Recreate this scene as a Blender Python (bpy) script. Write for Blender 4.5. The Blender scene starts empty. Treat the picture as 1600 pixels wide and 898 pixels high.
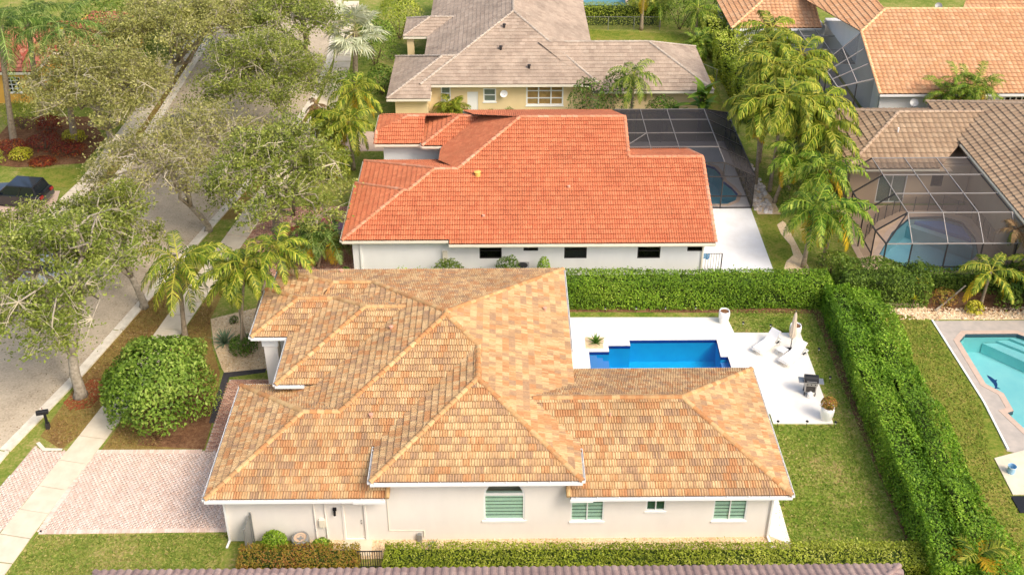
import bpy, bmesh, math, random
import numpy as np
from mathutils import Vector, Matrix
from mathutils.geometry import tessellate_polygon

random.seed(7); RNG = np.random.default_rng(11)
SC = bpy.context.scene; COL = SC.collection
PI = math.pi

# ---------------------------------------------------------------- camera, sky, sun, exposure
cam_d = bpy.data.cameras.new('camera'); cam = bpy.data.objects.new('camera', cam_d); COL.objects.link(cam)
cam_d.sensor_width = 36.0; cam_d.lens = 37.69; cam_d.shift_y = -0.1056
cam_d.clip_start = 0.5; cam_d.clip_end = 2000.0
cam.location = (0.0, 0.0, 38.0)
cam.rotation_euler = (math.radians(90.0 - 28.83), 0.0, math.radians(-0.57))
SC.camera = cam

SUN_EL = math.radians(47.0); SUN_AZ = math.radians(132.0)          # azimuth clockwise from +Y
to_sun = Vector((math.sin(SUN_AZ) * math.cos(SUN_EL), math.cos(SUN_AZ) * math.cos(SUN_EL), math.sin(SUN_EL)))
W = bpy.data.worlds.new('World'); SC.world = W; W.use_nodes = True
nt = W.node_tree; nt.nodes.clear()
wo = nt.nodes.new('ShaderNodeOutputWorld'); bg = nt.nodes.new('ShaderNodeBackground'); sky = nt.nodes.new('ShaderNodeTexSky')
sky.sky_type = 'NISHITA'; sky.sun_disc = False; sky.sun_elevation = SUN_EL; sky.sun_rotation = SUN_AZ
sky.air_density = 1.0; sky.dust_density = 4.0; sky.ozone_density = 0.6
bg.inputs['Strength'].default_value = 0.15
nt.links.new(sky.outputs[0], bg.inputs[0]); nt.links.new(bg.outputs[0], wo.inputs[0])
sun_d = bpy.data.lights.new('sun', 'SUN'); sun = bpy.data.objects.new('sun', sun_d); COL.objects.link(sun)
sun_d.energy = 1.12; sun_d.angle = math.radians(20.0); sun_d.color = (1.0, 0.94, 0.86)
sun.location = (30, -20, 60); sun.rotation_euler = to_sun.to_track_quat('Z', 'Y').to_euler()
SC.view_settings.view_transform = 'Standard'; SC.view_settings.look = 'None'
SC.view_settings.exposure = 0.80; SC.view_settings.gamma = 1.0; SC.view_settings.use_curve_mapping = False
SC.render.engine = 'CYCLES'; SC.cycles.use_denoising = True
SC.cycles.max_bounces = 6; SC.cycles.transparent_max_bounces = 16; SC.cycles.caustics_reflective = False; SC.cycles.caustics_refractive = False

# ---------------------------------------------------------------- materials
def lin(c):
    return tuple(((v / 255.0) / 12.92 if v <= 10 else (((v / 255.0) + 0.055) / 1.055) ** 2.4) for v in c)
def node(t, typ, x=0): return t.nodes.new(typ)
def base_mat(name, rough=0.7, spec=0.3):
    m = bpy.data.materials.new(name); m.use_nodes = True
    b = m.node_tree.nodes['Principled BSDF']; b.inputs['Roughness'].default_value = rough; b.inputs['Specular IOR Level'].default_value = spec
    return m, m.node_tree, b
def ramp_node(t, cols, interp='LINEAR'):
    r = t.nodes.new('ShaderNodeValToRGB'); e = r.color_ramp; e.interpolation = interp
    n = len(cols)
    while len(e.elements) < n: e.elements.new(0.5)
    for i, c in enumerate(cols):
        e.elements[i].position = (i / n) if interp == 'CONSTANT' else i / max(1, n - 1)
        e.elements[i].color = (*c, 1)
    return r
def noise_node(t, scale, detail=4, rough=0.6, vec=None):
    n = t.nodes.new('ShaderNodeTexNoise'); n.inputs['Scale'].default_value = scale; n.inputs['Detail'].default_value = detail; n.inputs['Roughness'].default_value = rough
    if vec is not None: t.links.new(vec, n.inputs['Vector'])
    return n
def add_bump(t, b, height, strength, dist=0.02):
    bp = t.nodes.new('ShaderNodeBump'); bp.inputs['Strength'].default_value = strength; bp.inputs['Distance'].default_value = dist
    t.links.new(height, bp.inputs['Height']); t.links.new(bp.outputs[0], b.inputs['Normal'])
def coords(t):
    return t.nodes.new('ShaderNodeTexCoord').outputs['Object']
def mix_rgb(t, fac, a, b, mode='MIX'):
    m = t.nodes.new('ShaderNodeMix'); m.data_type = 'RGBA'; m.blend_type = mode
    for s, v in ((m.inputs[0], fac), (m.inputs[6], a), (m.inputs[7], b)):
        if hasattr(v, 'links'): t.links.new(v, s)
        elif isinstance(v, (int, float)): s.default_value = v
        else: s.default_value = (*v, 1)
    return m.outputs[2]
def mat(name, rgb, rough=0.7, var=0.0, scale=3.0, rgb2=None, bump=0.0, bscale=40.0, metal=0.0, spec=0.3, detail=5):
    """plain surface: rgb in display values, optional second colour spread by noise, optional fine relief"""
    m, t, b = base_mat(name, rough, spec); c = lin(rgb); b.inputs['Metallic'].default_value = metal
    if rgb2 is None and var == 0 and bump == 0:
        b.inputs['Base Color'].default_value = (*c, 1); return m
    v = coords(t)
    if name.startswith('wall'):                                # faint run-down streaks on stucco
        mp = t.nodes.new('ShaderNodeMapping'); mp.inputs['Scale'].default_value = (1.6, 1.6, .6); t.links.new(v, mp.inputs['Vector']); v = mp.outputs[0]
    c2 = lin(rgb2) if rgb2 else tuple(x * (1 - var) for x in c)
    n = noise_node(t, scale, detail, 0.62, v)
    r = t.nodes.new('ShaderNodeMapRange'); r.inputs[1].default_value = 0.36; r.inputs[2].default_value = 0.66; t.links.new(n.outputs[0], r.inputs[0])
    t.links.new(mix_rgb(t, r.outputs[0], c, c2), b.inputs['Base Color'])
    if bump: add_bump(t, b, noise_node(t, bscale, 3, 0.6, v).outputs[0], bump)
    return m
def mat_multi(name, cols, rough=0.9, scales=(0.25, 1.6, 14.0), bump=0.5, bscale=30.0, spec=0.15):
    """ground: three noises pick along a ramp of real ground colours"""
    m, t, b = base_mat(name, rough, spec); v = coords(t)
    ns = [noise_node(t, s, 4, 0.6, v).outputs[0] for s in scales]
    acc = None
    for w, n in zip((0.30, 0.30, 0.40), ns):
        k = t.nodes.new('ShaderNodeMath'); k.operation = 'MULTIPLY'; k.inputs[1].default_value = w; t.links.new(n, k.inputs[0])
        if acc is None: acc = k.outputs[0]
        else:
            a = t.nodes.new('ShaderNodeMath'); a.operation = 'ADD'; t.links.new(acc, a.inputs[0]); t.links.new(k.outputs[0], a.inputs[1]); acc = a.outputs[0]
    r = t.nodes.new('ShaderNodeMapRange'); r.inputs[1].default_value = 0.40; r.inputs[2].default_value = 0.60; t.links.new(acc, r.inputs[0])
    rp = ramp_node(t, [lin(c) for c in cols]); t.links.new(r.outputs[0], rp.inputs[0])
    t.links.new(rp.outputs[0], b.inputs['Base Color'])
    if bump: add_bump(t, b, ns[2], bump, 0.03)
    return m
def mat_rnd(name, cols, source='attr', rough=0.75, spec=0.25, interp='CONSTANT', transl=0.0, jitter=0.0, nscale=6.0, namt=0.25, objvar=0.0, wear=0.0):
    """piece colour: each piece (face attribute rnd, or the object's own random) picks its colour; fine noise on top"""
    m, t, b = base_mat(name, rough, spec)
    if source == 'attr':
        a = t.nodes.new('ShaderNodeAttribute'); a.attribute_name = 'rnd'; f = a.outputs['Fac']
    else:
        a = t.nodes.new('ShaderNodeAttribute'); a.attribute_name = 'rnd'; ad = t.nodes.new('ShaderNodeMath'); ad.operation = 'ADD'
        t.links.new(t.nodes.new('ShaderNodeObjectInfo').outputs['Random'], ad.inputs[0]); t.links.new(a.outputs['Fac'], ad.inputs[1])
        pp = t.nodes.new('ShaderNodeMath'); pp.operation = 'PINGPONG'; pp.inputs[1].default_value = 1.0; t.links.new(ad.outputs[0], pp.inputs[0]); f = pp.outputs[0]
    r = ramp_node(t, [lin(c) for c in cols], interp); t.links.new(f, r.inputs[0]); col = r.outputs[0]
    if namt:
        n = noise_node(t, nscale, 3, 0.6, coords(t))
        mr = t.nodes.new('ShaderNodeMapRange'); mr.inputs[1].default_value = 0.3; mr.inputs[2].default_value = 0.7
        mr.inputs[3].default_value = 1 - namt; mr.inputs[4].default_value = 1 + namt; t.links.new(n.outputs[0], mr.inputs[0])
        cc = t.nodes.new('ShaderNodeCombineColor'); [t.links.new(mr.outputs[0], cc.inputs[i]) for i in range(3)]
        col = mix_rgb(t, 1.0, col, cc.outputs[0], 'MULTIPLY')
    if wear:                                                   # broad weathering, the same on every side of the roof
        nw = noise_node(t, .45, 5, .65, t.nodes.new('ShaderNodeNewGeometry').outputs['Position']); mw = t.nodes.new('ShaderNodeMapRange'); mw.inputs[1].default_value = .42; mw.inputs[2].default_value = .70; mw.inputs[3].default_value = 1.0; mw.inputs[4].default_value = 1 - wear
        t.links.new(nw.outputs[0], mw.inputs[0]); cw = t.nodes.new('ShaderNodeCombineColor'); [t.links.new(mw.outputs[0], cw.inputs[i]) for i in range(3)]; col = mix_rgb(t, 1.0, col, cw.outputs[0], 'MULTIPLY')
    if objvar:
        oi = t.nodes.new('ShaderNodeObjectInfo'); h = t.nodes.new('ShaderNodeHueSaturation')
        mr = t.nodes.new('ShaderNodeMapRange'); mr.inputs[3].default_value = 1 - objvar; mr.inputs[4].default_value = 1 + objvar
        t.links.new(oi.outputs['Random'], mr.inputs[0]); t.links.new(mr.outputs[0], h.inputs['Value'])
        mh = t.nodes.new('ShaderNodeMapRange'); mh.inputs[3].default_value = 0.5 - objvar * 0.06; mh.inputs[4].default_value = 0.5 + objvar * 0.06
        t.links.new(oi.outputs['Random'], mh.inputs[0]); t.links.new(mh.outputs[0], h.inputs['Hue'])
        t.links.new(col, h.inputs['Color']); col = h.outputs[0]
    t.links.new(col, b.inputs['Base Color'])
    if transl:
        tr = t.nodes.new('ShaderNodeBsdfTranslucent'); t.links.new(col, tr.inputs[0])
        mx = t.nodes.new('ShaderNodeMixShader'); mx.inputs[0].default_value = transl
        t.links.new(b.outputs[0], mx.inputs[1]); t.links.new(tr.outputs[0], mx.inputs[2])
        t.links.new(mx.outputs[0], t.nodes['Material Output'].inputs[0])
    return m
def mat_screen(name, rgb, cover):
    """insect screen: a weave that covers part of the view, the rest is open"""
    m = bpy.data.materials.new(name); m.use_nodes = True; t = m.node_tree; t.nodes.clear()
    o = t.nodes.new('ShaderNodeOutputMaterial'); d = t.nodes.new('ShaderNodeBsdfDiffuse'); d.inputs[0].default_value = (*lin(rgb), 1)
    tr = t.nodes.new('ShaderNodeBsdfTransparent'); mx = t.nodes.new('ShaderNodeMixShader'); mx.inputs[0].default_value = cover
    t.links.new(tr.outputs[0], mx.inputs[1]); t.links.new(d.outputs[0], mx.inputs[2]); t.links.new(mx.outputs[0], o.inputs[0])
    return m
def mat_water(name, tint, ripple=0.3):
    m = bpy.data.materials.new(name); m.use_nodes = True; t = m.node_tree; t.nodes.clear()
    o = t.nodes.new('ShaderNodeOutputMaterial'); g = t.nodes.new('ShaderNodeBsdfGlossy'); g.inputs['Roughness'].default_value = 0.06
    tr = t.nodes.new('ShaderNodeBsdfTransparent'); tr.inputs[0].default_value = (*tint, 1)
    fr = t.nodes.new('ShaderNodeFresnel'); fr.inputs[0].default_value = 1.33
    bp = t.nodes.new('ShaderNodeBump'); bp.inputs['Strength'].default_value = ripple; bp.inputs['Distance'].default_value = 0.05
    n = noise_node(t, 2.2, 3, 0.5, coords(t)); t.links.new(n.outputs[0], bp.inputs['Height'])
    t.links.new(bp.outputs[0], g.inputs['Normal']); t.links.new(bp.outputs[0], fr.inputs['Normal'])
    mx = t.nodes.new('ShaderNodeMixShader'); t.links.new(fr.outputs[0], mx.inputs[0]); t.links.new(tr.outputs[0], mx.inputs[1]); t.links.new(g.outputs[0], mx.inputs[2])
    t.links.new(mx.outputs[0], o.inputs[0]); return m
def mat_glass(name, tint):
    m = bpy.data.materials.new(name); m.use_nodes = True; t = m.node_tree; t.nodes.clear()
    o = t.nodes.new('ShaderNodeOutputMaterial'); g = t.nodes.new('ShaderNodeBsdfGlossy'); g.inputs['Roughness'].default_value = 0.03
    tr = t.nodes.new('ShaderNodeBsdfTransparent'); tr.inputs[0].default_value = (*tint, 1)
    fr = t.nodes.new('ShaderNodeLayerWeight'); fr.inputs[0].default_value = .12
    mx = t.nodes.new('ShaderNodeMixShader'); t.links.new(fr.outputs['Facing'], mx.inputs[0]); t.links.new(tr.outputs[0], mx.inputs[1]); t.links.new(g.outputs[0], mx.inputs[2])
    t.links.new(mx.outputs[0], o.inputs[0]); return m

# ---------------------------------------------------------------- mesh helpers
def wloc(o):
    v = Vector((0, 0, 0))
    while o is not None: v += o.location; o = o.parent
    return v
def tag(o, label=None, cat=None, group=None, kind=None):
    if label: o['label'] = label
    if cat: o['category'] = cat
    if group: o['group'] = group
    if kind: o['kind'] = kind
    return o
def empty(name, loc=(0, 0, 0), rz=0.0, label=None, cat=None, group=None, scale=None):
    o = bpy.data.objects.new(name, None); COL.objects.link(o); o.location = loc; o.rotation_euler = (0, 0, rz); o.empty_display_size = 0.2
    if scale: o.scale = (scale,) * 3
    return tag(o, label, cat, group)
def link_mesh(name, me, parent=None, loc=(0, 0, 0), rot=None, scale=None):
    o = bpy.data.objects.new(name, me); COL.objects.link(o); o.parent = parent; o.location = loc
    if rot is not None: o.rotation_euler = rot
    if scale is not None: o.scale = (scale,) * 3 if isinstance(scale, (int, float)) else scale
    return o
def np_mesh(name, V, F, m=None, rnd=None, smooth=False):
    """V (n,3) floats, F (k,4) or (k,3) ints"""
    me = bpy.data.meshes.new(name); V = np.asarray(V, np.float32); F = np.asarray(F, np.int32); k, c = F.shape
    me.vertices.add(len(V)); me.vertices.foreach_set('co', V.ravel())
    me.loops.add(k * c); me.loops.foreach_set('vertex_index', F.ravel())
    me.polygons.add(k); me.polygons.foreach_set('loop_start', np.arange(0, k * c, c, dtype=np.int32))
    me.polygons.foreach_set('loop_total', np.full(k, c, np.int32)) if False else None
    if smooth: me.polygons.foreach_set('use_smooth', np.ones(k, bool))
    if rnd is not None:
        a = me.attributes.new('rnd', 'FLOAT', 'FACE'); a.data.foreach_set('value', np.asarray(rnd, np.float32))
    if m: me.materials.append(m)
    me.update(calc_edges=True); me.validate(); return me
class MB:
    def __init__(s): s.v = []; s.f = []; s.r = []; s.cur = 0.5
    def add(s, vs, fs):
        o = len(s.v); s.v += [tuple(p) for p in vs]
        for f in fs: s.f.append(tuple(i + o for i in f)); s.r.append(s.cur)
        return s
    def box(s, x0, y0, z0, x1, y1, z1):
        return s.add([(x0, y0, z0), (x1, y0, z0), (x1, y1, z0), (x0, y1, z0), (x0, y0, z1), (x1, y0, z1), (x1, y1, z1), (x0, y1, z1)],
                     [(3, 2, 1, 0), (4, 5, 6, 7), (0, 1, 5, 4), (1, 2, 6, 5), (2, 3, 7, 6), (3, 0, 4, 7)])
    def bar(s, p, q, w, h=None, up=(0, 0, 1)):
        p = Vector(p); q = Vector(q); d = (q - p); h = h or w
        if d.length < 1e-6: return s
        d.normalize(); u = Vector(up)
        if abs(d.dot(u)) > 0.98: u = Vector((0, 1, 0))
        a = d.cross(u).normalized() * (w / 2); b = a.cross(d).normalized() * (h / 2)
        return s.add([p - a - b, p + a - b, p + a + b, p - a + b, q - a - b, q + a - b, q + a + b, q - a + b],
                     [(0, 1, 2, 3), (7, 6, 5, 4), (0, 4, 5, 1), (1, 5, 6, 2), (2, 6, 7, 3), (3, 7, 4, 0)])
    def tube(s, pts, rad, n=8, cap=True):
        pts = [Vector(p) for p in pts]; k = len(pts); vs = []
        if isinstance(rad, (int, float)): rad = [rad] * k
        ref = None
        for i, p in enumerate(pts):
            d = (pts[min(i + 1, k - 1)] - pts[max(i - 1, 0)])
            d = d.normalized() if d.length > 1e-9 else Vector((0, 0, 1))
            if ref is None: ref = Vector((1, 0, 0)) if abs(d.x) < 0.9 else Vector((0, 1, 0))
            a = d.cross(ref).normalized(); b = d.cross(a).normalized(); ref = b.cross(d) if False else ref
            for j in range(n):
                t = 2 * PI * j / n; vs.append(p + (a * math.cos(t) + b * math.sin(t)) * rad[i])
        fs = [(i * n + j, i * n + (j + 1) % n, (i + 1) * n + (j + 1) % n, (i + 1) * n + j) for i in range(k - 1) for j in range(n)]
        if cap: fs += [tuple(reversed(range(n))), tuple((k - 1) * n + j for j in range(n))]
        return s.add(vs, fs)
    def lathe(s, prof, n=16, c=(0, 0, 0)):
        vs = [(c[0] + r * math.cos(2 * PI * j / n), c[1] + r * math.sin(2 * PI * j / n), c[2] + z) for r, z in prof for j in range(n)]
        fs = [(i * n + j, i * n + (j + 1) % n, (i + 1) * n + (j + 1) % n, (i + 1) * n + j) for i in range(len(prof) - 1) for j in range(n)]
        return s.add(vs, fs)
    def prism(s, poly, z0, z1):
        n = len(poly); a = sum(poly[i][0] * poly[(i + 1) % n][1] - poly[(i + 1) % n][0] * poly[i][1] for i in range(n))
        if a < 0: poly = poly[::-1]
        vs = [(x, y, z0) for x, y in poly] + [(x, y, z1) for x, y in poly]
        tri = tessellate_polygon([[Vector((x, y, 0)) for x, y in poly]]); fs = []
        for t in tri:
            (ax, ay), (bx_, by_), (cx_, cy_) = (poly[i] for i in t)
            t = t if (bx_ - ax) * (cy_ - ay) - (cx_ - ax) * (by_ - ay) > 0 else t[::-1]
            fs.append(tuple(i + n for i in t)); fs.append(tuple(reversed(t)))
        fs += [(i, (i + 1) % n, (i + 1) % n + n, i + n) for i in range(n)]
        return s.add(vs, fs)
    def sheet(s, loops, z):
        """flat polygon with holes"""
        flat = [p for l in loops for p in l]
        tri = tessellate_polygon([[Vector((x, y, 0)) for x, y in l] for l in loops]); fs = []
        for t in tri:
            (ax, ay), (bx_, by_), (cx_, cy_) = (flat[i] for i in t)
            fs.append(tuple(t) if (bx_ - ax) * (cy_ - ay) - (cx_ - ax) * (by_ - ay) > 0 else tuple(t[::-1]))
        return s.add([(x, y, z) for x, y in flat], fs)
    def build(s, name, m, parent=None, local=False, smooth=False, bevel=0.0):
        off = Vector((0, 0, 0)) if local else wloc(parent)
        me = bpy.data.meshes.new(name); me.from_pydata([(p[0] - off.x, p[1] - off.y, p[2] - off.z) for p in s.v], [], s.f)
        if len(set(s.r)) > 1:
            a = me.attributes.new('rnd', 'FLOAT', 'FACE'); a.data.foreach_set('value', np.asarray(s.r, np.float32))
        me.materials.append(m)
        if smooth: me.polygons.foreach_set('use_smooth', [True] * len(me.polygons))
        me.update(); o = link_mesh(name, me, parent)
        if bevel:
            md = o.modifiers.new('bevel', 'BEVEL'); md.width = bevel; md.segments = 2; md.limit_method = 'ANGLE'
        return o
def copy_tree(o, parent=None):
    c = o.copy(); COL.objects.link(c); c.parent = parent
    for ch in o.children: copy_tree(ch, c)
    return c
def struct(o): o['kind'] = 'structure'; return o
def inpoly(x, y, poly):
    r = False; j = len(poly) - 1
    for i in range(len(poly)):
        xi, yi = poly[i]; xj, yj = poly[j]
        if (yi > y) != (yj > y) and x < (xj - xi) * (y - yi) / (yj - yi) + xi: r = not r
        j = i
    return r

# ---------------------------------------------------------------- leaves
def leaf_quads(C, Nn, size, rng, aspect=0.5):
    n = len(C); T = rng.normal(size=(n, 3)); T -= (T * Nn).sum(1, keepdims=True) * Nn; T /= np.linalg.norm(T, axis=1, keepdims=True) + 1e-9
    B = np.cross(Nn, T); s = size * rng.uniform(0.65, 1.3, (n, 1))
    V = np.stack([C - T * s * 0.5, C + B * s * aspect * 0.5 + Nn * s * 0.06, C + T * s * 0.5 - Nn * s * 0.08, C - B * s * aspect * 0.5 + Nn * s * 0.06], 1).reshape(-1, 3)
    return V, np.arange(4 * n).reshape(-1, 4)
def norm(a): return a / (np.linalg.norm(a, axis=1, keepdims=True) + 1e-9)
def lumps(x, y, z, seed):
    r = np.random.default_rng(seed); o = 0
    for k, a in ((0.9, 1.0), (1.7, 0.6), (3.1, 0.4)):
        p = r.uniform(0, 6.28, 3); d = r.normal(size=(2, 3)); d /= np.linalg.norm(d, axis=1, keepdims=True)
        for e in d: o = o + a * np.sin(k * 1.6 * (x * e[0] + y * e[1] + z * e[2]) + p[0])
    return o / 2.6
def hedge(label, p, q, hw, h, m, seed=1, rough=0.12, leaf=0.13, dens=150, group=None, cat='hedge', core='stem', hvar=0.0, name='hedge'):
    rng = np.random.default_rng(seed); p = np.array(p, float); q = np.array(q, float); L = np.linalg.norm(q - p); d = (q - p) / L; s2 = np.array([-d[1], d[0]])
    root = empty(name, (*((p + q) / 2), 0), 0, label, cat, group)
    per = 2 * h + 2 * hw; n = int((L * per + 4 * hw * h) * dens); t = rng.uniform(0, per, n); a = rng.uniform(0, L, n)
    side = np.where(t < h, -1, np.where(t > h + 2 * hw, 1, 0)); cr = np.where(side == 0, t - h - hw, side * hw); z = np.where(side == -1, t, np.where(side == 1, per - t, h))
    Nn = np.zeros((n, 3)); Nn[:, 0] = s2[0] * side; Nn[:, 1] = s2[1] * side; Nn[:, 2] = (side == 0)
    # end faces
    e = rng.uniform(0, 1, n) < (4 * hw * h) / (L * per + 4 * hw * h); es = np.where(rng.uniform(0, 1, n) < .5, 0, L)
    cr = np.where(e, rng.uniform(-hw, hw, n), cr); z = np.where(e, rng.uniform(0, h, n), z); a = np.where(e, es, a)
    Nn[e] = 0; Nn[e, 0] = d[0] * np.where(es[e] > 0, 1, -1); Nn[e, 1] = d[1] * np.where(es[e] > 0, 1, -1)
    P = np.stack([p[0] + d[0] * a + s2[0] * cr, p[1] + d[1] * a + s2[1] * cr, z], 1)
    lp = lumps(P[:, 0], P[:, 1], P[:, 2], seed)
    P += Nn * (rough * lp + rng.normal(0, 0.04, n) - np.abs(rng.normal(0, 0.07, n)))[:, None]
    P[:, 2] += (rng.uniform(0, 1, n) < .05) * (side == 0) * rng.uniform(0, .28, n)
    if hvar: P[:, 2] *= 1 + hvar * np.sin(a * 0.9 + seed) * 0.5 + hvar * 0.5 * np.sin(a * 2.3 + 2)
    Nn = norm(Nn * 0.9 + rng.normal(0, 0.62, (n, 3)) + np.array([0, 0, 0.35])); P[:, 2] = np.maximum(P[:, 2], 0.03)
    keep = rng.uniform(0, 1, n) < np.clip(1.35 + lumps(P[:, 0] * 2.3, P[:, 1] * 2.3, P[:, 2] * 2.3, seed + 9), .25, 1); P = P[keep]; Nn = Nn[keep]; lp = lp[keep]; n = len(P); hue = lumps(P[:, 0] * .5, P[:, 1] * .5, P[:, 2] * .3, seed + 5)
    off = np.array(root.location); V, F = leaf_quads(P - off, Nn, leaf, rng)
    rn = np.clip(0.46 + 0.2 * lp + .16 * hue + rng.normal(0, 0.2, n), 0, 0.999)
    o = link_mesh('foliage', np_mesh('foliage', V, F, m, rn), root); o['kind'] = 'stuff'
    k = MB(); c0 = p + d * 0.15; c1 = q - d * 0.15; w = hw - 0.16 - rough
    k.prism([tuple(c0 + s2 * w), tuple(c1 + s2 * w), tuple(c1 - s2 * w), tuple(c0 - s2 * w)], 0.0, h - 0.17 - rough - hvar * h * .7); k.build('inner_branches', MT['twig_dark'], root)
    return root
def bush(label, c, r, m, seed=1, leaf=0.13, n=2500, cat='shrub', group=None, rough=0.14, name='shrub', fill=0.25, base=0.0):
    rng = np.random.default_rng(seed); root = empty(name, (c[0], c[1], 0), 0, label, cat, group); r = np.array(r, float)
    D = norm(rng.normal(size=(n, 3))); D[:, 2] = np.where(D[:, 2] < -0.35, -D[:, 2], D[:, 2])
    rad = 1 + rough * (.6 * lumps(D[:, 0] * 2.2, D[:, 1] * 2.2, D[:, 2] * 2.2, seed) + .6 * lumps(D[:, 0] * 5, D[:, 1] * 5, D[:, 2] * 5, seed + 3)) - np.abs(rng.normal(0, 0.09, n)) - (rng.uniform(0, 1, n) < fill) * rng.uniform(0, .3, n)
    P = D * rad[:, None] * r + np.array([0, 0, base + r[2] * 0.62]); P[:, 2] = np.maximum(P[:, 2], 0.03)
    if n > 5000:
        kp = rng.uniform(0, 1, n) < np.clip(1.3 + 1.1 * lumps(P[:, 0] * 1.3, P[:, 1] * 1.3, P[:, 2] * 1.3, seed + 9), .2, 1); P = P[kp]; D = D[kp]; rad = rad[kp]; n = len(P)
    Nn = norm(D / r * r.mean() + rng.normal(0, 0.6, (n, 3)) + np.array([0, 0, .3])); V, F = leaf_quads(P, Nn, leaf, rng)
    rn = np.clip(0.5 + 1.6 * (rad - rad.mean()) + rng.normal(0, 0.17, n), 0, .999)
    o = link_mesh('foliage', np_mesh('foliage', V, F, m, rn), root); o['kind'] = 'stuff'
    k = MB()
    for j in range(5):
        a = 2 * PI * j / 5 + seed; k.tube([(0.05 * math.cos(a), 0.05 * math.sin(a), 0), (r[0] * .3 * math.cos(a), r[1] * .3 * math.sin(a), base + r[2] * .5), (r[0] * .6 * math.cos(a), r[1] * .6 * math.sin(a), base + r[2] * .9)], [.05, .035, .012], 5)
    k.build('stem', MT['bark'], root, local=True)
    return root
def oak(label, base, cr, R, seed, m, n_leaf=9000, tips=260, leaf=0.15, trunk_r=0.24, group=None, spread=0.42, name='oak_tree', fork=0.36):
    """base (x,y), crown centre cr (x,y,z), crown radii R"""
    rng = np.random.default_rng(seed); root = empty(name, (base[0], base[1], 0), 0, label, 'tree', group)
    c = np.array([cr[0] - base[0], cr[1] - base[1], cr[2]]); R = np.array(R, float)
    nl = 13; ga = np.arange(nl) * 2.39996 + seed; rr = np.sqrt((np.arange(nl) + .6) / nl)
    lobes = c + np.stack([np.cos(ga) * rr * .86, np.sin(ga) * rr * .86, (1 - rr ** 2) * .75 - .25 + rng.normal(0, .16, nl)], 1) * R; lr = R.mean() * rng.uniform(.24, .46, nl)
    li = rng.choice(nl, tips, p=lr ** 2 / (lr ** 2).sum()); D = norm(rng.normal(size=(tips, 3)) + np.array([0, 0, .25]))
    T = lobes[li] + D * lr[li][:, None] * np.array([1.15, 1.15, .72]) * rng.uniform(.1, 1.15, (tips, 1)) ** .5
    L2 = np.concatenate([lobes, lobes[rng.integers(0, nl, 22)] + rng.normal(0, .5, (22, 3)) * R * .35]); k1 = 7
    L1 = c + norm(rng.normal(size=(k1, 3)) + np.array([0, 0, -.2])) * R * .33
    f = np.array([c[0] * .3, c[1] * .3, cr[2] * fork])
    def wob(a, b, k=3, w=.08):
        a = np.array(a); b = np.array(b); l = np.linalg.norm(b - a); return [a + (b - a) * t + (rng.normal(0, w * l, 3) if 0 < t < 1 else 0) for t in np.linspace(0, 1, k + 1)]
    tk = MB(); tk.tube([(0, 0, -.05), (0.02, 0, .25), *wob((.03, 0, .4), f, 2, .04)], [trunk_r * 1.5, trunk_r * 1.1, trunk_r, trunk_r * .92, trunk_r * .8], 10); tk.build('trunk', MT['bark_pale'], root, local=True, smooth=True)
    lb = MB()
    for a in L1: lb.tube(wob(f, a), [trunk_r * .62, trunk_r * .5, trunk_r * .42, trunk_r * .34], 6)
    for a in L2:
        j = L1[np.argmin(np.linalg.norm(L1 - a, axis=1))]; lb.tube(wob(j, a, 3, .1), [trunk_r * .34, trunk_r * .26, trunk_r * .2, trunk_r * .14], 5)
    lb.build('limb', MT['bark_pale'], root, local=True, smooth=True)
    tw = MB()
    for a in T:
        j = L2[np.argmin(np.linalg.norm(L2 - a, axis=1))]; tw.tube(wob(j, a, 2, .12), [.035, .024, .010], 3, False)
        for q in range(1):
            e = a + rng.normal(0, .45, 3); tw.tube([a * .7 + j * .3, e], [.02, .008], 3, False)
    o = tw.build('twig', MT['twig'], root, local=True); o['kind'] = 'stuff'
    per = n_leaf // tips; P = np.repeat(T, per, 0) + rng.normal(0, 1, (tips * per, 3)) * np.repeat(rng.uniform(.5, 1.25, tips) * spread, per)[:, None] * np.array([1, 1, .5]); n = len(P)
    Nn = norm(rng.normal(0, .7, (n, 3)) + np.array([0, 0, .7])); V, F = leaf_quads(P, Nn, leaf, rng, .55)
    rn = np.clip(np.repeat(rng.uniform(.15, .8, tips), per) + rng.normal(0, .16, n), 0, .999)
    o = link_mesh('crown', np_mesh('crown', V, F, m, rn), root); o['kind'] = 'stuff'
    return root

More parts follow.
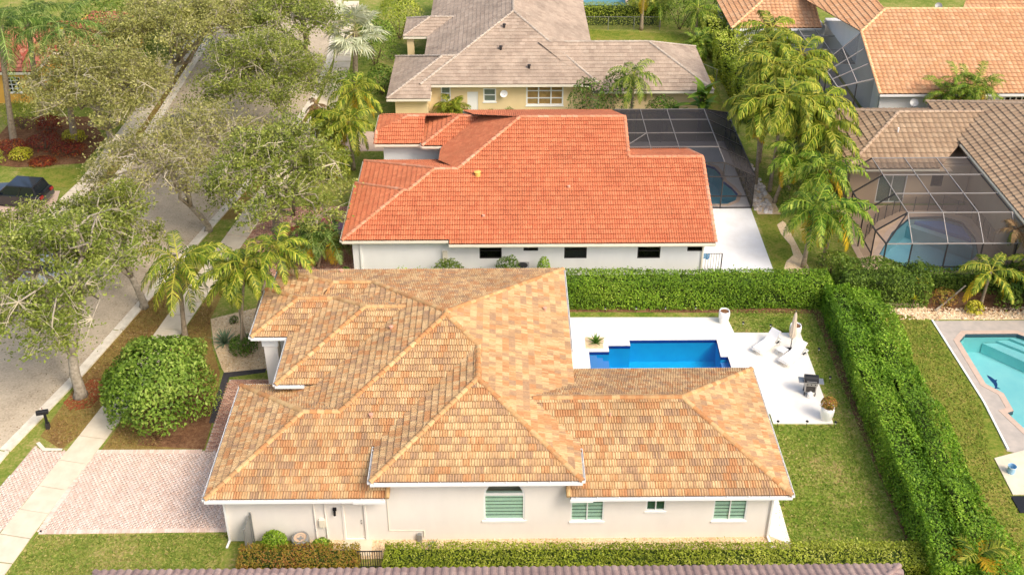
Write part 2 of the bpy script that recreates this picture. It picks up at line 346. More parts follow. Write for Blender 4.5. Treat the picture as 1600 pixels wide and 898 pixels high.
# ---------------------------------------------------------------- palms
FROND = {}
def frond_mesh(e0, droop, L, leaflet, m, n=30, hang=0.5, width=0.055, seed=0, key=None):
    key = key or (e0, droop, L, leaflet, m.name, n, hang, width)
    if key in FROND: return FROND[key]
    rng = np.random.default_rng(seed + len(FROND)); S = 9; pts = [np.zeros(3)]; ang = math.radians(e0)
    for i in range(S):
        a = math.radians(e0 - droop * ((i + .5) / S) ** 1.25); pts.append(pts[-1] + np.array([math.cos(a), 0, math.sin(a)]) * L / S)
    pts = np.array(pts); V = []; F = []; rn = []
    def at(s):
        x = s * S; i = min(int(x), S - 1); t = x - i; return pts[i] * (1 - t) + pts[i + 1] * t, norm((pts[i + 1] - pts[i])[None])[0]
    def quad(a, b, c, d, r): o = len(V); V.extend([a, b, c, d]); F.append((o, o + 1, o + 2, o + 3)); rn.append(r)
    for i in range(S):
        w = .035 * (1 - i / S) + .008; o = np.array([0, w, 0]); w2 = .035 * (1 - (i + 1) / S) + .008; o2 = np.array([0, w2, 0]); quad(pts[i] - o, pts[i] + o, pts[i + 1] + o2, pts[i + 1] - o2, .93)
        up = np.array([0, 0, w * .8]); quad(pts[i] - up, pts[i] + up, pts[i + 1] + up * .6, pts[i + 1] - up * .6, .93)
    for k in range(n):
        s = .14 + .86 * (k + .5) / n; p, tg = at(s); ll = leaflet * (math.sin(PI * min(1, .22 + .74 * s)) ** .8)
        for sd in (-1, 1):
            dr = norm((np.array([0, sd, 0]) * .85 + tg * (.45 + .5 * s) + np.array([0, 0, .18 - hang * .35]) + rng.normal(0, .13, 3))[None])[0]
            d2 = norm((dr * (1 - hang * .6) + np.array([0, 0, -hang * 1.1]) + rng.normal(0, .1, 3))[None])[0]
            m1 = p + dr * ll * .5; e = m1 + d2 * ll * .5; wv = tg * width * .5; r = float(np.clip(rng.normal(.40 + .2 * s, .27), 0, .9))
            quad(p - wv * .6, p + wv * .6, m1 + wv, m1 - wv, r); quad(m1 - wv, m1 + wv, e + wv * .1, e - wv * .1, min(.9, r + .08))
    me = np_mesh('frond', V, F, m, rn); FROND[key] = me; return me
def fan_mesh(e0, m, seed=0, pet=1.0, rad=0.95, blades=24):
    key = ('fan', e0, m.name, pet, rad)
    if key in FROND: return FROND[key]
    rng = np.random.default_rng(seed); V = []; F = []; rn = []
    def quad(a, b, c, d, r): o = len(V); V.extend([a, b, c, d]); F.append((o, o + 1, o + 2, o + 3)); rn.append(r)
    a = math.radians(e0); ax = np.array([math.cos(a), 0, math.sin(a)]); up = np.array([-math.sin(a), 0, math.cos(a)]); sd = np.array([0, 1., 0]); hub = ax * pet
    quad(-sd * .035, sd * .035, hub + sd * .03, hub - sd * .03, .95); quad(-up * .03, up * .03, hub + up * .02, hub - up * .02, .95)
    for k in range(blades):
        t = -2.35 + 4.7 * (k + .5) / blades; dr = ax * math.cos(t) + sd * math.sin(t) + up * .12
        dr = dr / np.linalg.norm(dr); l = rad * rng.uniform(.85, 1.1); w = (4.7 / blades) * .5 * rad * .42; pv = np.cross(up, dr); z = up * (.05 if k % 2 else -.03)
        m1 = hub + dr * l * .55; e = hub + dr * l + np.array([0, 0, -.22]) * l * rng.uniform(.6, 1.4)
        r = float(np.clip(rng.normal(.45, .2), 0, .9)); quad(hub, m1 - pv * w + z, m1 + z * 0 + up * .03, m1 + pv * w - z, r); quad(m1 - pv * w + z, e - pv * .012, e + pv * .012, m1 + pv * w - z, r)
    me = np_mesh('fan_leaf', V, F, m, rn); FROND[key] = me; return me
def trunk_obj(root, top, r, m, name='trunk', ring=True, bend=(0, 0), z0=0.0):
    k = MB(); N = max(6, int(top[2] / .35)); pts = []; rad = []
    for i in range(N + 1):
        t = i / N; pts.append((top[0] * t ** 1.3 + bend[0] * math.sin(PI * t), top[1] * t ** 1.3 + bend[1] * math.sin(PI * t), z0 + (top[2] - z0) * t))
        rad.append(r * (1.25 - .45 * min(1, t * 3) if t < .33 else .85) * (1 + (.05 if ring and i % 2 else 0)))
    k.tube(pts, rad, 9); return k.build(name, m, root, local=True, smooth=True)
def palm(label, base, top, L=2.6, n=15, m=None, ym=None, leaflet=0.62, hang=0.6, seed=0, r=0.14, group=None, wind=None, yellow=3, elev=(72, -35), trunk=True, name='palm_tree', n_leaf=30, width=0.06, cat='palm', dead=0, spreadaz=1.0):
    """top is the crown's place relative to the base; fronds share a handful of meshes"""
    rng = random.Random(seed); root = empty(name, (base[0], base[1], 0), 0, label, cat, group)
    if trunk: trunk_obj(root, top, r, MT['palm_trunk'])
    for i in range(n):
        t = i / max(1, n - 1); e = elev[0] + (elev[1] - elev[0]) * t ** .9; eq = round(e / 18) * 18; dq = 105 if eq > 40 else (95 if eq > 0 else 62)
        mm = ym if (ym and i >= n - yellow) else m
        me = frond_mesh(eq, dq, L, leaflet, mm, n_leaf, hang, width)
        az = i * 2.39996 + rng.uniform(-.25, .25) + seed
        if wind is not None: az = wind + ((az - wind + PI) % (2 * PI) - PI) * spreadaz
        link_mesh('frond', me, root, top, (0, 0, az), rng.uniform(.85, 1.12))
    for i in range(dead):
        me = frond_mesh(-36, 50, L * .9, leaflet * .8, MT['frond_dead'], n_leaf, .9, width); link_mesh('dead_frond', me, root, (top[0], top[1], top[2] - .15), (0, 0, seed + i * 2.6), .95)
    return root
def fan_palm(label, base, top, n=26, m=None, seed=0, rad=.95, pet=1.0, r=.2, name='fan_palm', elev=(80, -50), trunk=True, cat='palm', group=None):
    rng = random.Random(seed); root = empty(name, (base[0], base[1], 0), 0, label, cat, group)
    if trunk: trunk_obj(root, top, r, MT['palm_trunk'])
    for i in range(n):
        e = elev[0] + (elev[1] - elev[0]) * (i / (n - 1)); eq = round(e / 22) * 22
        link_mesh('fan_leaf', fan_mesh(eq, m, 3, pet, rad), root, top, (rng.uniform(-.5, .5), rng.uniform(-.2, .2), i * 2.39996 + seed), rng.uniform(.8, 1.15))
    return root
def rosette(label, c, n, L, w, m, seed=0, name='agave', cat='plant', elev=(80, 15), group=None, z=0.0, parent=None):
    """stiff strap leaves from one point, each leaf its own piece"""
    rng = random.Random(seed); root = empty(name, (c[0], c[1], z), 0, label, cat, group); V = []; key = ('ros', L, w, m.name)
    if key not in FROND:
        V = [(0, -w * .5, 0), (0, w * .5, 0), (L * .5, w * .55, .0), (L * .5, -w * .55, .0), (L, 0.004, -.10 * L), (L, -0.004, -.10 * L), (L * .5, 0, -.04)]
        FROND[key] = np_mesh('leaf', V, [(0, 1, 2, 3), (3, 2, 4, 5)], m, [.4, .6])
    for i in range(n):
        t = i / max(1, n - 1); e = math.radians(elev[0] + (elev[1] - elev[0]) * t)
        o = link_mesh('leaf', FROND[key], root, (0, 0, .05), (0, -e, i * 2.39996 + seed), rng.uniform(.75, 1.1))
    return root
# ---------------------------------------------------------------- palette
TILE_A = [(168, 135, 103), (180, 143, 105), (190, 152, 108), (203, 167, 119), (211, 178, 131), (201, 159, 109), (194, 144, 96), (187, 133, 88)]
TILE_B = [(200, 117, 78), (204, 122, 82), (210, 129, 88), (202, 119, 80), (197, 112, 75)]
TILE_C = [(176, 154, 132), (186, 164, 141), (181, 159, 137), (168, 146, 125), (190, 169, 146)]
TILE_D = [(172, 144, 114), (164, 136, 106), (178, 151, 120), (156, 128, 100)]
TILE_E = [(210, 160, 115), (205, 151, 106), (215, 169, 126), (201, 145, 102)]
TILE_G = [(160, 136, 126), (146, 122, 114), (170, 146, 134)]
MT = {}
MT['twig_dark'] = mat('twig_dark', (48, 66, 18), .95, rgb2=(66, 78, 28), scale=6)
MT['bark'] = mat('bark', (120, 100, 78), .9, rgb2=(88, 74, 58), scale=9, bump=.5)
MT['bark_pale'] = mat('bark_pale', (176, 164, 144), .9, rgb2=(132, 120, 100), scale=5, bump=.5, bscale=18)
MT['twig'] = mat('twig', (184, 172, 144), .9)
MT['palm_trunk'] = mat('palm_trunk', (172, 156, 132), .9, rgb2=(132, 116, 94), scale=6, bump=.6, bscale=14)
MT['frond_dead'] = mat_rnd('frond_dead', [(150, 116, 76), (176, 144, 98), (132, 100, 66)], rough=.8, interp='LINEAR', transl=.15)
def leafmat(name, cols, transl=.22, objvar=.10): return mat_rnd(name, cols, rough=.55, spec=.3, interp='LINEAR', transl=transl, namt=.18, nscale=.6, objvar=objvar)
MT['leaf_hedge'] = leafmat('leaf_hedge', [(76, 108, 22), (106, 142, 28), (136, 168, 40), (178, 198, 74)])
MT['leaf_hedge_bright'] = leafmat('leaf_hedge_bright', [(104, 124, 28), (142, 158, 40), (172, 182, 56), (208, 208, 104)])
MT['leaf_hedge_red'] = leafmat('leaf_hedge_red', [(112, 112, 34), (156, 150, 46), (178, 136, 62), (160, 96, 52)])
MT['leaf_bush'] = leafmat('leaf_bush', [(60, 84, 20), (88, 114, 30), (114, 138, 42), (152, 168, 72)])
MT['leaf_oak'] = leafmat('leaf_oak', [(92, 104, 34), (126, 140, 50), (154, 162, 70), (186, 188, 104)], .3)
MT['leaf_olive'] = leafmat('leaf_olive', [(124, 124, 60), (152, 150, 78), (172, 168, 96), (196, 188, 126)], .3)
MT['leaf_dark'] = leafmat('leaf_dark', [(48, 70, 18), (72, 100, 26), (98, 128, 36), (130, 154, 56)])
MT['leaf_yellow'] = leafmat('leaf_yellow', [(140, 150, 26), (176, 178, 38), (206, 198, 60), (222, 206, 90)])
MT['leaf_croton'] = leafmat('leaf_croton', [(92, 30, 24), (124, 44, 32), (150, 66, 36), (176, 120, 48)])
MT['frond'] = leafmat('frond', [(44, 74, 14), (84, 118, 22), (126, 152, 36), (184, 188, 80)], .18)
MT['frond_bright'] = leafmat('frond_bright', [(52, 78, 14), (96, 118, 24), (142, 152, 38), (200, 190, 78)], .18)
MT['frond_yellow'] = leafmat('frond_yellow', [(150, 156, 26), (192, 172, 28), (220, 180, 36), (214, 166, 50)], .3)
MT['frond_dark'] = leafmat('frond_dark', [(40, 66, 16), (70, 100, 28), (104, 130, 48), (164, 176, 100)], .15)
MT['fan_silver'] = leafmat('fan_silver', [(150, 156, 118), (178, 182, 146), (200, 202, 170), (206, 196, 130)], .2)
MT['agave'] = leafmat('agave', [(92, 116, 84), (132, 152, 116)], .1)
MT['cycad'] = leafmat('cycad', [(60, 96, 24), (104, 138, 44)], .15)
MT['wall_a'] = mat('wall_a', (246, 238, 226), .85, var=.05, scale=.7, bump=.12, bscale=60)
MT['wall_b'] = mat('wall_b', (240, 238, 233), .85, var=.05, scale=.6, bump=.12, bscale=60)
MT['wall_c'] = mat('wall_c', (240, 214, 164), .85, var=.06, scale=.6, bump=.12, bscale=60)
MT['wall_d'] = mat('wall_d', (206, 182, 152), .85, var=.08, scale=.6, bump=.12, bscale=60)
MT['wall_e'] = mat('wall_e', (236, 234, 230), .85, var=.05, scale=.6)
MT['wall_y'] = mat('wall_y', (236, 180, 84), .85, var=.06, scale=.6)
MT['white'] = mat('white', (244, 242, 236), .5)
MT['cream_trim'] = mat('cream_trim', (240, 230, 206), .6, var=.06, scale=2)
MT['white_metal'] = mat('white_metal', (236, 234, 228), .4)
MT['gutter_in'] = mat('gutter_in', (112, 118, 96), .8)
MT['bronze'] = mat('bronze', (58, 54, 52), .45)
MT['bronze_light'] = mat('bronze_light', (128, 122, 116), .45); MT['beam_grey'] = mat('beam_grey', (158, 150, 142), .45)
MT['black'] = mat('black', (34, 34, 36), .5)
MT['underlay'] = mat('underlay', (110, 82, 62), .9)
MT['shade_strip'] = mat('shade_strip', (228, 250, 234), .6)
MT['shade_gap'] = mat('shade_gap', (72, 106, 88), .6)
MT['dark_in'] = mat('dark_in', (74, 70, 66), .8, rgb2=(40, 38, 38), scale=2.5)
MT['blind'] = mat('blind', (226, 170, 112), .8, rgb2=(196, 140, 92), scale=3)
MT['blind_grey'] = mat('blind_grey', (150, 148, 140), .8)
MT['glass'] = mat_glass('glass', (.92, .97, .94))
MT['glass_dark'] = mat_glass('glass_dark', (.55, .57, .57))
MT['screen_dark'] = mat_screen('screen_dark', (66, 63, 63), .74)
MT['screen_mid'] = mat_screen('screen_mid', (84, 78, 74), .32)
MT['screen_light'] = mat_screen('screen_light', (100, 92, 86), .42); MT['screen_clear'] = mat_screen('screen_clear', (84, 80, 78), .22)
MT['steel'] = mat('steel', (176, 172, 164), .35, metal=.8)
MT['gal'] = mat('gal', (150, 150, 146), .5, metal=.4)
MT['concrete'] = mat('concrete', (226, 212, 186), .9, rgb2=(214, 198, 170), scale=1.4, bump=.2)
MT['kerb'] = mat('kerb', (234, 224, 204), .9, rgb2=(212, 200, 178), scale=2.2, bump=.2)
MT['deck_white'] = mat('deck_white', (240, 234, 222), .8, rgb2=(231, 223, 208), scale=.6, bump=.1)
MT['deck_b'] = mat('deck_b', (232, 230, 226), .8, rgb2=(222, 219, 213), scale=.9, bump=.1)
MT['deck_grey'] = mat('deck_grey', (212, 207, 202), .85, rgb2=(200, 194, 188), scale=.8)
MT['deck_tan'] = mat('deck_tan', (214, 186, 156), .85, rgb2=(200, 170, 140), scale=1.2)
MT['deck_f'] = mat('deck_f', (172, 162, 150), .9, rgb2=(190, 177, 162), scale=1.5)
MT['asphalt'] = mat_multi('asphalt', [(168, 152, 128), (188, 171, 146), (200, 183, 157), (208, 191, 164)], .92, (.16, .9, 9.0), .3)
MT['grass'] = mat_multi('grass', [(92, 112, 38), (118, 132, 52), (142, 142, 70), (172, 154, 98)], .95, (.3, 1.7, 7.0), 1.0)
MT['lawn_a'] = mat_multi('lawn_a', [(82, 108, 30), (100, 122, 38), (122, 134, 52), (148, 144, 78), (162, 138, 88)], .95, (.32, 1.5, 7.0), 1.0)
MT['lawn_f'] = mat_multi('lawn_f', [(88, 108, 30), (110, 124, 42), (134, 134, 56), (148, 132, 72)], .95, (.34, 1.7, 7.0), 1.0)
MT['verge'] = mat_multi('verge', [(112, 84, 52), (136, 108, 62), (140, 122, 62), (158, 132, 84)], .95, (.4, 2.2, 11.0), .9)
MT['mulch'] = mat_multi('mulch', [(84, 58, 40), (112, 78, 54), (134, 98, 68), (150, 116, 84)], .95, (.8, 5.0, 24.0), 1.0)
MT['mulch_red'] = mat_multi('mulch_red', [(128, 66, 40), (156, 86, 54), (140, 92, 60)], .95, (.8, 5.0, 24.0), 1.0)
MT['gravel'] = mat_multi('gravel', [(200, 166, 120), (222, 192, 148), (236, 214, 176), (190, 154, 114)], .9, (.7, 9.0, 34.0), 1.0)
MT['rock'] = mat_rnd('rock', [(226, 216, 204), (204, 190, 176), (190, 170, 150), (238, 230, 220)], rough=.9, interp='LINEAR')
MT['pebble'] = mat_rnd('pebble', [(232, 208, 168), (214, 182, 140), (244, 228, 196), (200, 164, 124), (186, 150, 120)], rough=.9, interp='LINEAR')
PV = [(230, 203, 183), (225, 196, 175), (235, 211, 193), (220, 189, 168), (232, 208, 190)]
MT['paver'] = mat_rnd('paver', PV, rough=.9, interp='CONSTANT', namt=.10, nscale=.8)
MT['paver_path'] = mat_rnd('paver_path', [(198, 150, 122), (184, 132, 106), (210, 166, 138), (176, 128, 106)], rough=.9, namt=.1)
MT['paver_f'] = mat_rnd('paver_f', [(206, 188, 168), (196, 172, 152), (214, 198, 180), (188, 166, 148)], rough=.9, namt=.1)
MT['joint'] = mat('joint', (218, 190, 170), .95, var=.2, scale=8)
MT['pool_blue'] = mat('pool_blue', (14, 196, 240), .6, rgb2=(8, 184, 234), scale=1.2)
MT['pool_teal'] = mat('pool_teal', (172, 232, 228), .6, rgb2=(156, 224, 224), scale=.8)
MT['pool_d'] = mat('pool_d', (168, 212, 218), .6, rgb2=(156, 202, 210), scale=.8)
MT['pool_b'] = mat('pool_b', (140, 222, 232), .6)
MT['tileband'] = mat('tileband', (28, 70, 150), .3)
MT['tileband_f'] = mat('tileband_f', (66, 86, 96), .3)
MT['coping'] = mat('coping', (240, 230, 212), .8, var=.04, scale=2)
MT['coping_tan'] = mat('coping_tan', (204, 178, 156), .85, var=.12, scale=3)
MT['water'] = mat_water('water', (.88, .97, .99)); MT['water_f'] = mat_water('water_f', (.86, .98, .98))
MT['stone_dark'] = mat('stone_dark', (74, 70, 70), .9, var=.3, scale=6)
MT['terracotta'] = mat('terracotta', (196, 140, 100), .85)
MT['umbrella'] = mat('umbrella', (214, 196, 172), .85, var=.1, scale=4)
MT['cushion'] = mat('cushion', (240, 236, 228), .9, var=.05, scale=3)
MT['blue_plastic'] = mat('blue_plastic', (150, 190, 214), .5)
MT['blue_towel'] = mat('blue_towel', (74, 124, 168), .9, rgb2=(150, 184, 206), scale=12)
MT['mosaic'] = mat('mosaic', (16, 62, 120), .4)
MT['tyre'] = mat('tyre', (30, 30, 30), .9); MT['rim'] = mat('rim', (170, 170, 172), .35, metal=.7)
MT['car_glass'] = mat('car_glass', (26, 32, 38), .08, spec=.6)
MT['lamp_red'] = mat('lamp_red', (150, 24, 20), .3); MT['lamp_clear'] = mat('lamp_clear', (226, 228, 230), .2)
def carpaint(name, rgb):
    m, t, b = base_mat(name, .35, .5); b.inputs['Base Color'].default_value = (*lin(rgb), 1); b.inputs['Coat Weight'].default_value = 1.0; b.inputs['Coat Roughness'].default_value = .06; return m

# ---------------------------------------------------------------- tiled roofs
def tile_profile(kind, w):
    """across-the-tile points (u fraction, height)"""
    if kind == 'roman':
        h = .045; return [(0, 0), (.07, h * .8), (.167, h), (.26, h * .8), (.333, .002), (.40, h * .8), (.5, h), (.60, h * .8), (.667, .002), (.74, h * .8), (.833, h), (.93, h * .8), (1.0, 0)]
    if kind == 'double':
        h = .045; return [(0, 0), (.10, h * .75), (.25, h), (.40, h * .75), (.5, .002), (.60, h * .75), (.75, h), (.90, h * .75), (1.0, 0)]
    if kind == 'barrel':
        h = .055; return [(0, 0), (.22, h * .8), (.42, h), (.62, h * .8), (.82, .002), (1.0, 0)]
    return [(0.0, 0.0), (.02, .012), (.98, .012), (1.0, 0.0)]
def clip_convex(poly, clip):
    """Sutherland-Hodgman on (u,v,h) points against a counter-clockwise convex polygon"""
    out = poly
    for i in range(len(clip)):
        ax, ay = clip[i]; bx_, by_ = clip[(i + 1) % len(clip)]; inp = out; out = []
        if not inp: break
        def sd(p): return (bx_ - ax) * (p[1] - ay) - (by_ - ay) * (p[0] - ax)
        for k in range(len(inp)):
            p, q = inp[k], inp[(k + 1) % len(inp)]; sp, sq = sd(p), sd(q)
            if sp >= 0: out.append(p)
            if (sp >= 0) != (sq >= 0):
                t = sp / (sp - sq); out.append(tuple(p[j] + (q[j] - p[j]) * t for j in range(3)))
    return out
def convex_parts(poly):
    n = len(poly); sg = 0
    for i in range(n):
        a, b, c = poly[i], poly[(i + 1) % n], poly[(i + 2) % n]; cr = (b[0] - a[0]) * (c[1] - b[1]) - (b[1] - a[1]) * (c[0] - b[0])
        if abs(cr) > 1e-6:
            if sg and (cr > 0) != (sg > 0): return [[poly[k] for k in t] for t in tessellate_polygon([[Vector((x, y, 0)) for x, y in poly]])]
            sg = cr
    return [poly]
class Plane:
    def __init__(s, ex, ey, ix, iy, z0, sl, polys):
        l = math.hypot(ix, iy); s.e = (ex, ey); s.i = (ix / l, iy / l); s.z0 = z0; s.sl = sl; s.polys = [q for p_ in polys for q in convex_parts(p_)]
        s.u = Vector((s.i[1], -s.i[0], 0)); k = math.sqrt(1 + sl * sl); s.v = Vector((s.i[0], s.i[1], sl)) / k; s.n = s.u.cross(s.v); s.o = Vector((ex, ey, z0))
    def z(s, x, y): return s.z0 + s.sl * ((x - s.e[0]) * s.i[0] + (y - s.e[1]) * s.i[1])
    def P(s, x, y): return Vector((x, y, s.z(x, y)))
    def uv(s, x, y): d = s.P(x, y) - s.o; return d.dot(s.u), d.dot(s.v)
    def at(s, u, v, h): return s.o + s.u * u + s.v * v + s.n * h
def tiled_roof(house, planes, kind, tw, th, mat_field, mat_piece, caps, cap_mat, eaves, n_single=0, cap_single=False, gut=True, gut_mat='white', seed=0, cap_r=.15, cap_len=.40, lift=.07, fascia=.2, straps=True, fas_mat=None):
    rng = random.Random(seed); off = wloc(house)
    ul = MB()
    for pl in planes:
        for poly in pl.polys:
            pts = [pl.at(*pl.uv(x, y), -.02) for x, y in poly]; a = sum(poly[i][0] * poly[(i + 1) % len(poly)][1] - poly[(i + 1) % len(poly)][0] * poly[i][1] for i in range(len(poly)))
            if a < 0: pts = pts[::-1]
            ul.add(pts, [tuple(range(len(pts)))])
    roof = ul.build('roof', MT['underlay'], house)
    prof = tile_profile(kind, tw); K = len(prof); back = .006
    tmpl = [(u * tw, 0.0, h + lift) for u, h in prof] + [(u * tw, th + .04, h * .9 + back) for u, h in prof] + [(u * tw, 0.004, h + lift - .022) for u, h in prof]
    tf = [(i, i + 1, K + i + 1, K + i) for i in range(K - 1)] + [(2 * K + i, 2 * K + i + 1, i + 1, i) for i in range(K - 1)]
    singles = []; V = []; F = []; R = []; full = []
    for pi, pl in enumerate(planes):
        seen = set()
        for poly in pl.polys:
            c = [pl.uv(x, y) for x, y in poly]; a = sum(c[i][0] * c[(i + 1) % len(c)][1] - c[(i + 1) % len(c)][0] * c[i][1] for i in range(len(c)))
            if a < 0: c = c[::-1]
            u0 = min(p[0] for p in c); u1 = max(p[0] for p in c); v0 = min(p[1] for p in c); v1 = max(p[1] for p in c)
            for j in range(int(math.floor(v0 / th)), int(math.ceil(v1 / th)) + 1):
                for i in range(int(math.floor(u0 / tw)) - 1, int(math.ceil(u1 / tw)) + 1):
                    cu = i * tw + (tw * .5 if (kind in ('flat', 'roman') and j % 2) else 0); cv = j * th
                    q = [(cu, cv), (cu + tw, cv), (cu + tw, cv + th), (cu, cv + th)]
                    ins = 0; edge = False
                    for (x, y) in q:
                        ok = True
                        for k in range(len(c)):
                            ax, ay = c[k]; bx_, by_ = c[(k + 1) % len(c)]
                            if (bx_ - ax) * (y - ay) - (by_ - ay) * (x - ax) < -1e-6: ok = False; break
                        ins += ok
                    rv = random.Random(pi * 100003 + i * 131 + j * 7919 + seed).random()
                    if ins == 4:
                        full.append((pl, cu, cv, rv)); continue
                    if ins == 0 and (cu + tw < u0 or cu > u1 or cv + th < v0 or cv > v1): continue
                    for fi, f in enumerate(tf):
                        if fi >= K - 1 and ins == 0: continue
                        pg = [(tmpl[k][0] + cu, min(tmpl[k][1] + cv, cv + th + .04), tmpl[k][2]) for k in f]
                        if fi < K - 1: pg = clip_convex(pg, c)
                        elif not all(True for p in pg): continue
                        else:
                            mx = sum(p[0] for p in pg) / 4; my = cv + 1e-4
                            if any((c[(k + 1) % len(c)][0] - c[k][0]) * (my - c[k][1]) - (c[(k + 1) % len(c)][1] - c[k][1]) * (mx - c[k][0]) < 0 for k in range(len(c))): continue
                        if len(pg) < 3: continue
                        o = len(V); V.extend(tuple(pl.at(*p)) for p in pg)
                        if len(pg) == 3: F.append((o, o + 1, o + 2, o + 2)); R.append(rv)
                        else:
                            for k in range(1, len(pg) - 1, 2):
                                F.append((o, o + k, o + k + 1, o + min(k + 2, len(pg) - 1))); R.append(rv)
    camp = Vector(cam.location)
    full.sort(key=lambda t: (t[0].at(t[1], t[2], 0) - camp).length - 3.0 * max(0.0, t[0].n.dot((camp - t[0].at(t[1], t[2], 0)).normalized())) )
    T = np.array(tmpl); TF = np.array(tf); jr = np.random.default_rng(seed + 1)
    if n_single:
        jf = np.tile(np.repeat(jr.normal(0, .10, (K + 1) // 2), 2)[:K - 1], 2); mes = [np_mesh('roof_tile', T, TF, mat_piece, np.tile(np.repeat(jr.normal(0, .11, (K + 1) // 2), 2)[:K - 1], 2) if kind == 'roman' else jf * 0) for _ in range(8)]
        for pl, cu, cv, rv in full[:n_single]:
            o = bpy.data.objects.new('roof_tile', mes[rng.randrange(8)]); COL.objects.link(o); o.parent = roof
            M = Matrix(((pl.u.x, pl.v.x, pl.n.x), (pl.u.y, pl.v.y, pl.n.y), (pl.u.z, pl.v.z, pl.n.z))).to_4x4(); M.translation = pl.at(cu, cv, rng.uniform(0, .008)) - off; o.matrix_basis = M
    rest = full[n_single:]
    if rest:
        U = np.array([[*t[0].u] for t in rest]); VV = np.array([[*t[0].v] for t in rest]); NN = np.array([[*t[0].n] for t in rest]); OO = np.array([[*t[0].at(t[1], t[2], rng.uniform(0, .008))] for t in rest])
        PV_ = OO[:, None] + T[None, :, 0:1] * U[:, None] + T[None, :, 1:2] * VV[:, None] + T[None, :, 2:3] * NN[:, None]
        nt_ = len(T); base = len(V); FV = (TF[None] + (np.arange(len(rest)) * nt_)[:, None, None] + base).reshape(-1, 4)
        Vall = np.concatenate([np.array(V).reshape(-1, 3), PV_.reshape(-1, 3)]); Fall = np.concatenate([np.array(F, int).reshape(-1, 4), FV]); Rall = np.concatenate([np.array(R), np.repeat([t[3] for t in rest], len(tf))])
        if kind == 'roman':
            rj = np.repeat(jr.normal(0, .11, (len(rest), (K + 1) // 2)), 2, axis=1)[:, :K - 1]; Rall[len(R):] += np.concatenate([rj, rj], 1).ravel()
            Rall = np.clip(np.abs(Rall), 0, 2); Rall = np.where(Rall > 1, 2 - Rall, Rall)
    else: Vall, Fall, Rall = np.array(V), np.array(F), np.array(R)
    Vall = Vall - np.array(off)
    me = bpy.data.meshes.new('tile_field'); fl = [tuple(dict.fromkeys(f)) for f in Fall.tolist()]; keep = [k for k, f in enumerate(fl) if len(f) > 2]
    me.from_pydata(Vall.tolist(), [], [fl[k] for k in keep]); a = me.attributes.new('rnd', 'FLOAT', 'FACE'); a.data.foreach_set('value', np.array([Rall[k] for k in keep], np.float32)); me.materials.append(mat_field)
    o = link_mesh('tile_field', me, roof); o['kind'] = 'stuff'
    # ridge and hip caps
    nseg = 6; cv_ = []
    for (x, r0) in ((0, cap_r), (cap_len + .05, cap_r * .82)):
        for k in range(nseg + 1): t = PI * k / nseg; cv_.append((x, -r0 * math.cos(t), r0 * .8 * math.sin(t) + (.02 if x == 0 else 0)))
    cf = [(k, k + 1, nseg + 1 + k + 1, nseg + 1 + k)[::-1] for k in range(nseg)] + [tuple(range(nseg + 1))]
    cmB = MB(); cmB.add(cv_, cf); placed = []
    for (p, q) in caps:
        p = Vector(p); q = Vector(q); d = q - p; L = d.length; d.normalize(); n = max(1, round(L / cap_len)); st = L / n
        y = Vector((0, 0, 1)).cross(d).normalized(); zz = d.cross(y)
        for k in range(n):
            M = Matrix(((d.x, y.x, zz.x), (d.y, y.y, zz.y), (d.z, y.z, zz.z))).to_4x4(); M.translation = p + d * (k * st) + Vector((0, 0, .02)); placed.append(M)
    placed.sort(key=lambda M: (M.translation - camp).length)
    ns = min(300, len(placed)) if cap_single else 0
    if ns:
        me = bpy.data.meshes.new('ridge_tile'); me.from_pydata(cv_, [], cf); me.materials.append(cap_mat[1])
        for M in placed[:ns]:
            o = bpy.data.objects.new('ridge_tile', me); COL.objects.link(o); o.parent = roof; M2 = M.copy(); M2.translation = M.translation - off; o.matrix_basis = M2
    if placed[ns:]:
        b = MB()
        for M in placed[ns:]: b.cur = rng.random(); b.add([M @ Vector(v) for v in cv_], cf)
        o = b.build('ridge_caps', cap_mat[0], roof); o['kind'] = 'stuff'
    # gutters and fascia
    for (p, q) in eaves:
        p = Vector(p); q = Vector(q); d = (q - p); L = d.length; d.normalize(); outw = Vector((d.y, -d.x, 0)); g = MB()
        if gut:
            a = p + outw * .13; b2 = q + outw * .13
            g.bar(a + Vector((0, 0, -.06)), b2 + Vector((0, 0, -.06)), .018, .13); g.bar(p + outw * .07 + Vector((0, 0, -.12)), q + outw * .07 + Vector((0, 0, -.12)), .12, .015)
            if straps:
                for k in range(int(L / .95) + 1):
                    c = p + d * (.2 + k * .95)
                    if (c - p).length < L: g.bar(c - outw * .01 + Vector((0, 0, -.005)), c + outw * .13 + Vector((0, 0, -.005)), .035, .012)
            for e in (a, b2): g.bar(e + Vector((0, 0, -.06)), e - outw * .12 + Vector((0, 0, -.06)), .015, .13)
            g.build('gutter', MT[gut_mat], roof)
        f = MB(); f.bar(p + Vector((0, 0, -fascia / 2 - .03)) - outw * .0, q + Vector((0, 0, -fascia / 2 - .03)) - outw * .0, .03, fascia); f.build('fascia', MT[fas_mat or gut_mat], roof)
    return roof
def piece_mats(name, cols, wear=.14): return mat_rnd(name + '_field', cols, 'attr', .78, namt=.12, nscale=9, interp='LINEAR', wear=wear), mat_rnd(name + '_piece', cols, 'object', .78, namt=.12, nscale=9, interp='LINEAR', wear=wear)
def hip(planes): return [Plane(*p) for p in planes]
def soffit(house, rects, m='white'):
    b = MB()
    for (x0, y0, x1, y1, z) in rects: b.box(x0, y0, z - .02, x1, y1, z)
    return b.build('soffit', MT[m], house)
def strips(top, y0):
    """convex strips between an eave at y0 and a chain of ridge points, left to right"""
    return [[(a[0], y0), (b[0], y0), (b[0], b[1]), (a[0], a[1])] for a, b in zip(top, top[1:]) if b[0] - a[0] > 1e-3]

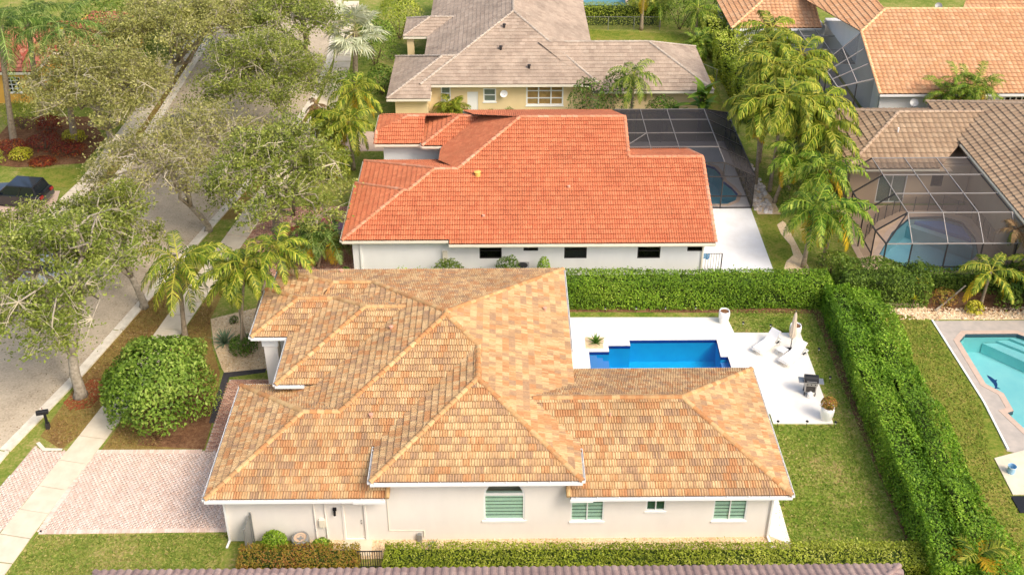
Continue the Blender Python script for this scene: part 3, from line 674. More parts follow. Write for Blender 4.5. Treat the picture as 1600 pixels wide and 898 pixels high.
# ---------------------------------------------------------------- walls, windows, doors (facades that face the street side -Y)
def wall_panel(house, outline, holes, y, m, thick=.16, name='wall'):
    """outline and holes in (x,z); holes get reveals"""
    b = MB(); flat = [p for l in [outline] + holes for p in l]
    tri = tessellate_polygon([[Vector((x, z, 0)) for x, z in l] for l in [outline] + holes]); fs = []
    for t in tri:
        (ax, az), (bx_, bz), (cx_, cz) = (flat[i] for i in t); t = tuple(t)
        fs.append(t if (bx_ - ax) * (cz - az) - (cx_ - ax) * (bz - az) > 0 else t[::-1])
    n = len(flat); b.add([(x, y, z) for x, z in flat], fs); b.add([(x, y + thick, z) for x, z in flat], [f[::-1] for f in fs])
    for l in [outline] + holes:
        k = len(l); b.add([(x, y, z) for x, z in l] + [(x, y + thick, z) for x, z in l], [(i, (i + 1) % k, (i + 1) % k + k, i + k) for i in range(k)])
    return b.build(name, MT[m], house)
def arch_pts(x0, x1, z0, z1, ztop, n=10):
    c = (x0 + x1) / 2; r = (x1 - x0) / 2; return [(x0, z0), (x1, z0), (x1, z1)] + [(c + r * math.cos(PI * k / n), z1 + (ztop - z1) * math.sin(PI * k / n)) for k in range(1, n)] + [(x0, z1)]
def window(house, x0, x1, z0, z1, y, frame='white', mull=1, bars=0, glass='glass', inner='dark_in', bands=0, sill=True, fw=.06, deep=.09, label=None):
    """frame set in the reveal; panes are separate pieces; optional striped roller shade behind"""
    f = MB(); d0 = y + .01; d1 = y + deep
    for (a, c, e, g_) in ((x0, z0, x1, z0 + fw), (x0, z1 - fw, x1, z1), (x0, z0 + fw, x0 + fw, z1 - fw), (x1 - fw, z0 + fw, x1, z1 - fw)): f.box(a, d0, c, e, d1, g_)
    xs = [x0 + (x1 - x0) * (k / (mull + 1)) for k in range(1, mull + 1)]; zs = [z0 + (z1 - z0) * (k / (bars + 1)) for k in range(1, bars + 1)]
    for x in xs: f.box(x - fw * .45, d0 + .005, z0 + fw, x + fw * .45, d1 - .005, z1 - fw)
    for z in zs: f.box(x0 + fw, d0 + .008, z - fw * .35, x1 - fw, d1 - .008, z + fw * .35)
    w = f.build('window', MT[frame], house); ex = [x0] + xs + [x1]; ez = [z0] + zs + [z1]
    for i in range(len(ex) - 1):
        for j in range(len(ez) - 1):
            MB().box(ex[i] + .02, y + .055, ez[j] + .02, ex[i + 1] - .02, y + .062, ez[j + 1] - .02).build('pane', MT[glass], w)
    if bands:
        s = MB(); st = (z1 - z0) / bands
        for k in range(bands): s.box(x0 + .03, y + .075, z0 + k * st + st * .24, x1 - .03, y + .08, z0 + (k + 1) * st)
        s.build('roller_shade', MT['shade_strip'], w); MB().box(x0 + .01, y + .092, z0 + .01, x1 - .01, y + .10, z1 - .01).build('shade_lining', MT['shade_gap'], w)
    else: MB().box(x0 + .01, y + .10, z0 + .01, x1 - .01, y + .11, z1 - .01).build('blind_or_dark_backing', MT[inner], w)  # with dark_in this is a dark sheet painting the unlit room behind
    if sill: MB().box(x0 - .05, y - .05, z0 - .09, x1 + .05, y + .02, z0 - .002).build('sill', MT[frame if frame == 'white' else 'white'], w)
    if label: w['label'] = label
    return w
def rect(x0, x1, z0, z1): return [(x0, z0), (x1, z0), (x1, z1), (x0, z1)]
def body(house, boxes, m, name='wall'):
    for (x0, y0, x1, y1, z) in boxes: MB().box(x0, y0, 0, x1, y1, z).build(name, MT[m], house)
# ================================================================ THE SETTING
POOL_A = [(4.83, 47.0), (12.68, 47.0), (12.66, 48.05), (12.26, 48.05), (12.3, 49.62), (7.26, 49.62), (7.26, 49.12), (6.0, 49.12), (6.0, 48.58), (4.85, 48.58)]
POOL_B = [(14.2, 65.2), (15.8, 65.2), (16.5, 65.7), (16.85, 66.6), (16.6, 67.6), (16.15, 68.6), (16.15, 69.8), (15.9, 70.7), (15.2, 71.2), (14.2, 71.3)]
POOL_D = [(24.5, 58.6), (26.2, 56.6), (29.0, 56.6), (31.0, 58.6), (31.6, 60.6), (31.5, 62.6), (30.4, 63.4), (28.1, 63.3), (26.2, 61.3)]
POOL_F = [(26.3, 49.4), (26.9, 50.05), (29.9, 50.05), (31.6, 48.6), (31.6, 41.6), (27.0, 41.6), (26.5, 43.25), (26.9, 43.4), (26.95, 44.8), (26.3, 45.6)]
POOL_X = [(8.6, 106.0), (13.0, 106.0), (13.0, 109.5), (8.6, 109.5)]
g = MB(); g.sheet([[(-900, -200), (900, -200), (900, 1800), (-900, 1800)], POOL_A, POOL_B, POOL_D, POOL_F, POOL_X], 0.0)
struct(g.build('ground', MT['grass']))
_lay = [0.004]
def area(name, poly, m, holes=(), z=None):
    """a ground surface laid 4 mm over the one below"""
    if z is None: z = _lay[0]; _lay[0] += 0.0006
    return struct(MB().sheet([poly] + list(holes), z).build(name, MT[m]))
def slab(name, poly, m, h=.05, parent=None):
    o = MB().prism(poly, -.05, h).build(name, MT[m], parent)
    if parent is None: struct(o)
    return o
# street: kerb line east side (measured), road to the west
EK = [(-29.2, 20.0), (-27.0, 33.0), (-25.45, 41.0), (-24.6, 44.0), (-23.85, 46.7), (-22.85, 51.0), (-22.2, 53.9), (-20.1, 63.4), (-17.6, 74.0), (-16.3, 84.0), (-16.2, 92.0), (-17.4, 108.0), (-21.0, 150.0)]
WK = [(-40.0, 30.0), (-33.5, 44.0), (-30.6, 53.0), (-29.4, 58.0), (-28.7, 64.0), (-28.0, 70.5), (-27.9, 79.0), (-28.0, 97.0), (-29.6, 109.0), (-33.0, 150.0)]
area('road', EK + WK[::-1], 'asphalt', z=.008)
def offset_line(line, d):
    o = []
    for i, p in enumerate(line):
        a = line[max(0, i - 1)]; b = line[min(len(line) - 1, i + 1)]; l = math.hypot(b[0] - a[0], b[1] - a[1]); o.append((p[0] + (b[1] - a[1]) / l * d, p[1] - (b[0] - a[0]) / l * d))
    return o
def resample(line, step):
    out = [line[0]]; acc = 0
    for a, b in zip(line, line[1:]):
        l = math.hypot(b[0] - a[0], b[1] - a[1]); n = max(1, int(l / step))
        out += [(a[0] + (b[0] - a[0]) * k / n, a[1] + (b[1] - a[1]) * k / n) for k in range(1, n + 1)]
    return out
def kerb(name, line, side):
    root = empty(name, (0, 0, 0)); root['kind'] = 'structure'; pts = resample(line, 3.0); o1 = offset_line(pts, side * .42); o2 = offset_line(pts, side * .62)
    for i in range(len(pts) - 1):
        if not (28 < pts[i][1] < 112): continue
        t = .012
        def lerp(a, b, k): return (a[0] + (b[0] - a[0]) * k, a[1] + (b[1] - a[1]) * k)
        A, B = lerp(pts[i], pts[i + 1], t), lerp(pts[i], pts[i + 1], 1 - t); A1, B1 = lerp(o1[i], o1[i + 1], t), lerp(o1[i], o1[i + 1], 1 - t); A2, B2 = lerp(o2[i], o2[i + 1], t), lerp(o2[i], o2[i + 1], 1 - t)
        b = MB(); b.prism([A, B, B1, A1], -.05, .03); b.prism([A1, B1, B2, A2], -.05, .11); b.build('kerb_stone', MT['kerb'], root)
kerb('kerb_east', EK, 1); kerb('kerb_west', WK, -1)
def walk(name, L, Rr, skip=()):
    root = empty(name, (0, 0, 0)); root['kind'] = 'structure'
    for i in range(len(L) - 1):
        n = max(1, round(math.hypot(L[i + 1][0] - L[i][0], L[i + 1][1] - L[i][1]) / 1.55))
        for k in range(n):
            f0 = k / n + .004; f1 = (k + 1) / n - .004; g_ = lambda a, b, f: (a[0] + (b[0] - a[0]) * f, a[1] + (b[1] - a[1]) * f)
            MB().prism([g_(L[i], L[i + 1], f0), g_(Rr[i], Rr[i + 1], f0), g_(Rr[i], Rr[i + 1], f1), g_(L[i], L[i + 1], f1)], -.05, .045 + random.uniform(0, .006)).build('slab', MT['concrete'], root)
walk('sidewalk_east', [(-24.6, 28.0), (-23.15, 35.5), (-22.5, 38.5), (-21.75, 42.0), (-21.05, 45.5), (-20.45, 49.7), (-19.6, 55.2), (-18.3, 63.0), (-16.6, 74.0), (-15.5, 82.0), (-15.3, 90.0), (-16.6, 108.0)],
     [(-22.9, 28.0), (-21.65, 35.2), (-21.1, 38.2), (-20.3, 41.7), (-19.6, 45.2), (-18.95, 49.5), (-18.1, 55.0), (-16.8, 62.7), (-15.1, 73.7), (-14.0, 81.8), (-13.8, 90.0), (-15.0, 108.0)])
walk('sidewalk_west', [(-39.5, 36.0), (-35.5, 46.0), (-33.3, 55.0), (-32.0, 63.0), (-31.0, 69.0), (-30.6, 79.5), (-30.6, 97.0), (-32.2, 109.0)], [(-38.0, 35.4), (-34.0, 45.4), (-31.8, 54.6), (-30.5, 62.7), (-29.6, 68.8), (-29.1, 79.5), (-29.1, 97.0), (-30.7, 109.0)])
# verges and front-yard grounds
area('verge_east', [(-23.75, 42.0), (-22.3, 41.0), (-21.7, 42.2), (-20.45, 49.7), (-19.6, 55.2), (-19.4, 57.0), (-20.9, 57.0), (-21.6, 54.0), (-22.2, 51.0), (-23.2, 46.7)], 'verge')
area('verge_near', [(-25.6, 36.0), (-24.4, 30.0), (-23.7, 30.0), (-23.1, 35.2)], 'verge')
area('verge_far_east', [(-19.5, 63.4), (-18.4, 63.5), (-16.6, 74.0), (-15.5, 82.0), (-15.8, 84.0), (-17.0, 74.0)], 'verge')
area('verge_west', [(-31.8, 55), (-30.1, 55), (-28.9, 62), (-28.2, 70), (-28.4, 97), (-29.1, 97), (-29.2, 79), (-29.6, 69)], 'verge')
area('tree_mulch', [(-23.5, 44.6), (-22.9, 43.9), (-21.9, 44.2), (-21.5, 45.6), (-22.0, 46.6), (-22.7, 46.5)], 'mulch_red')
area('front_yard', [(-20.3, 41.0), (-15.1, 41.0), (-15.2, 43.5), (-15.7, 47.0), (-16.7, 49.4), (-17.4, 51.9), (-17.2, 56.0), (-18.0, 55.0), (-18.9, 49.5), (-19.5, 45.2)], 'verge')
area('bush_bed', [(-18.6, 41.3), (-15.15, 40.95), (-15.2, 44.0), (-16.0, 46.0), (-18.8, 44.5)], 'mulch')
area('gravel_bed', [(-17.4, 52.0), (-14.2, 53.4), (-12.4, 52.0), (-12.2, 47.2), (-13.3, 47.2), (-15.4, 46.9), (-15.7, 47.4), (-16.6, 49.4)], 'gravel')
area('planting_bed', [(-14.2, 53.6), (-12.4, 52.2), (-12.2, 49.0), (-13.3, 50.0), (-14.6, 52.2)], 'mulch')
area('bed_edging', [(-15.5, 47.0), (-13.2, 47.35), (-13.2, 47.0), (-15.1, 46.6), (-15.05, 42.9), (-15.35, 42.9)], 'stone_dark')
area('lawn_front', [(-21.4, 35.2), (-12.6, 35.2), (-12.4, 30.0), (-23.0, 28.0)], 'grass')
area('lawn_back', [(12.6, 34.3), (18.6, 34.2), (18.9, 42.0), (19.4, 52.7), (3.0, 52.9), (3.0, 51.7), (17.0, 50.0), (17.0, 42.4), (12.6, 42.4)], 'lawn_a')
area('hedge_bed', [(18.3, 32.0), (19.0, 32.0), (19.7, 52.0), (19.0, 52.7), (3.0, 53.0), (3.0, 52.5), (18.6, 52.2), (18.35, 42.0)], 'mulch')
area('gravel_strip', [(-9.6, 35.05), (-9.6, 33.9), (12.2, 33.9), (13.1, 34.4), (12.9, 36.0), (12.2, 36.0), (12.2, 35.05)], 'gravel')
area('lawn_neighbour', [(21.5, 30.0), (27.0, 30.0), (25.6, 44.0), (25.4, 51.3), (22.5, 53.2), (21.5, 52.0)], 'lawn_f')
area('bed_right', [(23.2, 52.2), (25.5, 51.5), (34.0, 51.4), (34.0, 56.0), (24.0, 55.5)], 'gravel', holes=())
area('bed_right_mulch', [(25.6, 52.3), (34.0, 52.2), (34.0, 55.6), (25.0, 55.2)], 'mulch')
area('lawn_strip_b', [(17.3, 56.4), (19.3, 56.6), (19.6, 64.0), (17.6, 64.2)], 'lawn_f')
area('mulch_island', [(18.7, 62.4), (19.2, 62.9), (19.7, 62.0), (19.9, 60.4), (20.4, 58.8), (20.3, 57.0), (19.2, 56.4), (18.1, 56.5), (17.9, 57.0), (18.3, 57.9), (18.9, 58.6), (19.0, 59.8), (18.7, 61.2)], 'gravel')
area('rock_bed', [(17.5, 71.5), (18.6, 71.5), (19.4, 66.0), (19.3, 63.8), (17.7, 63.8)], 'gravel')
area('side_yard_b', [(19.6, 56.0), (23.4, 56.0), (23.5, 76.0), (18.4, 98.0), (17.2, 98.0), (17.4, 76.0), (19.2, 66.0)], 'grass')
area('lawn_c', [(17.2, 76.0), (18.6, 76.0), (18.6, 98.0), (8.0, 99.4), (8.0, 92.0), (17.0, 90.0)], 'lawn_f')
area('lawn_yellow_house', [(-36.4, 70.9), (-31.4, 71.1), (-30.8, 67.9), (-33.8, 68.4)], 'lawn_f')
area('croton_bed', [(-40.0, 72.0), (-36.4, 71.2), (-31.6, 71.8), (-31.4, 76.0), (-34.0, 80.0), (-40.0, 80.0)], 'mulch')
area('driveway_west', [(-40.0, 67.5), (-31.9, 67.6), (-31.0, 63.4), (-40.0, 62.0)], 'coping_tan')
area('driveway_c', [(-14.8, 77.0), (-9.0, 77.0), (-9.0, 73.6), (-12.0, 73.6), (-15.6, 74.5)], 'coping_tan')

# paved drives: each brick is real, laid in courses
def pavers(name, poly, m, ang=0.0, bw=.22, bh=.11, z=.012, root_kind='structure', jointm='joint', label=None):
    root = area(name, poly, jointm, z=.009); ca, sa = math.cos(ang), math.sin(ang); V = []; F = []; R = []
    us = [x * ca + y * sa for x, y in poly]; vs = [-x * sa + y * ca for x, y in poly]; rg = random.Random(len(poly) * 7 + int(us[0] * 10)); gp = .009
    j = 0; v = min(vs)
    while v < max(vs):
        u = min(us) - (bw / 2 if j % 2 else 0)
        while u < max(us):
            cs = [(u + bw / 2, v + bh / 2)]; x, y = cs[0][0] * ca - cs[0][1] * sa, cs[0][0] * sa + cs[0][1] * ca
            if inpoly(x, y, poly):
                zz = z + rg.uniform(0, .005); o = len(V)
                for (a, b, c) in ((gp, gp, 0), (bw - gp, gp, 0), (bw - gp, bh - gp, 0), (gp, bh - gp, 0), (gp, gp, 1), (bw - gp, gp, 1), (bw - gp, bh - gp, 1), (gp, bh - gp, 1)):
                    p, q = u + a, v + b; V.append((p * ca - q * sa, p * sa + q * ca, zz if c else 0.0))
                r = rg.random()
                for f in ((4, 5, 6, 7), (0, 1, 5, 4), (1, 2, 6, 5), (2, 3, 7, 6), (3, 0, 4, 7)): F.append(tuple(k + o for k in f)); R.append(r)
            u += bw
        v += bh; j += 1
    o = link_mesh('paver_field', np_mesh('paver_field', V, F, MT[m], R), root); o['kind'] = 'stuff'; return root
pavers('driveway', [(-21.4, 35.6), (-12.7, 35.65), (-12.7, 40.8), (-20.6, 40.85)], 'paver', 1.38)
pavers('driveway_apron', [(-24.3, 38.6), (-23.75, 41.3), (-23.2, 40.9), (-22.3, 40.9), (-22.0, 40.9), (-23.2, 35.6), (-24.9, 35.6)], 'paver', 1.38)
pavers('paver_path', [(-15.05, 40.8), (-12.7, 40.8), (-12.7, 46.4), (-15.05, 46.4)], 'paver_path', .02)
pavers('driveway_b', [(-18.6, 61.6), (-16.9, 64.4), (-14.1, 65.2), (-10.0, 65.2), (-9.3, 63.0), (-9.3, 55.0), (-12.5, 54.5), (-14.6, 56.6)], 'paver_path', .2, .3, .15)
pavers('pool_deck_f', [(25.4, 51.3), (34.0, 51.3), (34.0, 40.0), (25.6, 40.0), (25.6, 44.1)], 'paver_f', 0.0, .3, .15) if False else None
for (a_, b_) in (((-21.4, 35.6), (-12.7, 35.65)), ((-20.6, 40.85), (-15.1, 40.82)), ((-21.4, 35.6), (-20.6, 40.85))):
    L_ = math.hypot(b_[0] - a_[0], b_[1] - a_[1]); dx_, dy_ = (b_[0] - a_[0]) / L_, (b_[1] - a_[1]) / L_; e_ = MB(); n_ = int(L_ / .115); rg_ = random.Random(n_)
    for k_ in range(n_):
        e_.cur = rg_.random(); u0_, u1_ = k_ * .115 + .006, (k_ + 1) * .115 - .006
        e_.prism([(a_[0] + dx_ * u0_ + dy_ * .12, a_[1] + dy_ * u0_ - dx_ * .12), (a_[0] + dx_ * u1_ + dy_ * .12, a_[1] + dy_ * u1_ - dx_ * .12), (a_[0] + dx_ * u1_ - dy_ * .12, a_[1] + dy_ * u1_ + dx_ * .12), (a_[0] + dx_ * u0_ - dy_ * .12, a_[1] + dy_ * u0_ + dx_ * .12)], 0, .026)
    o_ = e_.build('border_course', MT['paver'], bpy.data.objects['driveway']); o_['kind'] = 'stuff'
area('drive_edging', [(-23.75, 41.45), (-23.6, 41.55), (-23.15, 41.1), (-22.25, 41.05), (-22.25, 40.9), (-23.2, 40.88)], 'kerb', z=.05)

# ---------------------------------------------------------------- pools and decks
def pool(name, poly, floor_m, band_m, water_m, depth, level, cop_m, cop_w, deck_z, label, steps=None, cat='swimming pool', extra=None, copin=True):
    cx = sum(p[0] for p in poly) / len(poly); cy = sum(p[1] for p in poly) / len(poly); root = empty(name, (cx, cy, 0), 0, label, cat); n = len(poly)
    a = sum(poly[i][0] * poly[(i + 1) % n][1] - poly[(i + 1) % n][0] * poly[i][1] for i in range(n)); P = poly if a > 0 else poly[::-1]
    b = MB(); b.sheet([P], -depth); b.add([(x, y, -depth) for x, y in P] + [(x, y, level - .12) for x, y in P], [((i + 1) % n, i, i + n, (i + 1) % n + n) for i in range(n)]); b.build('basin', MT[floor_m], root)
    b = MB(); b.add([(x, y, level - .12) for x, y in P] + [(x, y, deck_z) for x, y in P], [((i + 1) % n, i, i + n, (i + 1) % n + n) for i in range(n)]); b.build('tile_band', MT[band_m], root)
    MB().sheet([P], level).build('water', MT[water_m], root)
    if copin:
        O = []
        for i in range(n):
            a0, b0, c0 = Vector(P[i - 1]), Vector(P[i]), Vector(P[(i + 1) % n]); d1 = (b0 - a0).normalized(); d2 = (c0 - b0).normalized(); m_ = Vector((d1.y + d2.y, -d1.x - d2.x)); m_.normalize()
            O.append(b0 + m_ * cop_w / max(.4, m_.dot(Vector((d1.y, -d1.x)))))
        for i in range(n):
            j = (i + 1) % n; MB().prism([P[i], P[j], tuple(O[j]), tuple(O[i])], deck_z - .02, deck_z + .012).build('coping', MT[cop_m], root)
    for st in (steps or []):
        b = MB(); b.prism(st[0], -depth + .01, level - st[1]); b.build('step', MT[floor_m if len(st) < 3 else st[2]], root)
    return root
MT['pool_step'] = mat('pool_step', (96, 158, 222), .6)
DECK_A = [(2.9, 43.3), (14.0, 43.3), (14.0, 42.55), (17.12, 42.5), (17.3, 50.25), (13.45, 50.3), (13.3, 51.8), (2.9, 51.9)]
struct(MB().sheet([DECK_A, POOL_A], .05).build('pool_deck', MT['deck_white']))
b = MB(); n = len(DECK_A); b.add([(x, y, -.02) for x, y in DECK_A] + [(x, y, .05) for x, y in DECK_A], [(i, (i + 1) % n, (i + 1) % n + n, i + n) for i in range(n)]); struct(b.build('deck_edge', MT['deck_white']))
pool('blue_pool', POOL_A, 'pool_blue', 'tileband', 'water', 1.5, -.04, 'coping', .30, .052, 'deep blue stepped pool in the white deck behind the tan tiled house',
     [([(4.84, 47.01), (5.3, 47.01), (5.3, 48.57), (4.84, 48.57)], .16, 'pool_step'), ([(5.31, 47.01), (5.65, 47.01), (5.65, 48.57), (5.31, 48.57)], .34, 'pool_step'), ([(5.66, 47.01), (6.0, 47.01), (6.0, 48.57), (5.66, 48.57)], .56, 'pool_step'),
      ([(12.28, 47.01), (12.66, 47.01), (12.66, 48.03), (12.28, 48.03)], .3, 'pool_step')])
area('pebble_bed', [(4.68, 48.75), (5.75, 48.75), (5.8, 49.95), (4.72, 49.95)], 'gravel', z=.056)
# neighbour pools
area('deck_b_white', [(12.6, 56.6), (17.2, 56.6), (17.35, 64.6), (12.6, 64.6)], 'deck_b', z=.03)
struct(MB().sheet([[(8.6, 64.62), (17.35, 64.62), (17.5, 75.0), (8.6, 75.0)], POOL_B], .032).build('deck_b_grey', MT['deck_grey']))
pool('kidney_pool', POOL_B, 'pool_b', 'tileband', 'water', 1.4, -.05, 'coping_tan', .28, .034, 'kidney shaped pool under the dark screen cage beside the orange roof')
struct(MB().sheet([[(23.0, 56.2), (25.0, 55.5), (33.4, 55.5), (33.4, 64.9), (23.0, 64.9)], POOL_D], .03).build('deck_d', MT['deck_tan']))
pool('cage_pool', POOL_D, 'pool_d', 'tileband_f', 'water', 1.5, -.06, 'coping_tan', .35, .032, 'teal angular pool under the screen cage of the brown roofed house',
     [([(30.3, 63.35), (28.5, 63.3), (31.5, 60.9), (31.5, 62.5)], .25, 'pool_step'), ([(28.5, 63.28), (27.9, 63.1), (31.4, 60.2), (31.55, 60.85)], .5)])
struct(MB().sheet([[(25.45, 51.35), (40.0, 51.35), (40.0, 36.0), (25.3, 40.4), (25.6, 44.1)], POOL_F], .03).build('deck_f', MT['deck_f']))
MB().bar((25.42, 51.4, .05), (25.6, 44.1, .05), .1, .06).bar((25.6, 44.1, .05), (25.4, 40.5, .05), .1, .06).build('deck_trim', MT['white'])['kind'] = 'structure'
pf = pool('turquoise_pool', POOL_F, 'pool_teal', 'tileband_f', 'water_f', 1.3, -.10, 'coping_tan', .32, .034, 'pale turquoise pool cut by the right edge of the picture',
     [([(28.0, 50.0), (29.9, 50.0), (31.6, 48.6), (31.6, 46.9), (31.0, 46.9)], .5), ([(28.8, 50.02), (29.9, 50.02), (31.6, 48.7), (31.6, 47.6)], .34), ([(29.5, 50.03), (29.9, 50.03), (31.6, 48.8), (31.6, 48.2)], .18)])
d = MB(); c = (27.75, 47.3); dol = [(-.18, .75), (.0, .55), (.14, .25), (.3, .3), (.16, .08), (.12, -.2), (0, -.42), (.14, -.62), (-.05, -.55), (-.28, -.66), (-.12, -.42), (-.1, -.1), (-.16, .2), (-.2, .5)]
d.prism([(c[0] + x * .9, c[1] + y * .9) for x, y in dol], -1.30, -1.29); d.build('dolphin_mosaic', MT['mosaic'], pf)
pool('far_pool', POOL_X, 'pool_d', 'tileband_f', 'water', 1.4, -.05, 'coping_tan', .3, .02, 'far teal pool beyond the clipped hedge at the top edge')
# ---------------------------------------------------------------- loose stones in the beds
def stones(name, spots, m, parent=None, size=(.08, .2), kind='stuff'):
    V = []; F = []; R = []; rg = random.Random(5)
    for x, y, z in spots:
        s = rg.uniform(*size); o = len(V); a = rg.uniform(0, 6)
        for k in range(5): V.append((x + s * math.cos(a + k * 1.2566) * rg.uniform(.7, 1.1), y + s * math.sin(a + k * 1.2566) * rg.uniform(.7, 1.1), z))
        for k in range(5): V.append((x + .6 * s * math.cos(a + k * 1.2566), y + .6 * s * math.sin(a + k * 1.2566), z + s * rg.uniform(.45, .8)))
        r = rg.random()
        for k in range(5): F.append((o + k, o + (k + 1) % 5, o + 5 + (k + 1) % 5, o + 5 + k)); R.append(r)
        F.append((o + 5, o + 6, o + 7, o + 8)); R.append(r); F.append((o + 5, o + 8, o + 9, o + 9)) if False else F.append((o + 8, o + 9, o + 5, o + 6)); R.append(r)
    o = link_mesh(name, np_mesh(name, V, F, MT[m], R), parent); o['kind'] = kind; return o
rg = random.Random(3)
tag(stones('white_rocks', [(rg.uniform(17.6, 18.9), rg.uniform(64.0, 71), 0) for _ in range(260)], 'rock', size=(.08, .24)), 'heap of pale rocks beside the dark screen cage', 'rocks')
tag(stones('strip_pebbles', [(rg.uniform(-9.5, 12.9), rg.uniform(34.0, 35.0), 0) for _ in range(3800)], 'pebble', size=(.02, .05)), 'loose beige pebbles along the front wall of the tan house', 'pebbles')
tag(stones('bed_pebbles', [(x, y, 0) for x, y in ((rg.uniform(-17.4, -12.2), rg.uniform(46.8, 53.4)) for _ in range(2600)) if inpoly(x, y, [(-17.4, 52.0), (-14.2, 53.4), (-12.4, 52.0), (-12.2, 47.4), (-15.4, 47.1), (-16.6, 49.4)])], 'pebble', size=(.03, .06)), 'loose tan pebbles round the grey agave bed', 'pebbles')
tag(stones('right_bed_stones', [(rg.uniform(23.6, 33), rg.uniform(51.5, 52.7), 0) for _ in range(900)], 'pebble', size=(.04, .10)), 'pale stones edging the bed behind the turquoise pool', 'stones')

# ---------------------------------------------------------------- short grass: tufts too many to count
def turf(name, label, poly, n, cols, size=(.03, .07), avoid=()):
    r = np.random.default_rng(n); xs = [p[0] for p in poly]; ys = [p[1] for p in poly]; P = []
    X = r.uniform(min(xs), max(xs), n * 2); Y = r.uniform(min(ys), max(ys), n * 2)
    P = np.array([(x, y, 0.0) for x, y in zip(X, Y) if inpoly(x, y, poly) and not any(inpoly(x, y, a) for a in avoid)][:n]); k = len(P)
    patch = lumps(P[:, 0] * 1.1, P[:, 1] * 1.1, P[:, 0] * 0, 17); a = r.uniform(0, 6.28, k); w = r.uniform(.03, .07, k); h = r.uniform(*size, k); d = np.stack([np.cos(a), np.sin(a), a * 0], 1) * w[:, None]; ln = r.normal(0, .04, (k, 3)); ln[:, 2] = h
    V = np.stack([P - d, P + d, P + d * .5 + ln, P - d * .5 + ln], 1).reshape(-1, 3); F = np.arange(4 * k).reshape(-1, 4)
    m = mat_rnd(name + '_mat', cols, rough=.8, interp='LINEAR', transl=.25, namt=0)
    o = link_mesh(name, np_mesh(name, V, F, m, np.clip(.5 + .28 * patch + r.normal(0, .2, k), 0, .999))); tag(o, label, 'grass', kind='stuff')
GA = [(104, 132, 46), (132, 150, 60), (156, 160, 76), (186, 172, 110)]; GV = [(136, 126, 66), (160, 140, 80), (150, 114, 72), (184, 160, 110)]
turf('lawn_grass', 'short grass of the back lawn beside the white deck', [(12.7, 34.3), (18.6, 34.2), (18.9, 42.0), (19.2, 52.5), (13.4, 52.5), (13.5, 50.4), (17.4, 50.3), (17.2, 42.4), (12.9, 42.4)], 15000, GA)
turf('front_grass', 'short patchy grass left of the garage wall', [(-21.4, 35.4), (-12.7, 35.4), (-12.5, 31.0), (-22.4, 31.0)], 9000, [(108, 134, 52), (142, 156, 66), (172, 166, 90), (200, 174, 120)])
turf('neighbour_grass', 'yellowish grass between the big hedge and the turquoise pool', [(22.2, 31.0), (24.2, 36.0), (24.3, 40.0), (25.4, 44.0), (25.2, 51.2), (22.8, 52.8), (22.3, 50.0)], 8000, [(108, 128, 44), (134, 144, 58), (158, 154, 72), (172, 154, 88)])
turf('verge_grass', 'dry grass on the verge between kerb and sidewalk', [(-23.6, 42.2), (-22.3, 41.2), (-21.8, 42.2), (-20.55, 49.7), (-19.7, 55.2), (-19.5, 57.0), (-20.8, 57.0), (-21.5, 54.0), (-22.1, 51.0), (-23.1, 46.7)], 5000, GV)
turf('yard_grass', 'dry grass of the front yard round the big bush', [(-20.2, 41.1), (-17.4, 41.1), (-17.0, 49.0), (-17.5, 53.0), (-18.1, 54.5), (-18.8, 49.5), (-19.4, 45.2)], 4000, GV)

# fallen leaves along both kerbs and under the trees
def litter(name, label, line, d0, d1, n, seed):
    r = np.random.default_rng(seed); pts = np.array(resample(line, 1.0)); pts = pts[(pts[:, 1] > 36) & (pts[:, 1] < 100)]; i = r.integers(0, len(pts), n); P = np.zeros((n, 3)); P[:, :2] = pts[i]; P[:, 0] += r.uniform(0, 1, n) ** 2.2 * (d1 - d0) + d0; P[:, 1] += r.uniform(-.6, .6, n); P[:, 2] = .016
    V, F = leaf_quads(P, norm(r.normal(0, .12, (n, 3)) + np.array([0, 0, 1])), .09, r); m = mat_rnd(name + '_mat', [(112, 84, 52), (146, 112, 68), (128, 112, 60), (92, 70, 48)], rough=.9, interp='LINEAR', namt=0)
    tag(link_mesh(name, np_mesh(name, V, F, m, r.uniform(0, 1, n))), label, 'leaves', kind='stuff')
litter('leaf_litter', 'fallen brown leaves along the near kerb of the street', EK, -.1, -3.2, 1000, 5); litter('leaf_litter', 'fallen brown leaves along the far kerb of the street', WK, .1, 3.2, 900, 6)
MT['vent_pink'] = mat('vent_pink', (214, 160, 132), .8)
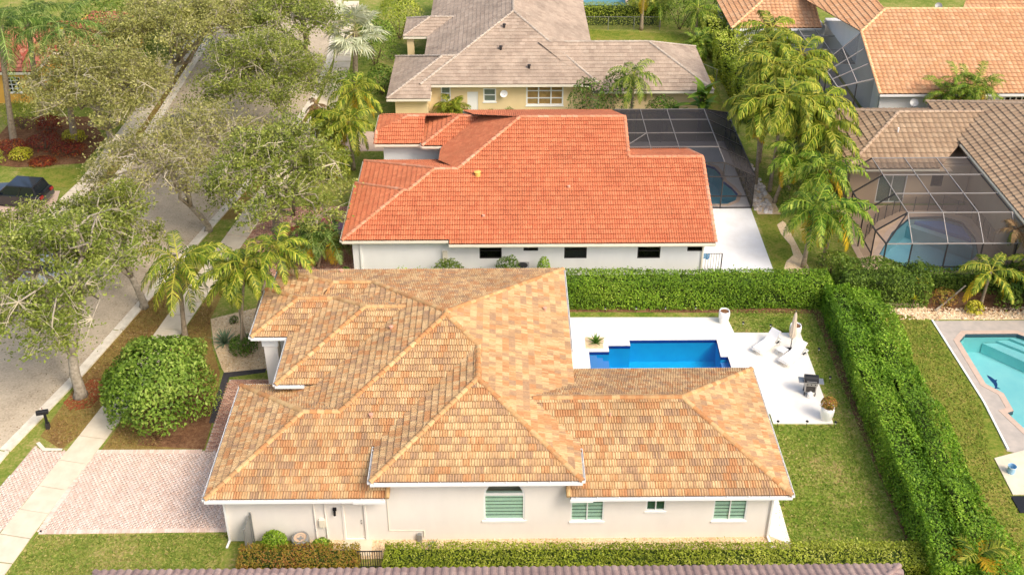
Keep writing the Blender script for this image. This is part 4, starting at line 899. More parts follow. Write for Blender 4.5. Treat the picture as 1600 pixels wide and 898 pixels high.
# ================================================================ HOUSE A, the tan tiled house
ta_f, ta_p = piece_mats('tile_tan', TILE_A, .2)
ca_f, ca_p = piece_mats('cap_tan', [(182, 136, 90), (200, 158, 106), (210, 174, 122), (196, 142, 90), (186, 130, 82)])
A = empty('tan_tiled_house', (-.3, 35.0, 0), 0, 'cream house with multicoloured tan tile roof and striped shades in the front windows', 'house')
s = .42
pl = dict(
 S=Plane(0, 34.45, 0, 1, 3.1, s, [[(-13.1, 34.45), (-7.58, 34.45), (-7.58, 38.28), (-9.27, 38.28)], [(-7.58, 34.45), (-5.2, 34.45), (-5.2, 40.66), (-7.58, 38.28)], [(-5.2, 37.2), (-1.2, 41.2), (-1.2, 41.43), (-2.82, 43.05), (-5.2, 40.66)]]),
 E=Plane(3.4, 34.4, -1, 0, 4.1, s, [[(-1.2, 39.0), (3.4, 34.4), (3.4, 50.9), (-1.2, 45.28)], [(-1.2, 41.43), (-1.2, 45.28), (-2.82, 43.3), (-2.82, 43.05)]]),
 N=Plane(0, 50.9, 0, -1, 4.1, .343, [[(3.4, 50.9), (-2.82, 50.9), (-2.82, 43.3)], [(-2.82, 50.9), (-2.82, 43.3), (-7.08, 48.5), (-7.08, 50.9)], [(-7.08, 50.9), (-7.08, 48.5), (-9.25, 48.5), (-12.7, 50.9)]]),
 Wm=Plane(-9.03, 45, 1, 0, 4.1, s, [[(-2.82, 43.3), (-2.82, 43.05), (-7.58, 38.28), (-11.41, 42.1), (-7.08, 48.5)]]),
 GS=Plane(0, 34.4, 0, 1, 4.1, s, [[(-5.8, 34.4), (3.4, 34.4), (-1.2, 39.0)]]),
 GW=Plane(-5.8, 34.4, 1, 0, 4.1, s, [[(-5.8, 34.4), (-1.2, 39.0), (-1.2, 41.5), (-5.8, 36.9)]]),
 KW=Plane(-13.1, 38, 1, 0, 3.1, s, [[(-13.1, 34.45), (-9.27, 38.28), (-13.1, 42.1)]]),
 KN=Plane(0, 42.1, 0, -1, 3.1, s, [[(-13.1, 42.1), (-9.27, 38.28), (-7.58, 38.28), (-11.41, 42.1)]]),
 e2W=Plane(-11.1, 45, 1, 0, 4.1, s, [[(-11.1, 40.95), (-7.05, 45.0), (-11.1, 49.05)]]),
 e2S=Plane(0, 40.95, 0, 1, 4.1, s, [[(-11.1, 40.95), (-9.1, 40.95), (-5.05, 45.0), (-7.05, 45.0)]]),
 e2N=Plane(0, 49.05, 0, -1, 4.1, s, [[(-7.05, 45.0), (-5.05, 45.0), (-9.1, 49.05), (-11.1, 49.05)]]),
 pS=Plane(0, 44.75, 0, 1, 4.1, s, [[(-13.05, 44.75), (-11.1, 44.75), (-8.95, 46.9), (-10.9, 46.9)]]),
 pN=Plane(0, 49.05, 0, -1, 4.1, s, [[(-13.05, 49.05), (-10.9, 46.9), (-8.95, 46.9), (-11.1, 49.05)]]),
 pW=Plane(-13.05, 46.9, 1, 0, 4.1, s, [[(-13.05, 44.75), (-10.9, 46.9), (-13.05, 49.05)]]),
 nW=Plane(-12.7, 50, 1, 0, 4.1, .238, [[(-12.7, 50.9), (-9.25, 48.5), (-9.75, 47.3), (-11.0, 48.0), (-12.7, 49.0)]]),
 nS=Plane(0, 47.8, 0, 1, 4.62, .43, [[(-9.75, 47.8), (-7.4, 47.8), (-6.8, 48.5), (-9.25, 48.5)]]),
 cr=Plane(0, 50.8, 0, -1, 4.06, .05, [[(-12.6, 47.9), (-7.6, 47.9), (-7.6, 50.7), (-12.6, 50.7)]]),
 wS=Plane(0, 34.45, 0, 1, 3.1, .437, [[(2.9, 34.45), (12.65, 34.45), (8.3, 38.8), (2.9, 38.8)], [(2.9, 36.9), (2.9, 38.8), (1.0, 38.8)]]),
 wN=Plane(0, 43.15, 0, -1, 3.1, .437, [[(12.65, 43.15), (8.3, 38.8), (1.2, 38.8), (3.3, 43.15)]]),
 wE=Plane(12.65, 38, -1, 0, 3.1, .437, [[(12.65, 34.45), (12.65, 43.15), (8.3, 38.8)]]))
def edge(k, x0, y0, x1, y1): return (pl[k].P(x0, y0), pl[k].P(x1, y1))
caps = [edge('S', -13.1, 34.45, -9.27, 38.28), edge('KN', -13.1, 42.1, -9.27, 38.28), edge('S', -9.27, 38.28, -7.58, 38.28), edge('S', -7.58, 38.28, -2.82, 43.05), edge('S', -1.2, 41.43, -2.82, 43.05),
        edge('E', -2.82, 43.05, -2.82, 43.3), edge('E', 3.4, 50.9, -2.82, 43.3), edge('N', -7.08, 48.5, -2.82, 43.3), edge('N', -9.25, 48.5, -7.08, 48.5), edge('N', -12.7, 50.9, -9.25, 48.5), edge('nS', -9.75, 47.8, -9.25, 48.5),
        edge('GS', -5.8, 34.4, -1.2, 39.0), edge('GS', 3.4, 34.4, -1.2, 39.0), edge('E', -1.2, 39.0, -1.2, 41.43), edge('e2S', -11.1, 40.95, -7.05, 45.0), edge('e2S', -7.05, 45.0, -5.05, 45.0), edge('e2N', -8.95, 46.9, -7.05, 45.0),
        edge('pS', -13.05, 44.75, -10.9, 46.9), edge('pN', -13.05, 49.05, -10.9, 46.9), edge('pS', -10.9, 46.9, -8.95, 46.9), edge('wS', 8.3, 38.8, 1.4, 38.8), edge('wS', 12.65, 34.45, 8.3, 38.8), edge('wN', 12.65, 43.15, 8.3, 38.8)]
def ev(k, x0, y0, x1, y1): return (pl[k].P(x0, y0) + Vector((0, 0, .02)), pl[k].P(x1, y1) + Vector((0, 0, .02)))
eav = [ev('S', -13.1, 34.45, -5.25, 34.45), ev('KW', -13.1, 42.1, -13.1, 34.45), ev('KN', -11.41, 42.1, -13.1, 42.1), ev('GS', -5.8, 34.4, 3.4, 34.4), ev('GW', -5.8, 36.6, -5.8, 34.4), ev('E', 3.4, 34.4, 3.4, 36.4), ev('E', 3.4, 43.4, 3.4, 50.9), ev('N', 3.4, 50.9, -12.7, 50.9),
       ev('e2S', -11.1, 40.95, -9.7, 40.95), ev('e2W', -11.1, 44.5, -11.1, 40.95), ev('pS', -13.05, 44.75, -11.2, 44.75), ev('pW', -13.05, 49.05, -13.05, 44.75), ev('pN', -10.9, 49.05, -13.05, 49.05), ev('nW', -12.7, 50.9, -12.7, 49.2), ev('nS', -9.5, 47.8, -8.1, 47.8),
       ev('wS', 2.95, 34.45, 12.65, 34.45), ev('wE', 12.65, 34.45, 12.65, 43.15), ev('wN', 12.65, 43.15, 3.5, 43.15)]
roofA = tiled_roof(A, list(pl.values()), 'roman', .36, .345, ta_f, ta_p, caps, (ca_f, ca_p), eav, n_single=300, cap_single=True, seed=4, cap_r=.145, cap_len=.36, fascia=.16)
# end tiles that close the lower eaves against the raised middle block
for (x, rx) in ((-5.12, 0), (2.82, 0)):
    b = MB(); b.tube([(x, 34.42, 3.18), (x, 34.80, 3.33)], [.10, .11], 8); b.tube([(x, 34.75, 3.31), (x, 35.1, 3.45)], [.10, .11], 8); b.build('rake_tile', ca_p, roofA)
MB().box(-6.6, 34.28, 2.96, -5.2, 34.36, 3.10).build('gutter_end', MT['white'], roofA); MB().box(2.9, 34.28, 2.96, 3.9, 34.36, 3.10).build('gutter_end', MT['white'], roofA)
for (k, x, y) in (('S', -6.1, 38.0), ('Wm', -5.6, 43.4), ('E', 2.2, 46.2), ('wS', 4.9, 37.9), ('N', -9.1, 50.4)):
    p = pl[k].P(x, y); v = MB(); v.lathe([(.09, 0), (.08, .10), (.07, .16), (.11, .16), (.11, .2), (0.0, .22)] if k != 'wS' else [(.045, 0), (.045, .2), (0, .21)], 10, (p.x, p.y, p.z + .04)); v.build('vent_pipe', MT['vent_pink'], roofA)
# walls
arch = arch_pts(-.92, .92, 1.19, 2.72, 3.64); holes = [arch, rect(2.98, 4.48, 1.08, 2.36), rect(6.36, 7.24, 1.68, 2.36), rect(9.4, 10.92, 1.05, 2.36), rect(-7.2, -6.3, .06, 2.2)]
wall_panel(A, [(-12.55, 0), (12.1, 0), (12.1, 3.0), (2.85, 3.0), (2.85, 4.0), (-5.25, 4.0), (-5.25, 3.0), (-12.55, 3.0)], holes, 35.0, 'wall_a', .14)
body(A, [(-12.54, 35.15, -8.0, 41.5, 3.0), (-7.99, 35.45, -5.3, 41.4, 3.0), (-5.24, 35.45, 2.84, 50.3, 4.0), (2.87, 35.45, 12.09, 42.5, 3.0), (-10.5, 41.52, -5.3, 48.4, 4.0), (-12.1, 48.5, -5.3, 50.25, 4.0)], 'wall_a')
soffit(A, [(-13.1, 34.47, -5.3, 42.1, 2.93), (-5.8, 34.42, 3.4, 50.9, 3.93), (2.9, 34.47, 12.65, 43.15, 2.925), (-11.1, 40.95, -5.85, 49.0, 3.935), (-13.05, 44.75, -11.15, 49.05, 3.925)], 'white')
p = MB(); p.box(-12.55, 45.1, 0, -11.85, 45.8, 3.3); p.build('pillar', MT['wall_a'], A); MB().box(-12.62, 45.04, 3.3, -11.78, 45.86, 3.92).build('pillar_capital', MT['white'], A)
MB().box(-12.5, 48.0, 0, -11.9, 48.6, 3.92).build('pillar', MT['wall_a'], A)
MB().box(-10.56, 45.3, 0.05, -10.5, 46.4, 3.2).build('entry_glazing', MT['glass_dark'], A)
# windows of the front
f = MB()
for k in range(len(arch)):
    p0, p1 = arch[k], arch[(k + 1) % len(arch)]; f.bar((p0[0] * .965, 35.06, p0[1] + (.03 if p0[1] < 2 else -.03)), (p1[0] * .965, 35.06, p1[1] + (.03 if p1[1] < 2 else -.03)), .09, .075, (0, 1, 0))
f.box(-.9, 35.01, 2.68, .9, 35.1, 2.80); w = f.build('arched_window', MT['white'], A)
MB().box(-.88, 35.05, 1.2, .88, 35.056, 2.7).build('pane', MT['glass'], w)
MB().add([(x * .96, 35.055, z) for x, z in arch[2:]], [tuple(range(len(arch) - 2))]).build('arch_pane', MT['glass_dark'], w)
sh = MB()
for k in range(7): sh.box(-.88, 35.07, 1.22 + k * .21 + .05, .88, 35.075, 1.22 + (k + 1) * .21)
sh.box(-.88, 35.07, 2.80, .88, 35.075, 2.92); sh.build('roller_shade', MT['shade_strip'], w); MB().box(-.9, 35.09, 1.2, .9, 35.10, 2.75).build('shade_lining', MT['shade_gap'], w)
MB().box(-1.0, 34.95, 1.08, 1.0, 35.02, 1.185).build('sill', MT['white'], w)
window(A, 2.98, 4.48, 1.08, 2.36, 35.0, 'white', 1, 0, 'glass', bands=6); window(A, 6.36, 7.24, 1.68, 2.36, 35.0, 'white', 1, 0, 'glass', 'shade_gap'); window(A, 9.4, 10.92, 1.05, 2.36, 35.0, 'white', 1, 0, 'glass', bands=6)
dr = MB().box(-7.2, 35.06, .06, -6.3, 35.1, 2.2).build('side_door', MT['wall_a'], A); MB().box(-7.13, 35.045, .13, -6.37, 35.062, 2.13).build('door_leaf', MT['wall_a'], dr); k = MB(); k.lathe([(.0, 0), (.035, .0), (.035, .05), (0, .06)], 8, (-6.45, 35.02, 1.02)); k.lathe([(.0, 0), (.03, .0), (.03, .04), (0, .05)], 8, (-6.45, 35.02, 1.18)); k.build('door_knob', MT['steel'], dr)
t = MB()
for (a, b_, c_, d_) in ((-7.29, .02, -7.2, 2.28), (-6.3, .02, -6.21, 2.28)): t.box(a, 34.97, b_, c_, 35.0, d_)
t.box(-7.2, 34.97, 2.2, -6.3, 35.0, 2.28); t.build('door_trim', MT['wall_a'], dr)
# wall fittings
for x in (-8.52, -8.03): MB().tube([(x, 34.96, .1), (x, 34.96, 2.95)], .03, 8).build('conduit', MT['wall_a'], A)
MB().box(-8.33, 34.86, .95, -8.06, 35.0, 1.38).build('meter_box', MT['cream_trim'], A)
k = MB(); k.box(-7.66, 34.9, 1.92, -7.5, 35.0, 2.06); k.tube([(-7.58, 34.88, 1.9), (-7.58, 34.84, 1.72)], .06, 8); k.build('wall_lamp', MT['black'], A)
MB().tube([(-5.22, 34.97, .62), (-5.22, 34.97, 2.9)], .012, 6).tube([(-5.22, 34.97, .62), (-3.65, 34.97, .6)], .012, 6).tube([(-3.65, 34.97, .6), (-3.65, 34.97, .2)], .02, 6).build('pipe', MT['cream_trim'], A)
MB().box(-3.95, 34.82, .02, -3.75, 34.97, .45).build('water_softener', MT['gal'], A)
k = MB(); k.bar((-12.48, 34.93, 2.9), (-12.48, 34.93, .1), .09, .07).bar((-12.48, 34.93, .12), (-12.55, 34.55, .05), .09, .07).bar((-12.48, 34.42, 2.98), (-12.48, 34.93, 2.88), .09, .07); k.build('downspout', MT['white'], A)
k = MB(); k.bar((12.02, 34.93, 2.9), (12.02, 34.93, .1), .09, .07).bar((12.02, 34.93, .12), (12.1, 34.3, .05), .09, .07).bar((12.02, 34.42, 2.98), (12.02, 34.93, 2.88), .09, .07); k.build('downspout', MT['white'], A)
MB().box(-7.3, 34.05, 0, -6.0, 34.95, .06).build('doorstep', MT['concrete'], A)
struct(MB().prism([(12.15, 35.0), (13.0, 34.5), (13.05, 37.0), (12.95, 41.9), (12.15, 41.9)], -.02, .05).build('side_path', MT['deck_white']))

# ================================================================ HOUSE B, orange roof
tb_f, tb_p = piece_mats('tile_orange', TILE_B, .16); cb_f, cb_p = piece_mats('cap_orange', [(214, 148, 112), (208, 132, 94), (220, 162, 128)])
B = empty('orange_roofed_house', (1.5, 56.3, 0), 0, 'white house under a bright orange tile roof with dark framed windows', 'house')
chain = [(-9.85, 55.75), (-6.3, 59.25), (-6.0, 59.25), (-4.4, 60.85), (-2.9, 60.85)]
chain2 = [(-3.3, 60.85), (-2.9, 60.85), (1.2, 64.95), (8.2, 64.95)]
pb = dict(
 S1=Plane(0, 55.7, 0, 1, 3.1, s, [[(-9.85, 55.7), (-6.3, 55.7), (-6.3, 59.25)]] + strips([(-6.3, 59.25), (-6.0, 59.25), (-4.4, 60.85), (-3.3, 60.85)], 55.7)),
 S2=Plane(0, 55.7, 0, 1, 3.1, s, strips(chain2, 55.42) + [[(8.2, 55.42), (13.0, 55.42), (13.0, 61.7), (8.2, 61.7)]]),
 N=Plane(0, 74.2, 0, -1, 3.1, s, [[(1.2, 64.95), (8.2, 64.95), (8.2, 74.2), (-3.0, 74.2), (-2.0, 68.0)]]),
 N2=Plane(0, 67.7, 0, -1, 3.1, s, [[(8.25, 61.7), (13.0, 61.7), (13.0, 67.7), (8.25, 67.7)]]),
 KW=Plane(-9.85, 58, 1, 0, 3.1, s, [[(-9.85, 55.7), (-6.3, 59.25), (-9.85, 62.9)]]), KN=Plane(0, 62.9, 0, -1, 3.1, s, [[(-9.85, 62.9), (-6.3, 59.3), (-5.6, 59.3), (-9.0, 62.9)]]),
 W2=Plane(-9.6, 63, 1, 0, 3.1, s, [[(-9.6, 62.8), (-6.0, 59.25), (-4.4, 60.85), (-9.6, 66.1)]]), N3=Plane(0, 66.1, 0, -1, 3.1, s, [[(-9.6, 66.1), (-4.4, 60.85), (-2.9, 60.85), (-2.9, 66.1)]]),
 MW=Plane(-4.2, 67.5, .98, -.199, 3.9, .531, [[(1.2, 64.95), (-2.9, 60.85), (-4.3, 64.0), (-4.2, 67.5), (-1.0, 69.0)]]),
 bS=Plane(0, 66.4, 0, 1, 4.1, s, [[(-5.6, 66.4), (-4.0, 66.4), (-.2, 68.9), (-3.1, 68.9)]]), bW=Plane(-5.6, 68, 1, 0, 4.1, s, [[(-5.6, 66.4), (-3.1, 68.9), (-5.6, 71.4)]]), bN=Plane(0, 71.4, 0, -1, 4.1, s, [[(-5.6, 71.4), (-3.1, 68.9), (1.0, 68.9), (1.0, 71.4)]]),
 cS=Plane(0, 66.9, 0, 1, 4.0, s, [[(-8.9, 66.9), (-5.5, 66.9), (-5.5, 69.3), (-6.8, 69.3), (-8.9, 68.0)]]), cW=Plane(-9.0, 69, 1, 0, 4.0, .46, [[(-9.0, 67.9), (-6.8, 69.3), (-9.0, 71.6)]]), cN=Plane(0, 71.7, 0, -1, 4.0, s, [[(-9.0, 71.7), (-6.8, 69.3), (-3.5, 69.3), (-3.5, 71.7)]]))
def eb(k, x0, y0, x1, y1): return (pb[k].P(x0, y0), pb[k].P(x1, y1))
capsB = [eb('S1', -9.85, 55.7, -6.3, 59.25), eb('S1', -6.3, 59.25, -6.0, 59.25), eb('S1', -6.0, 59.25, -4.4, 60.85), eb('S1', -4.4, 60.85, -2.9, 60.85), eb('S2', -2.9, 60.85, 1.2, 64.95), eb('S2', 1.2, 64.95, 8.2, 64.95), eb('S2', 8.2, 61.7, 13.0, 61.7), eb('S2', 13.0, 55.45, 13.0, 61.7), eb('N2', 13.0, 67.7, 13.0, 61.7), eb('S2', 8.2, 61.7, 8.2, 64.95),
         eb('KN', -9.85, 62.9, -6.3, 59.3), eb('N3', -9.6, 66.1, -4.4, 60.85), eb('bS', -5.6, 66.4, -3.1, 68.9), eb('bS', -3.1, 68.9, -.4, 68.9), eb('cW', -9.0, 67.9, -6.8, 69.3), eb('cS', -6.8, 69.3, -5.5, 69.3), eb('cS', -8.9, 66.9, -8.9, 68.0)]
def evb(k, x0, y0, x1, y1): return eb(k, x0, y0, x1, y1)
eavB = [evb('S1', -9.85, 55.7, -3.35, 55.7), evb('S2', -3.3, 55.42, 13.0, 55.42), evb('KW', -9.85, 62.9, -9.85, 55.7), evb('W2', -9.6, 66.1, -9.6, 62.9), evb('bS', -5.6, 66.4, -4.0, 66.4), evb('bW', -5.6, 71.4, -5.6, 66.4), evb('cS', -8.9, 66.9, -5.6, 66.9), evb('cW', -9.0, 71.6, -9.0, 67.9), evb('N2', 13.0, 67.7, 8.25, 67.7), evb('N', 8.2, 74.2, -3, 74.2)]
roofB = tiled_roof(B, list(pb.values()), 'double', .30, .37, tb_f, tb_p, capsB, (cb_f, cb_p), eavB, seed=9, cap_r=.14, cap_len=.4, fascia=.22, gut_mat='cream_trim', straps=False)
MB().add([tuple(pb['S2'].P(13.0, 55.42) - Vector((.02, 0, .05))), tuple(pb['S2'].P(13.0, 61.7) - Vector((.02, 0, .05))), tuple(pb['N2'].P(13.0, 67.7) - Vector((.02, 0, .05))), (12.98, 67.7, 2.8), (12.98, 55.42, 2.8)], [(4, 3, 2, 1, 0)]).build('gable_wall', MT['wall_b'], B)
MB().add([(8.18, 61.7, 5.0), (8.18, 64.95, 6.9), (8.18, 74.2, 3.0), (8.18, 61.7, 3.0)], [(3, 2, 1, 0)]).build('gable_wall', MT['wall_b'], B)
for (k, x, y, m_) in (('S2', -1.6, 60.3, 'vent_yellow'), ('S2', -1.2, 57.3, 'vent_pink'), ('S2', 4.2, 59.4, 'vent_pink')):
    p = pb[k].P(x, y); r_ = 1.5 if m_ == 'vent_yellow' else .7; MT.setdefault('vent_yellow', mat('vent_yellow', (226, 186, 96), .8)); MB().lathe([(.12 * r_, 0), (.12 * r_, .2 * r_), (.15 * r_, .22 * r_), (0, .26 * r_)], 10, tuple(p)).build('vent_pipe', MT[m_], roofB)
hb = [rect(-1.46, -.08, 1.5, 2.62), rect(1.27, 2.18, 2.05, 2.56), rect(3.8, 5.2, 1.48, 2.6), rect(8.36, 9.78, 1.46, 2.52), rect(11.44, 12.42, 1.96, 2.5)]
wall_panel(B, [(-9.3, 0), (12.5, 0), (12.5, 3.0), (-9.3, 3.0)], hb, 56.1, 'wall_b', .14)
for (x0, x1, z0, z1), mu, ba in zip([(-1.46, -.08, 1.5, 2.62), (1.27, 2.18, 2.05, 2.56), (3.8, 5.2, 1.48, 2.6), (8.36, 9.78, 1.46, 2.52), (11.44, 12.42, 1.96, 2.5)], (0, 0, 0, 0, 0), (1, 0, 1, 1, 0)):
    window(B, x0, x1, z0, z1, 56.1, 'bronze', mu, ba, 'glass_dark', 'blind_grey' if x0 > 3 and x0 < 4 else 'dark_in', sill=False)
body(B, [(-9.29, 56.5, -2.4, 62.3, 3.0), (-9.0, 62.31, -2.39, 65.5, 3.0), (-2.38, 56.5, 8.1, 73.5, 3.0), (8.11, 56.5, 12.49, 67.1, 3.0), (-8.4, 67.4, -3.5, 70.8, 3.9)], 'wall_b')
soffit(B, [(-9.85, 55.72, -2.4, 62.9, 2.87), (-2.39, 55.45, 13.0, 67.7, 2.86), (-8.9, 66.95, -3.5, 70.9, 3.8)], 'cream_trim')
k = MB(); k.bar((-8.8, 56.04, 2.9), (-8.8, 56.04, .1), .09, .07); k.build('downspout', MT['white'], B); k = MB(); k.bar((12.4, 56.04, 2.9), (12.4, 56.04, .1), .08, .06); k.build('downspout', MT['cream_trim'], B)
MB().box(-3.75, 55.98, 1.2, -3.45, 56.1, 2.1).build('meter_box', MT['cream_trim'], B)

# ================================================================ HOUSE C, grey-beige flat tile roof
tc_f, tc_p = piece_mats('tile_grey', TILE_C, .30); cc_f, cc_p = piece_mats('cap_grey', [(196, 180, 160), (186, 170, 150), (176, 160, 142)])
Cc = empty('grey_roofed_house', (4.0, 80.0, 0), 0, 'yellow walled house with weathered grey beige flat tile roof behind the orange roof', 'house')
pc = dict(S=Plane(0, 79.2, 0, 1, 3.1, s, [[(-6.6, 79.2), (7.8, 79.2), (1.0, 87.1)]]), Wp=Plane(-6.6, 85, 1, 0, 3.1, .437, [[(-6.6, 79.2), (1.0, 87.1), (1.0, 104), (-6.6, 104)]]), Ep=Plane(7.8, 85, -1, 0, 3.1, .488, [[(7.8, 79.2), (7.8, 104), (1.0, 104), (1.0, 87.1)]]),
 wS=Plane(0, 78.7, 0, 1, 2.7, .5, [[(7.2, 78.7), (17.0, 78.7), (12.2, 83.4), (3.0, 83.4), (7.2, 79.2)]]), wN=Plane(0, 88.1, 0, -1, 2.7, .5, [[(17.0, 88.1), (12.2, 83.4), (3.0, 83.4), (5.0, 88.1)]]), wE=Plane(17.0, 83, -1, 0, 2.7, .49, [[(17.0, 78.7), (17.0, 88.1), (12.2, 83.4)]]),
 gS=Plane(0, 77.8, 0, 1, 2.5, s, [[(-9.2, 77.8), (-5.7, 77.8), (-5.7, 79.2), (-3.0, 82.2), (-4.9, 82.2)]]), gW=Plane(-9.2, 82, 1, 0, 2.5, s, [[(-9.2, 77.8), (-4.9, 82.2), (-9.2, 86.6)]]), gN=Plane(0, 86.6, 0, -1, 2.5, s, [[(-9.2, 86.6), (-4.9, 82.2), (-3.0, 82.2), (-5.0, 86.6)]]),
 qS=Plane(0, 89.8, 0, 1, 3.1, s, [[(-8.8, 89.8), (-5.2, 89.8), (-2.8, 92.1), (-6.5, 92.1)]]), qW=Plane(-8.8, 92, 1, 0, 3.1, s, [[(-8.8, 89.8), (-6.5, 92.1), (-8.8, 94.4)]]), qN=Plane(0, 94.4, 0, -1, 3.1, s, [[(-8.8, 94.4), (-6.5, 92.1), (-2.8, 92.1), (-5.2, 94.4)]]))
def ec(k, x0, y0, x1, y1): return (pc[k].P(x0, y0), pc[k].P(x1, y1))
capsC = [ec('S', -6.6, 79.2, 1, 87.1), ec('S', 7.8, 79.2, 1, 87.1), ec('Wp', 1, 87.1, 1, 104), ec('wS', 5.2, 83.4, 12.2, 83.4), ec('wS', 17, 78.7, 12.2, 83.4), ec('wN', 17, 88.1, 12.2, 83.4), ec('gS', -9.2, 77.8, -4.9, 82.2), ec('gN', -9.2, 86.6, -4.9, 82.2), ec('gS', -4.9, 82.2, -3.6, 82.2), ec('qS', -8.8, 89.8, -6.5, 92.1), ec('qS', -6.5, 92.1, -3.4, 92.1), ec('qN', -8.8, 94.4, -6.5, 92.1)]
eavC = [ec('S', -6.6, 79.2, 6.5, 79.2), ec('wS', 7.8, 78.7, 17, 78.7), ec('wE', 17, 78.7, 17, 88.1), ec('gS', -9.2, 77.8, -5.7, 77.8), ec('gW', -9.2, 86.6, -9.2, 77.8), ec('qS', -8.8, 89.8, -5.2, 89.8), ec('Ep', 7.8, 89, 7.8, 104), ec('qW', -8.8, 94.4, -8.8, 89.8)]
roofC = tiled_roof(Cc, list(pc.values()), 'flat', .42, .40, tc_f, tc_p, capsC, (cc_f, cc_p), eavC, seed=21, cap_r=.13, cap_len=.42, lift=.04, gut=False, gut_mat='cream_trim', fascia=.2)
wall_panel(Cc, [(-6.0, 0), (7.2, 0), (7.2, 3.0), (-6.0, 3.0)], [rect(1.95, 5.0, .86, 2.8), rect(-2.86, -1.98, .05, 2.1), rect(-1.55, -.5, 1.2, 2.4), rect(-5.0, -4.2, 1.3, 2.6)], 80.0, 'wall_c', .14)
window(Cc, 1.95, 5.0, .86, 2.8, 80.0, 'white', 2, 2, 'glass', 'blind', fw=.12); window(Cc, -1.55, -.5, 1.2, 2.4, 80.0, 'white', 0, 1, 'glass', 'blind_grey', fw=.1); window(Cc, -5.0, -4.2, 1.3, 2.6, 80.0, 'white', 0, 1, 'glass', 'blind_grey', fw=.1)
MB().box(-2.86, 80.05, .05, -1.98, 80.1, 2.1).build('side_door', MT['white'], Cc)
body(Cc, [(-6.0, 80.4, 7.2, 103, 3.0), (7.21, 79.3, 16.4, 87.5, 2.6), (-8.6, 78.4, -6.01, 86.0, 2.4)], 'wall_c'); soffit(Cc, [(-6.6, 79.22, 7.8, 80.2, 2.85), (7.3, 78.75, 17, 88.1, 2.5), (-9.2, 77.85, -5.7, 86.6, 2.3)], 'cream_trim')
MB().box(-8.5, 90.1, 0, -7.9, 90.6, 3.0).build('pillar', MT['wall_c'], Cc); MB().box(-5.9, 90.1, 0, -5.4, 90.6, 3.0).build('pillar', MT['wall_c'], Cc)
for (x, y) in ((0.2, 85.2), (-.1, 82.8), (2.2, 80.8)):
    p = pc['S'].P(x, y); MB().lathe([(.10, 0), (.10, .3), (.15, .3), (.15, .36), (0, .4)], 9, tuple(p)).build('vent_pipe', MT['bronze'], roofC)

# ================================================================ HOUSE D, brown roof with the cage pool
td_f, td_p = piece_mats('tile_brown', TILE_D, .2); cd_f, cd_p = piece_mats('cap_brown', [(194, 168, 140), (182, 156, 128), (174, 146, 120)])
D = empty('brown_roofed_house', (28.5, 65.3, 0), 0, 'brown tile roofed house at the right edge wrapped round a screened pool', 'house')
pd = dict(S=Plane(0, 64.6, 0, 1, 3.1, s, [[(23.6, 64.6), (30.0, 64.6), (34.8, 69.4), (28.4, 69.4)]]), Wp=Plane(23.6, 69, 1, 0, 3.1, s, [[(23.6, 64.6), (28.4, 69.4), (23.6, 74.2)]]), N=Plane(0, 74.2, 0, -1, 3.1, s, [[(23.6, 74.2), (28.4, 69.4), (36.0, 69.4), (36.0, 74.2)]]),
 W2=Plane(32.0, 60, 1, 0, 4.1, s, [[(32.0, 50.0), (46.0, 50.0), (46.0, 59.4), (32.0, 73.4)]]), N2=Plane(0, 73.4, 0, -1, 4.1, s, [[(32.0, 73.4), (46.0, 59.4), (46.0, 73.4)]]))
def ed(k, x0, y0, x1, y1): return (pd[k].P(x0, y0), pd[k].P(x1, y1))
capsD = [ed('S', 23.6, 64.6, 28.4, 69.4), ed('N', 23.6, 74.2, 28.4, 69.4), ed('S', 28.4, 69.4, 34.8, 69.4), ed('W2', 32, 73.4, 44, 61.4)]
eavD = [ed('S', 23.6, 64.6, 30.0, 64.6), ed('Wp', 23.6, 74.2, 23.6, 64.6), ed('W2', 32.0, 66.3, 32.0, 50.0)]
roofD = tiled_roof(D, list(pd.values()), 'barrel', .42, .46, td_f, td_p, capsD, (cd_f, cd_p), eavD, seed=33, cap_r=.15, cap_len=.42, fascia=.16, gut_mat='cream_trim', straps=False)
wall_panel(D, [(24.2, 0), (32.5, 0), (32.5, 3.0), (24.2, 3.0)], [rect(26.2, 28.2, .1, 2.3), rect(29.9, 30.7, 1.4, 2.3)], 65.2, 'wall_d', .14)
window(D, 26.2, 28.2, .1, 2.3, 65.2, 'white', 1, 0, 'glass', 'blind_grey', sill=False); window(D, 29.9, 30.7, 1.4, 2.3, 65.2, 'bronze', 0, 0, 'glass_dark', 'dark_in', sill=False)
body(D, [(24.2, 65.6, 32.6, 73.6, 3.0), (32.61, 50.0, 46.0, 73.0, 3.9)], 'wall_d'); soffit(D, [(23.6, 64.62, 31.0, 74.2, 2.88), (32.0, 50, 46, 73.4, 3.92)], 'wall_d')
MB().lathe([(.06, 0), (.06, .4), (0, .42)], 8, tuple(pd['S'].P(27.9, 67.6))).build('vent_pipe', MT['white'], roofD)

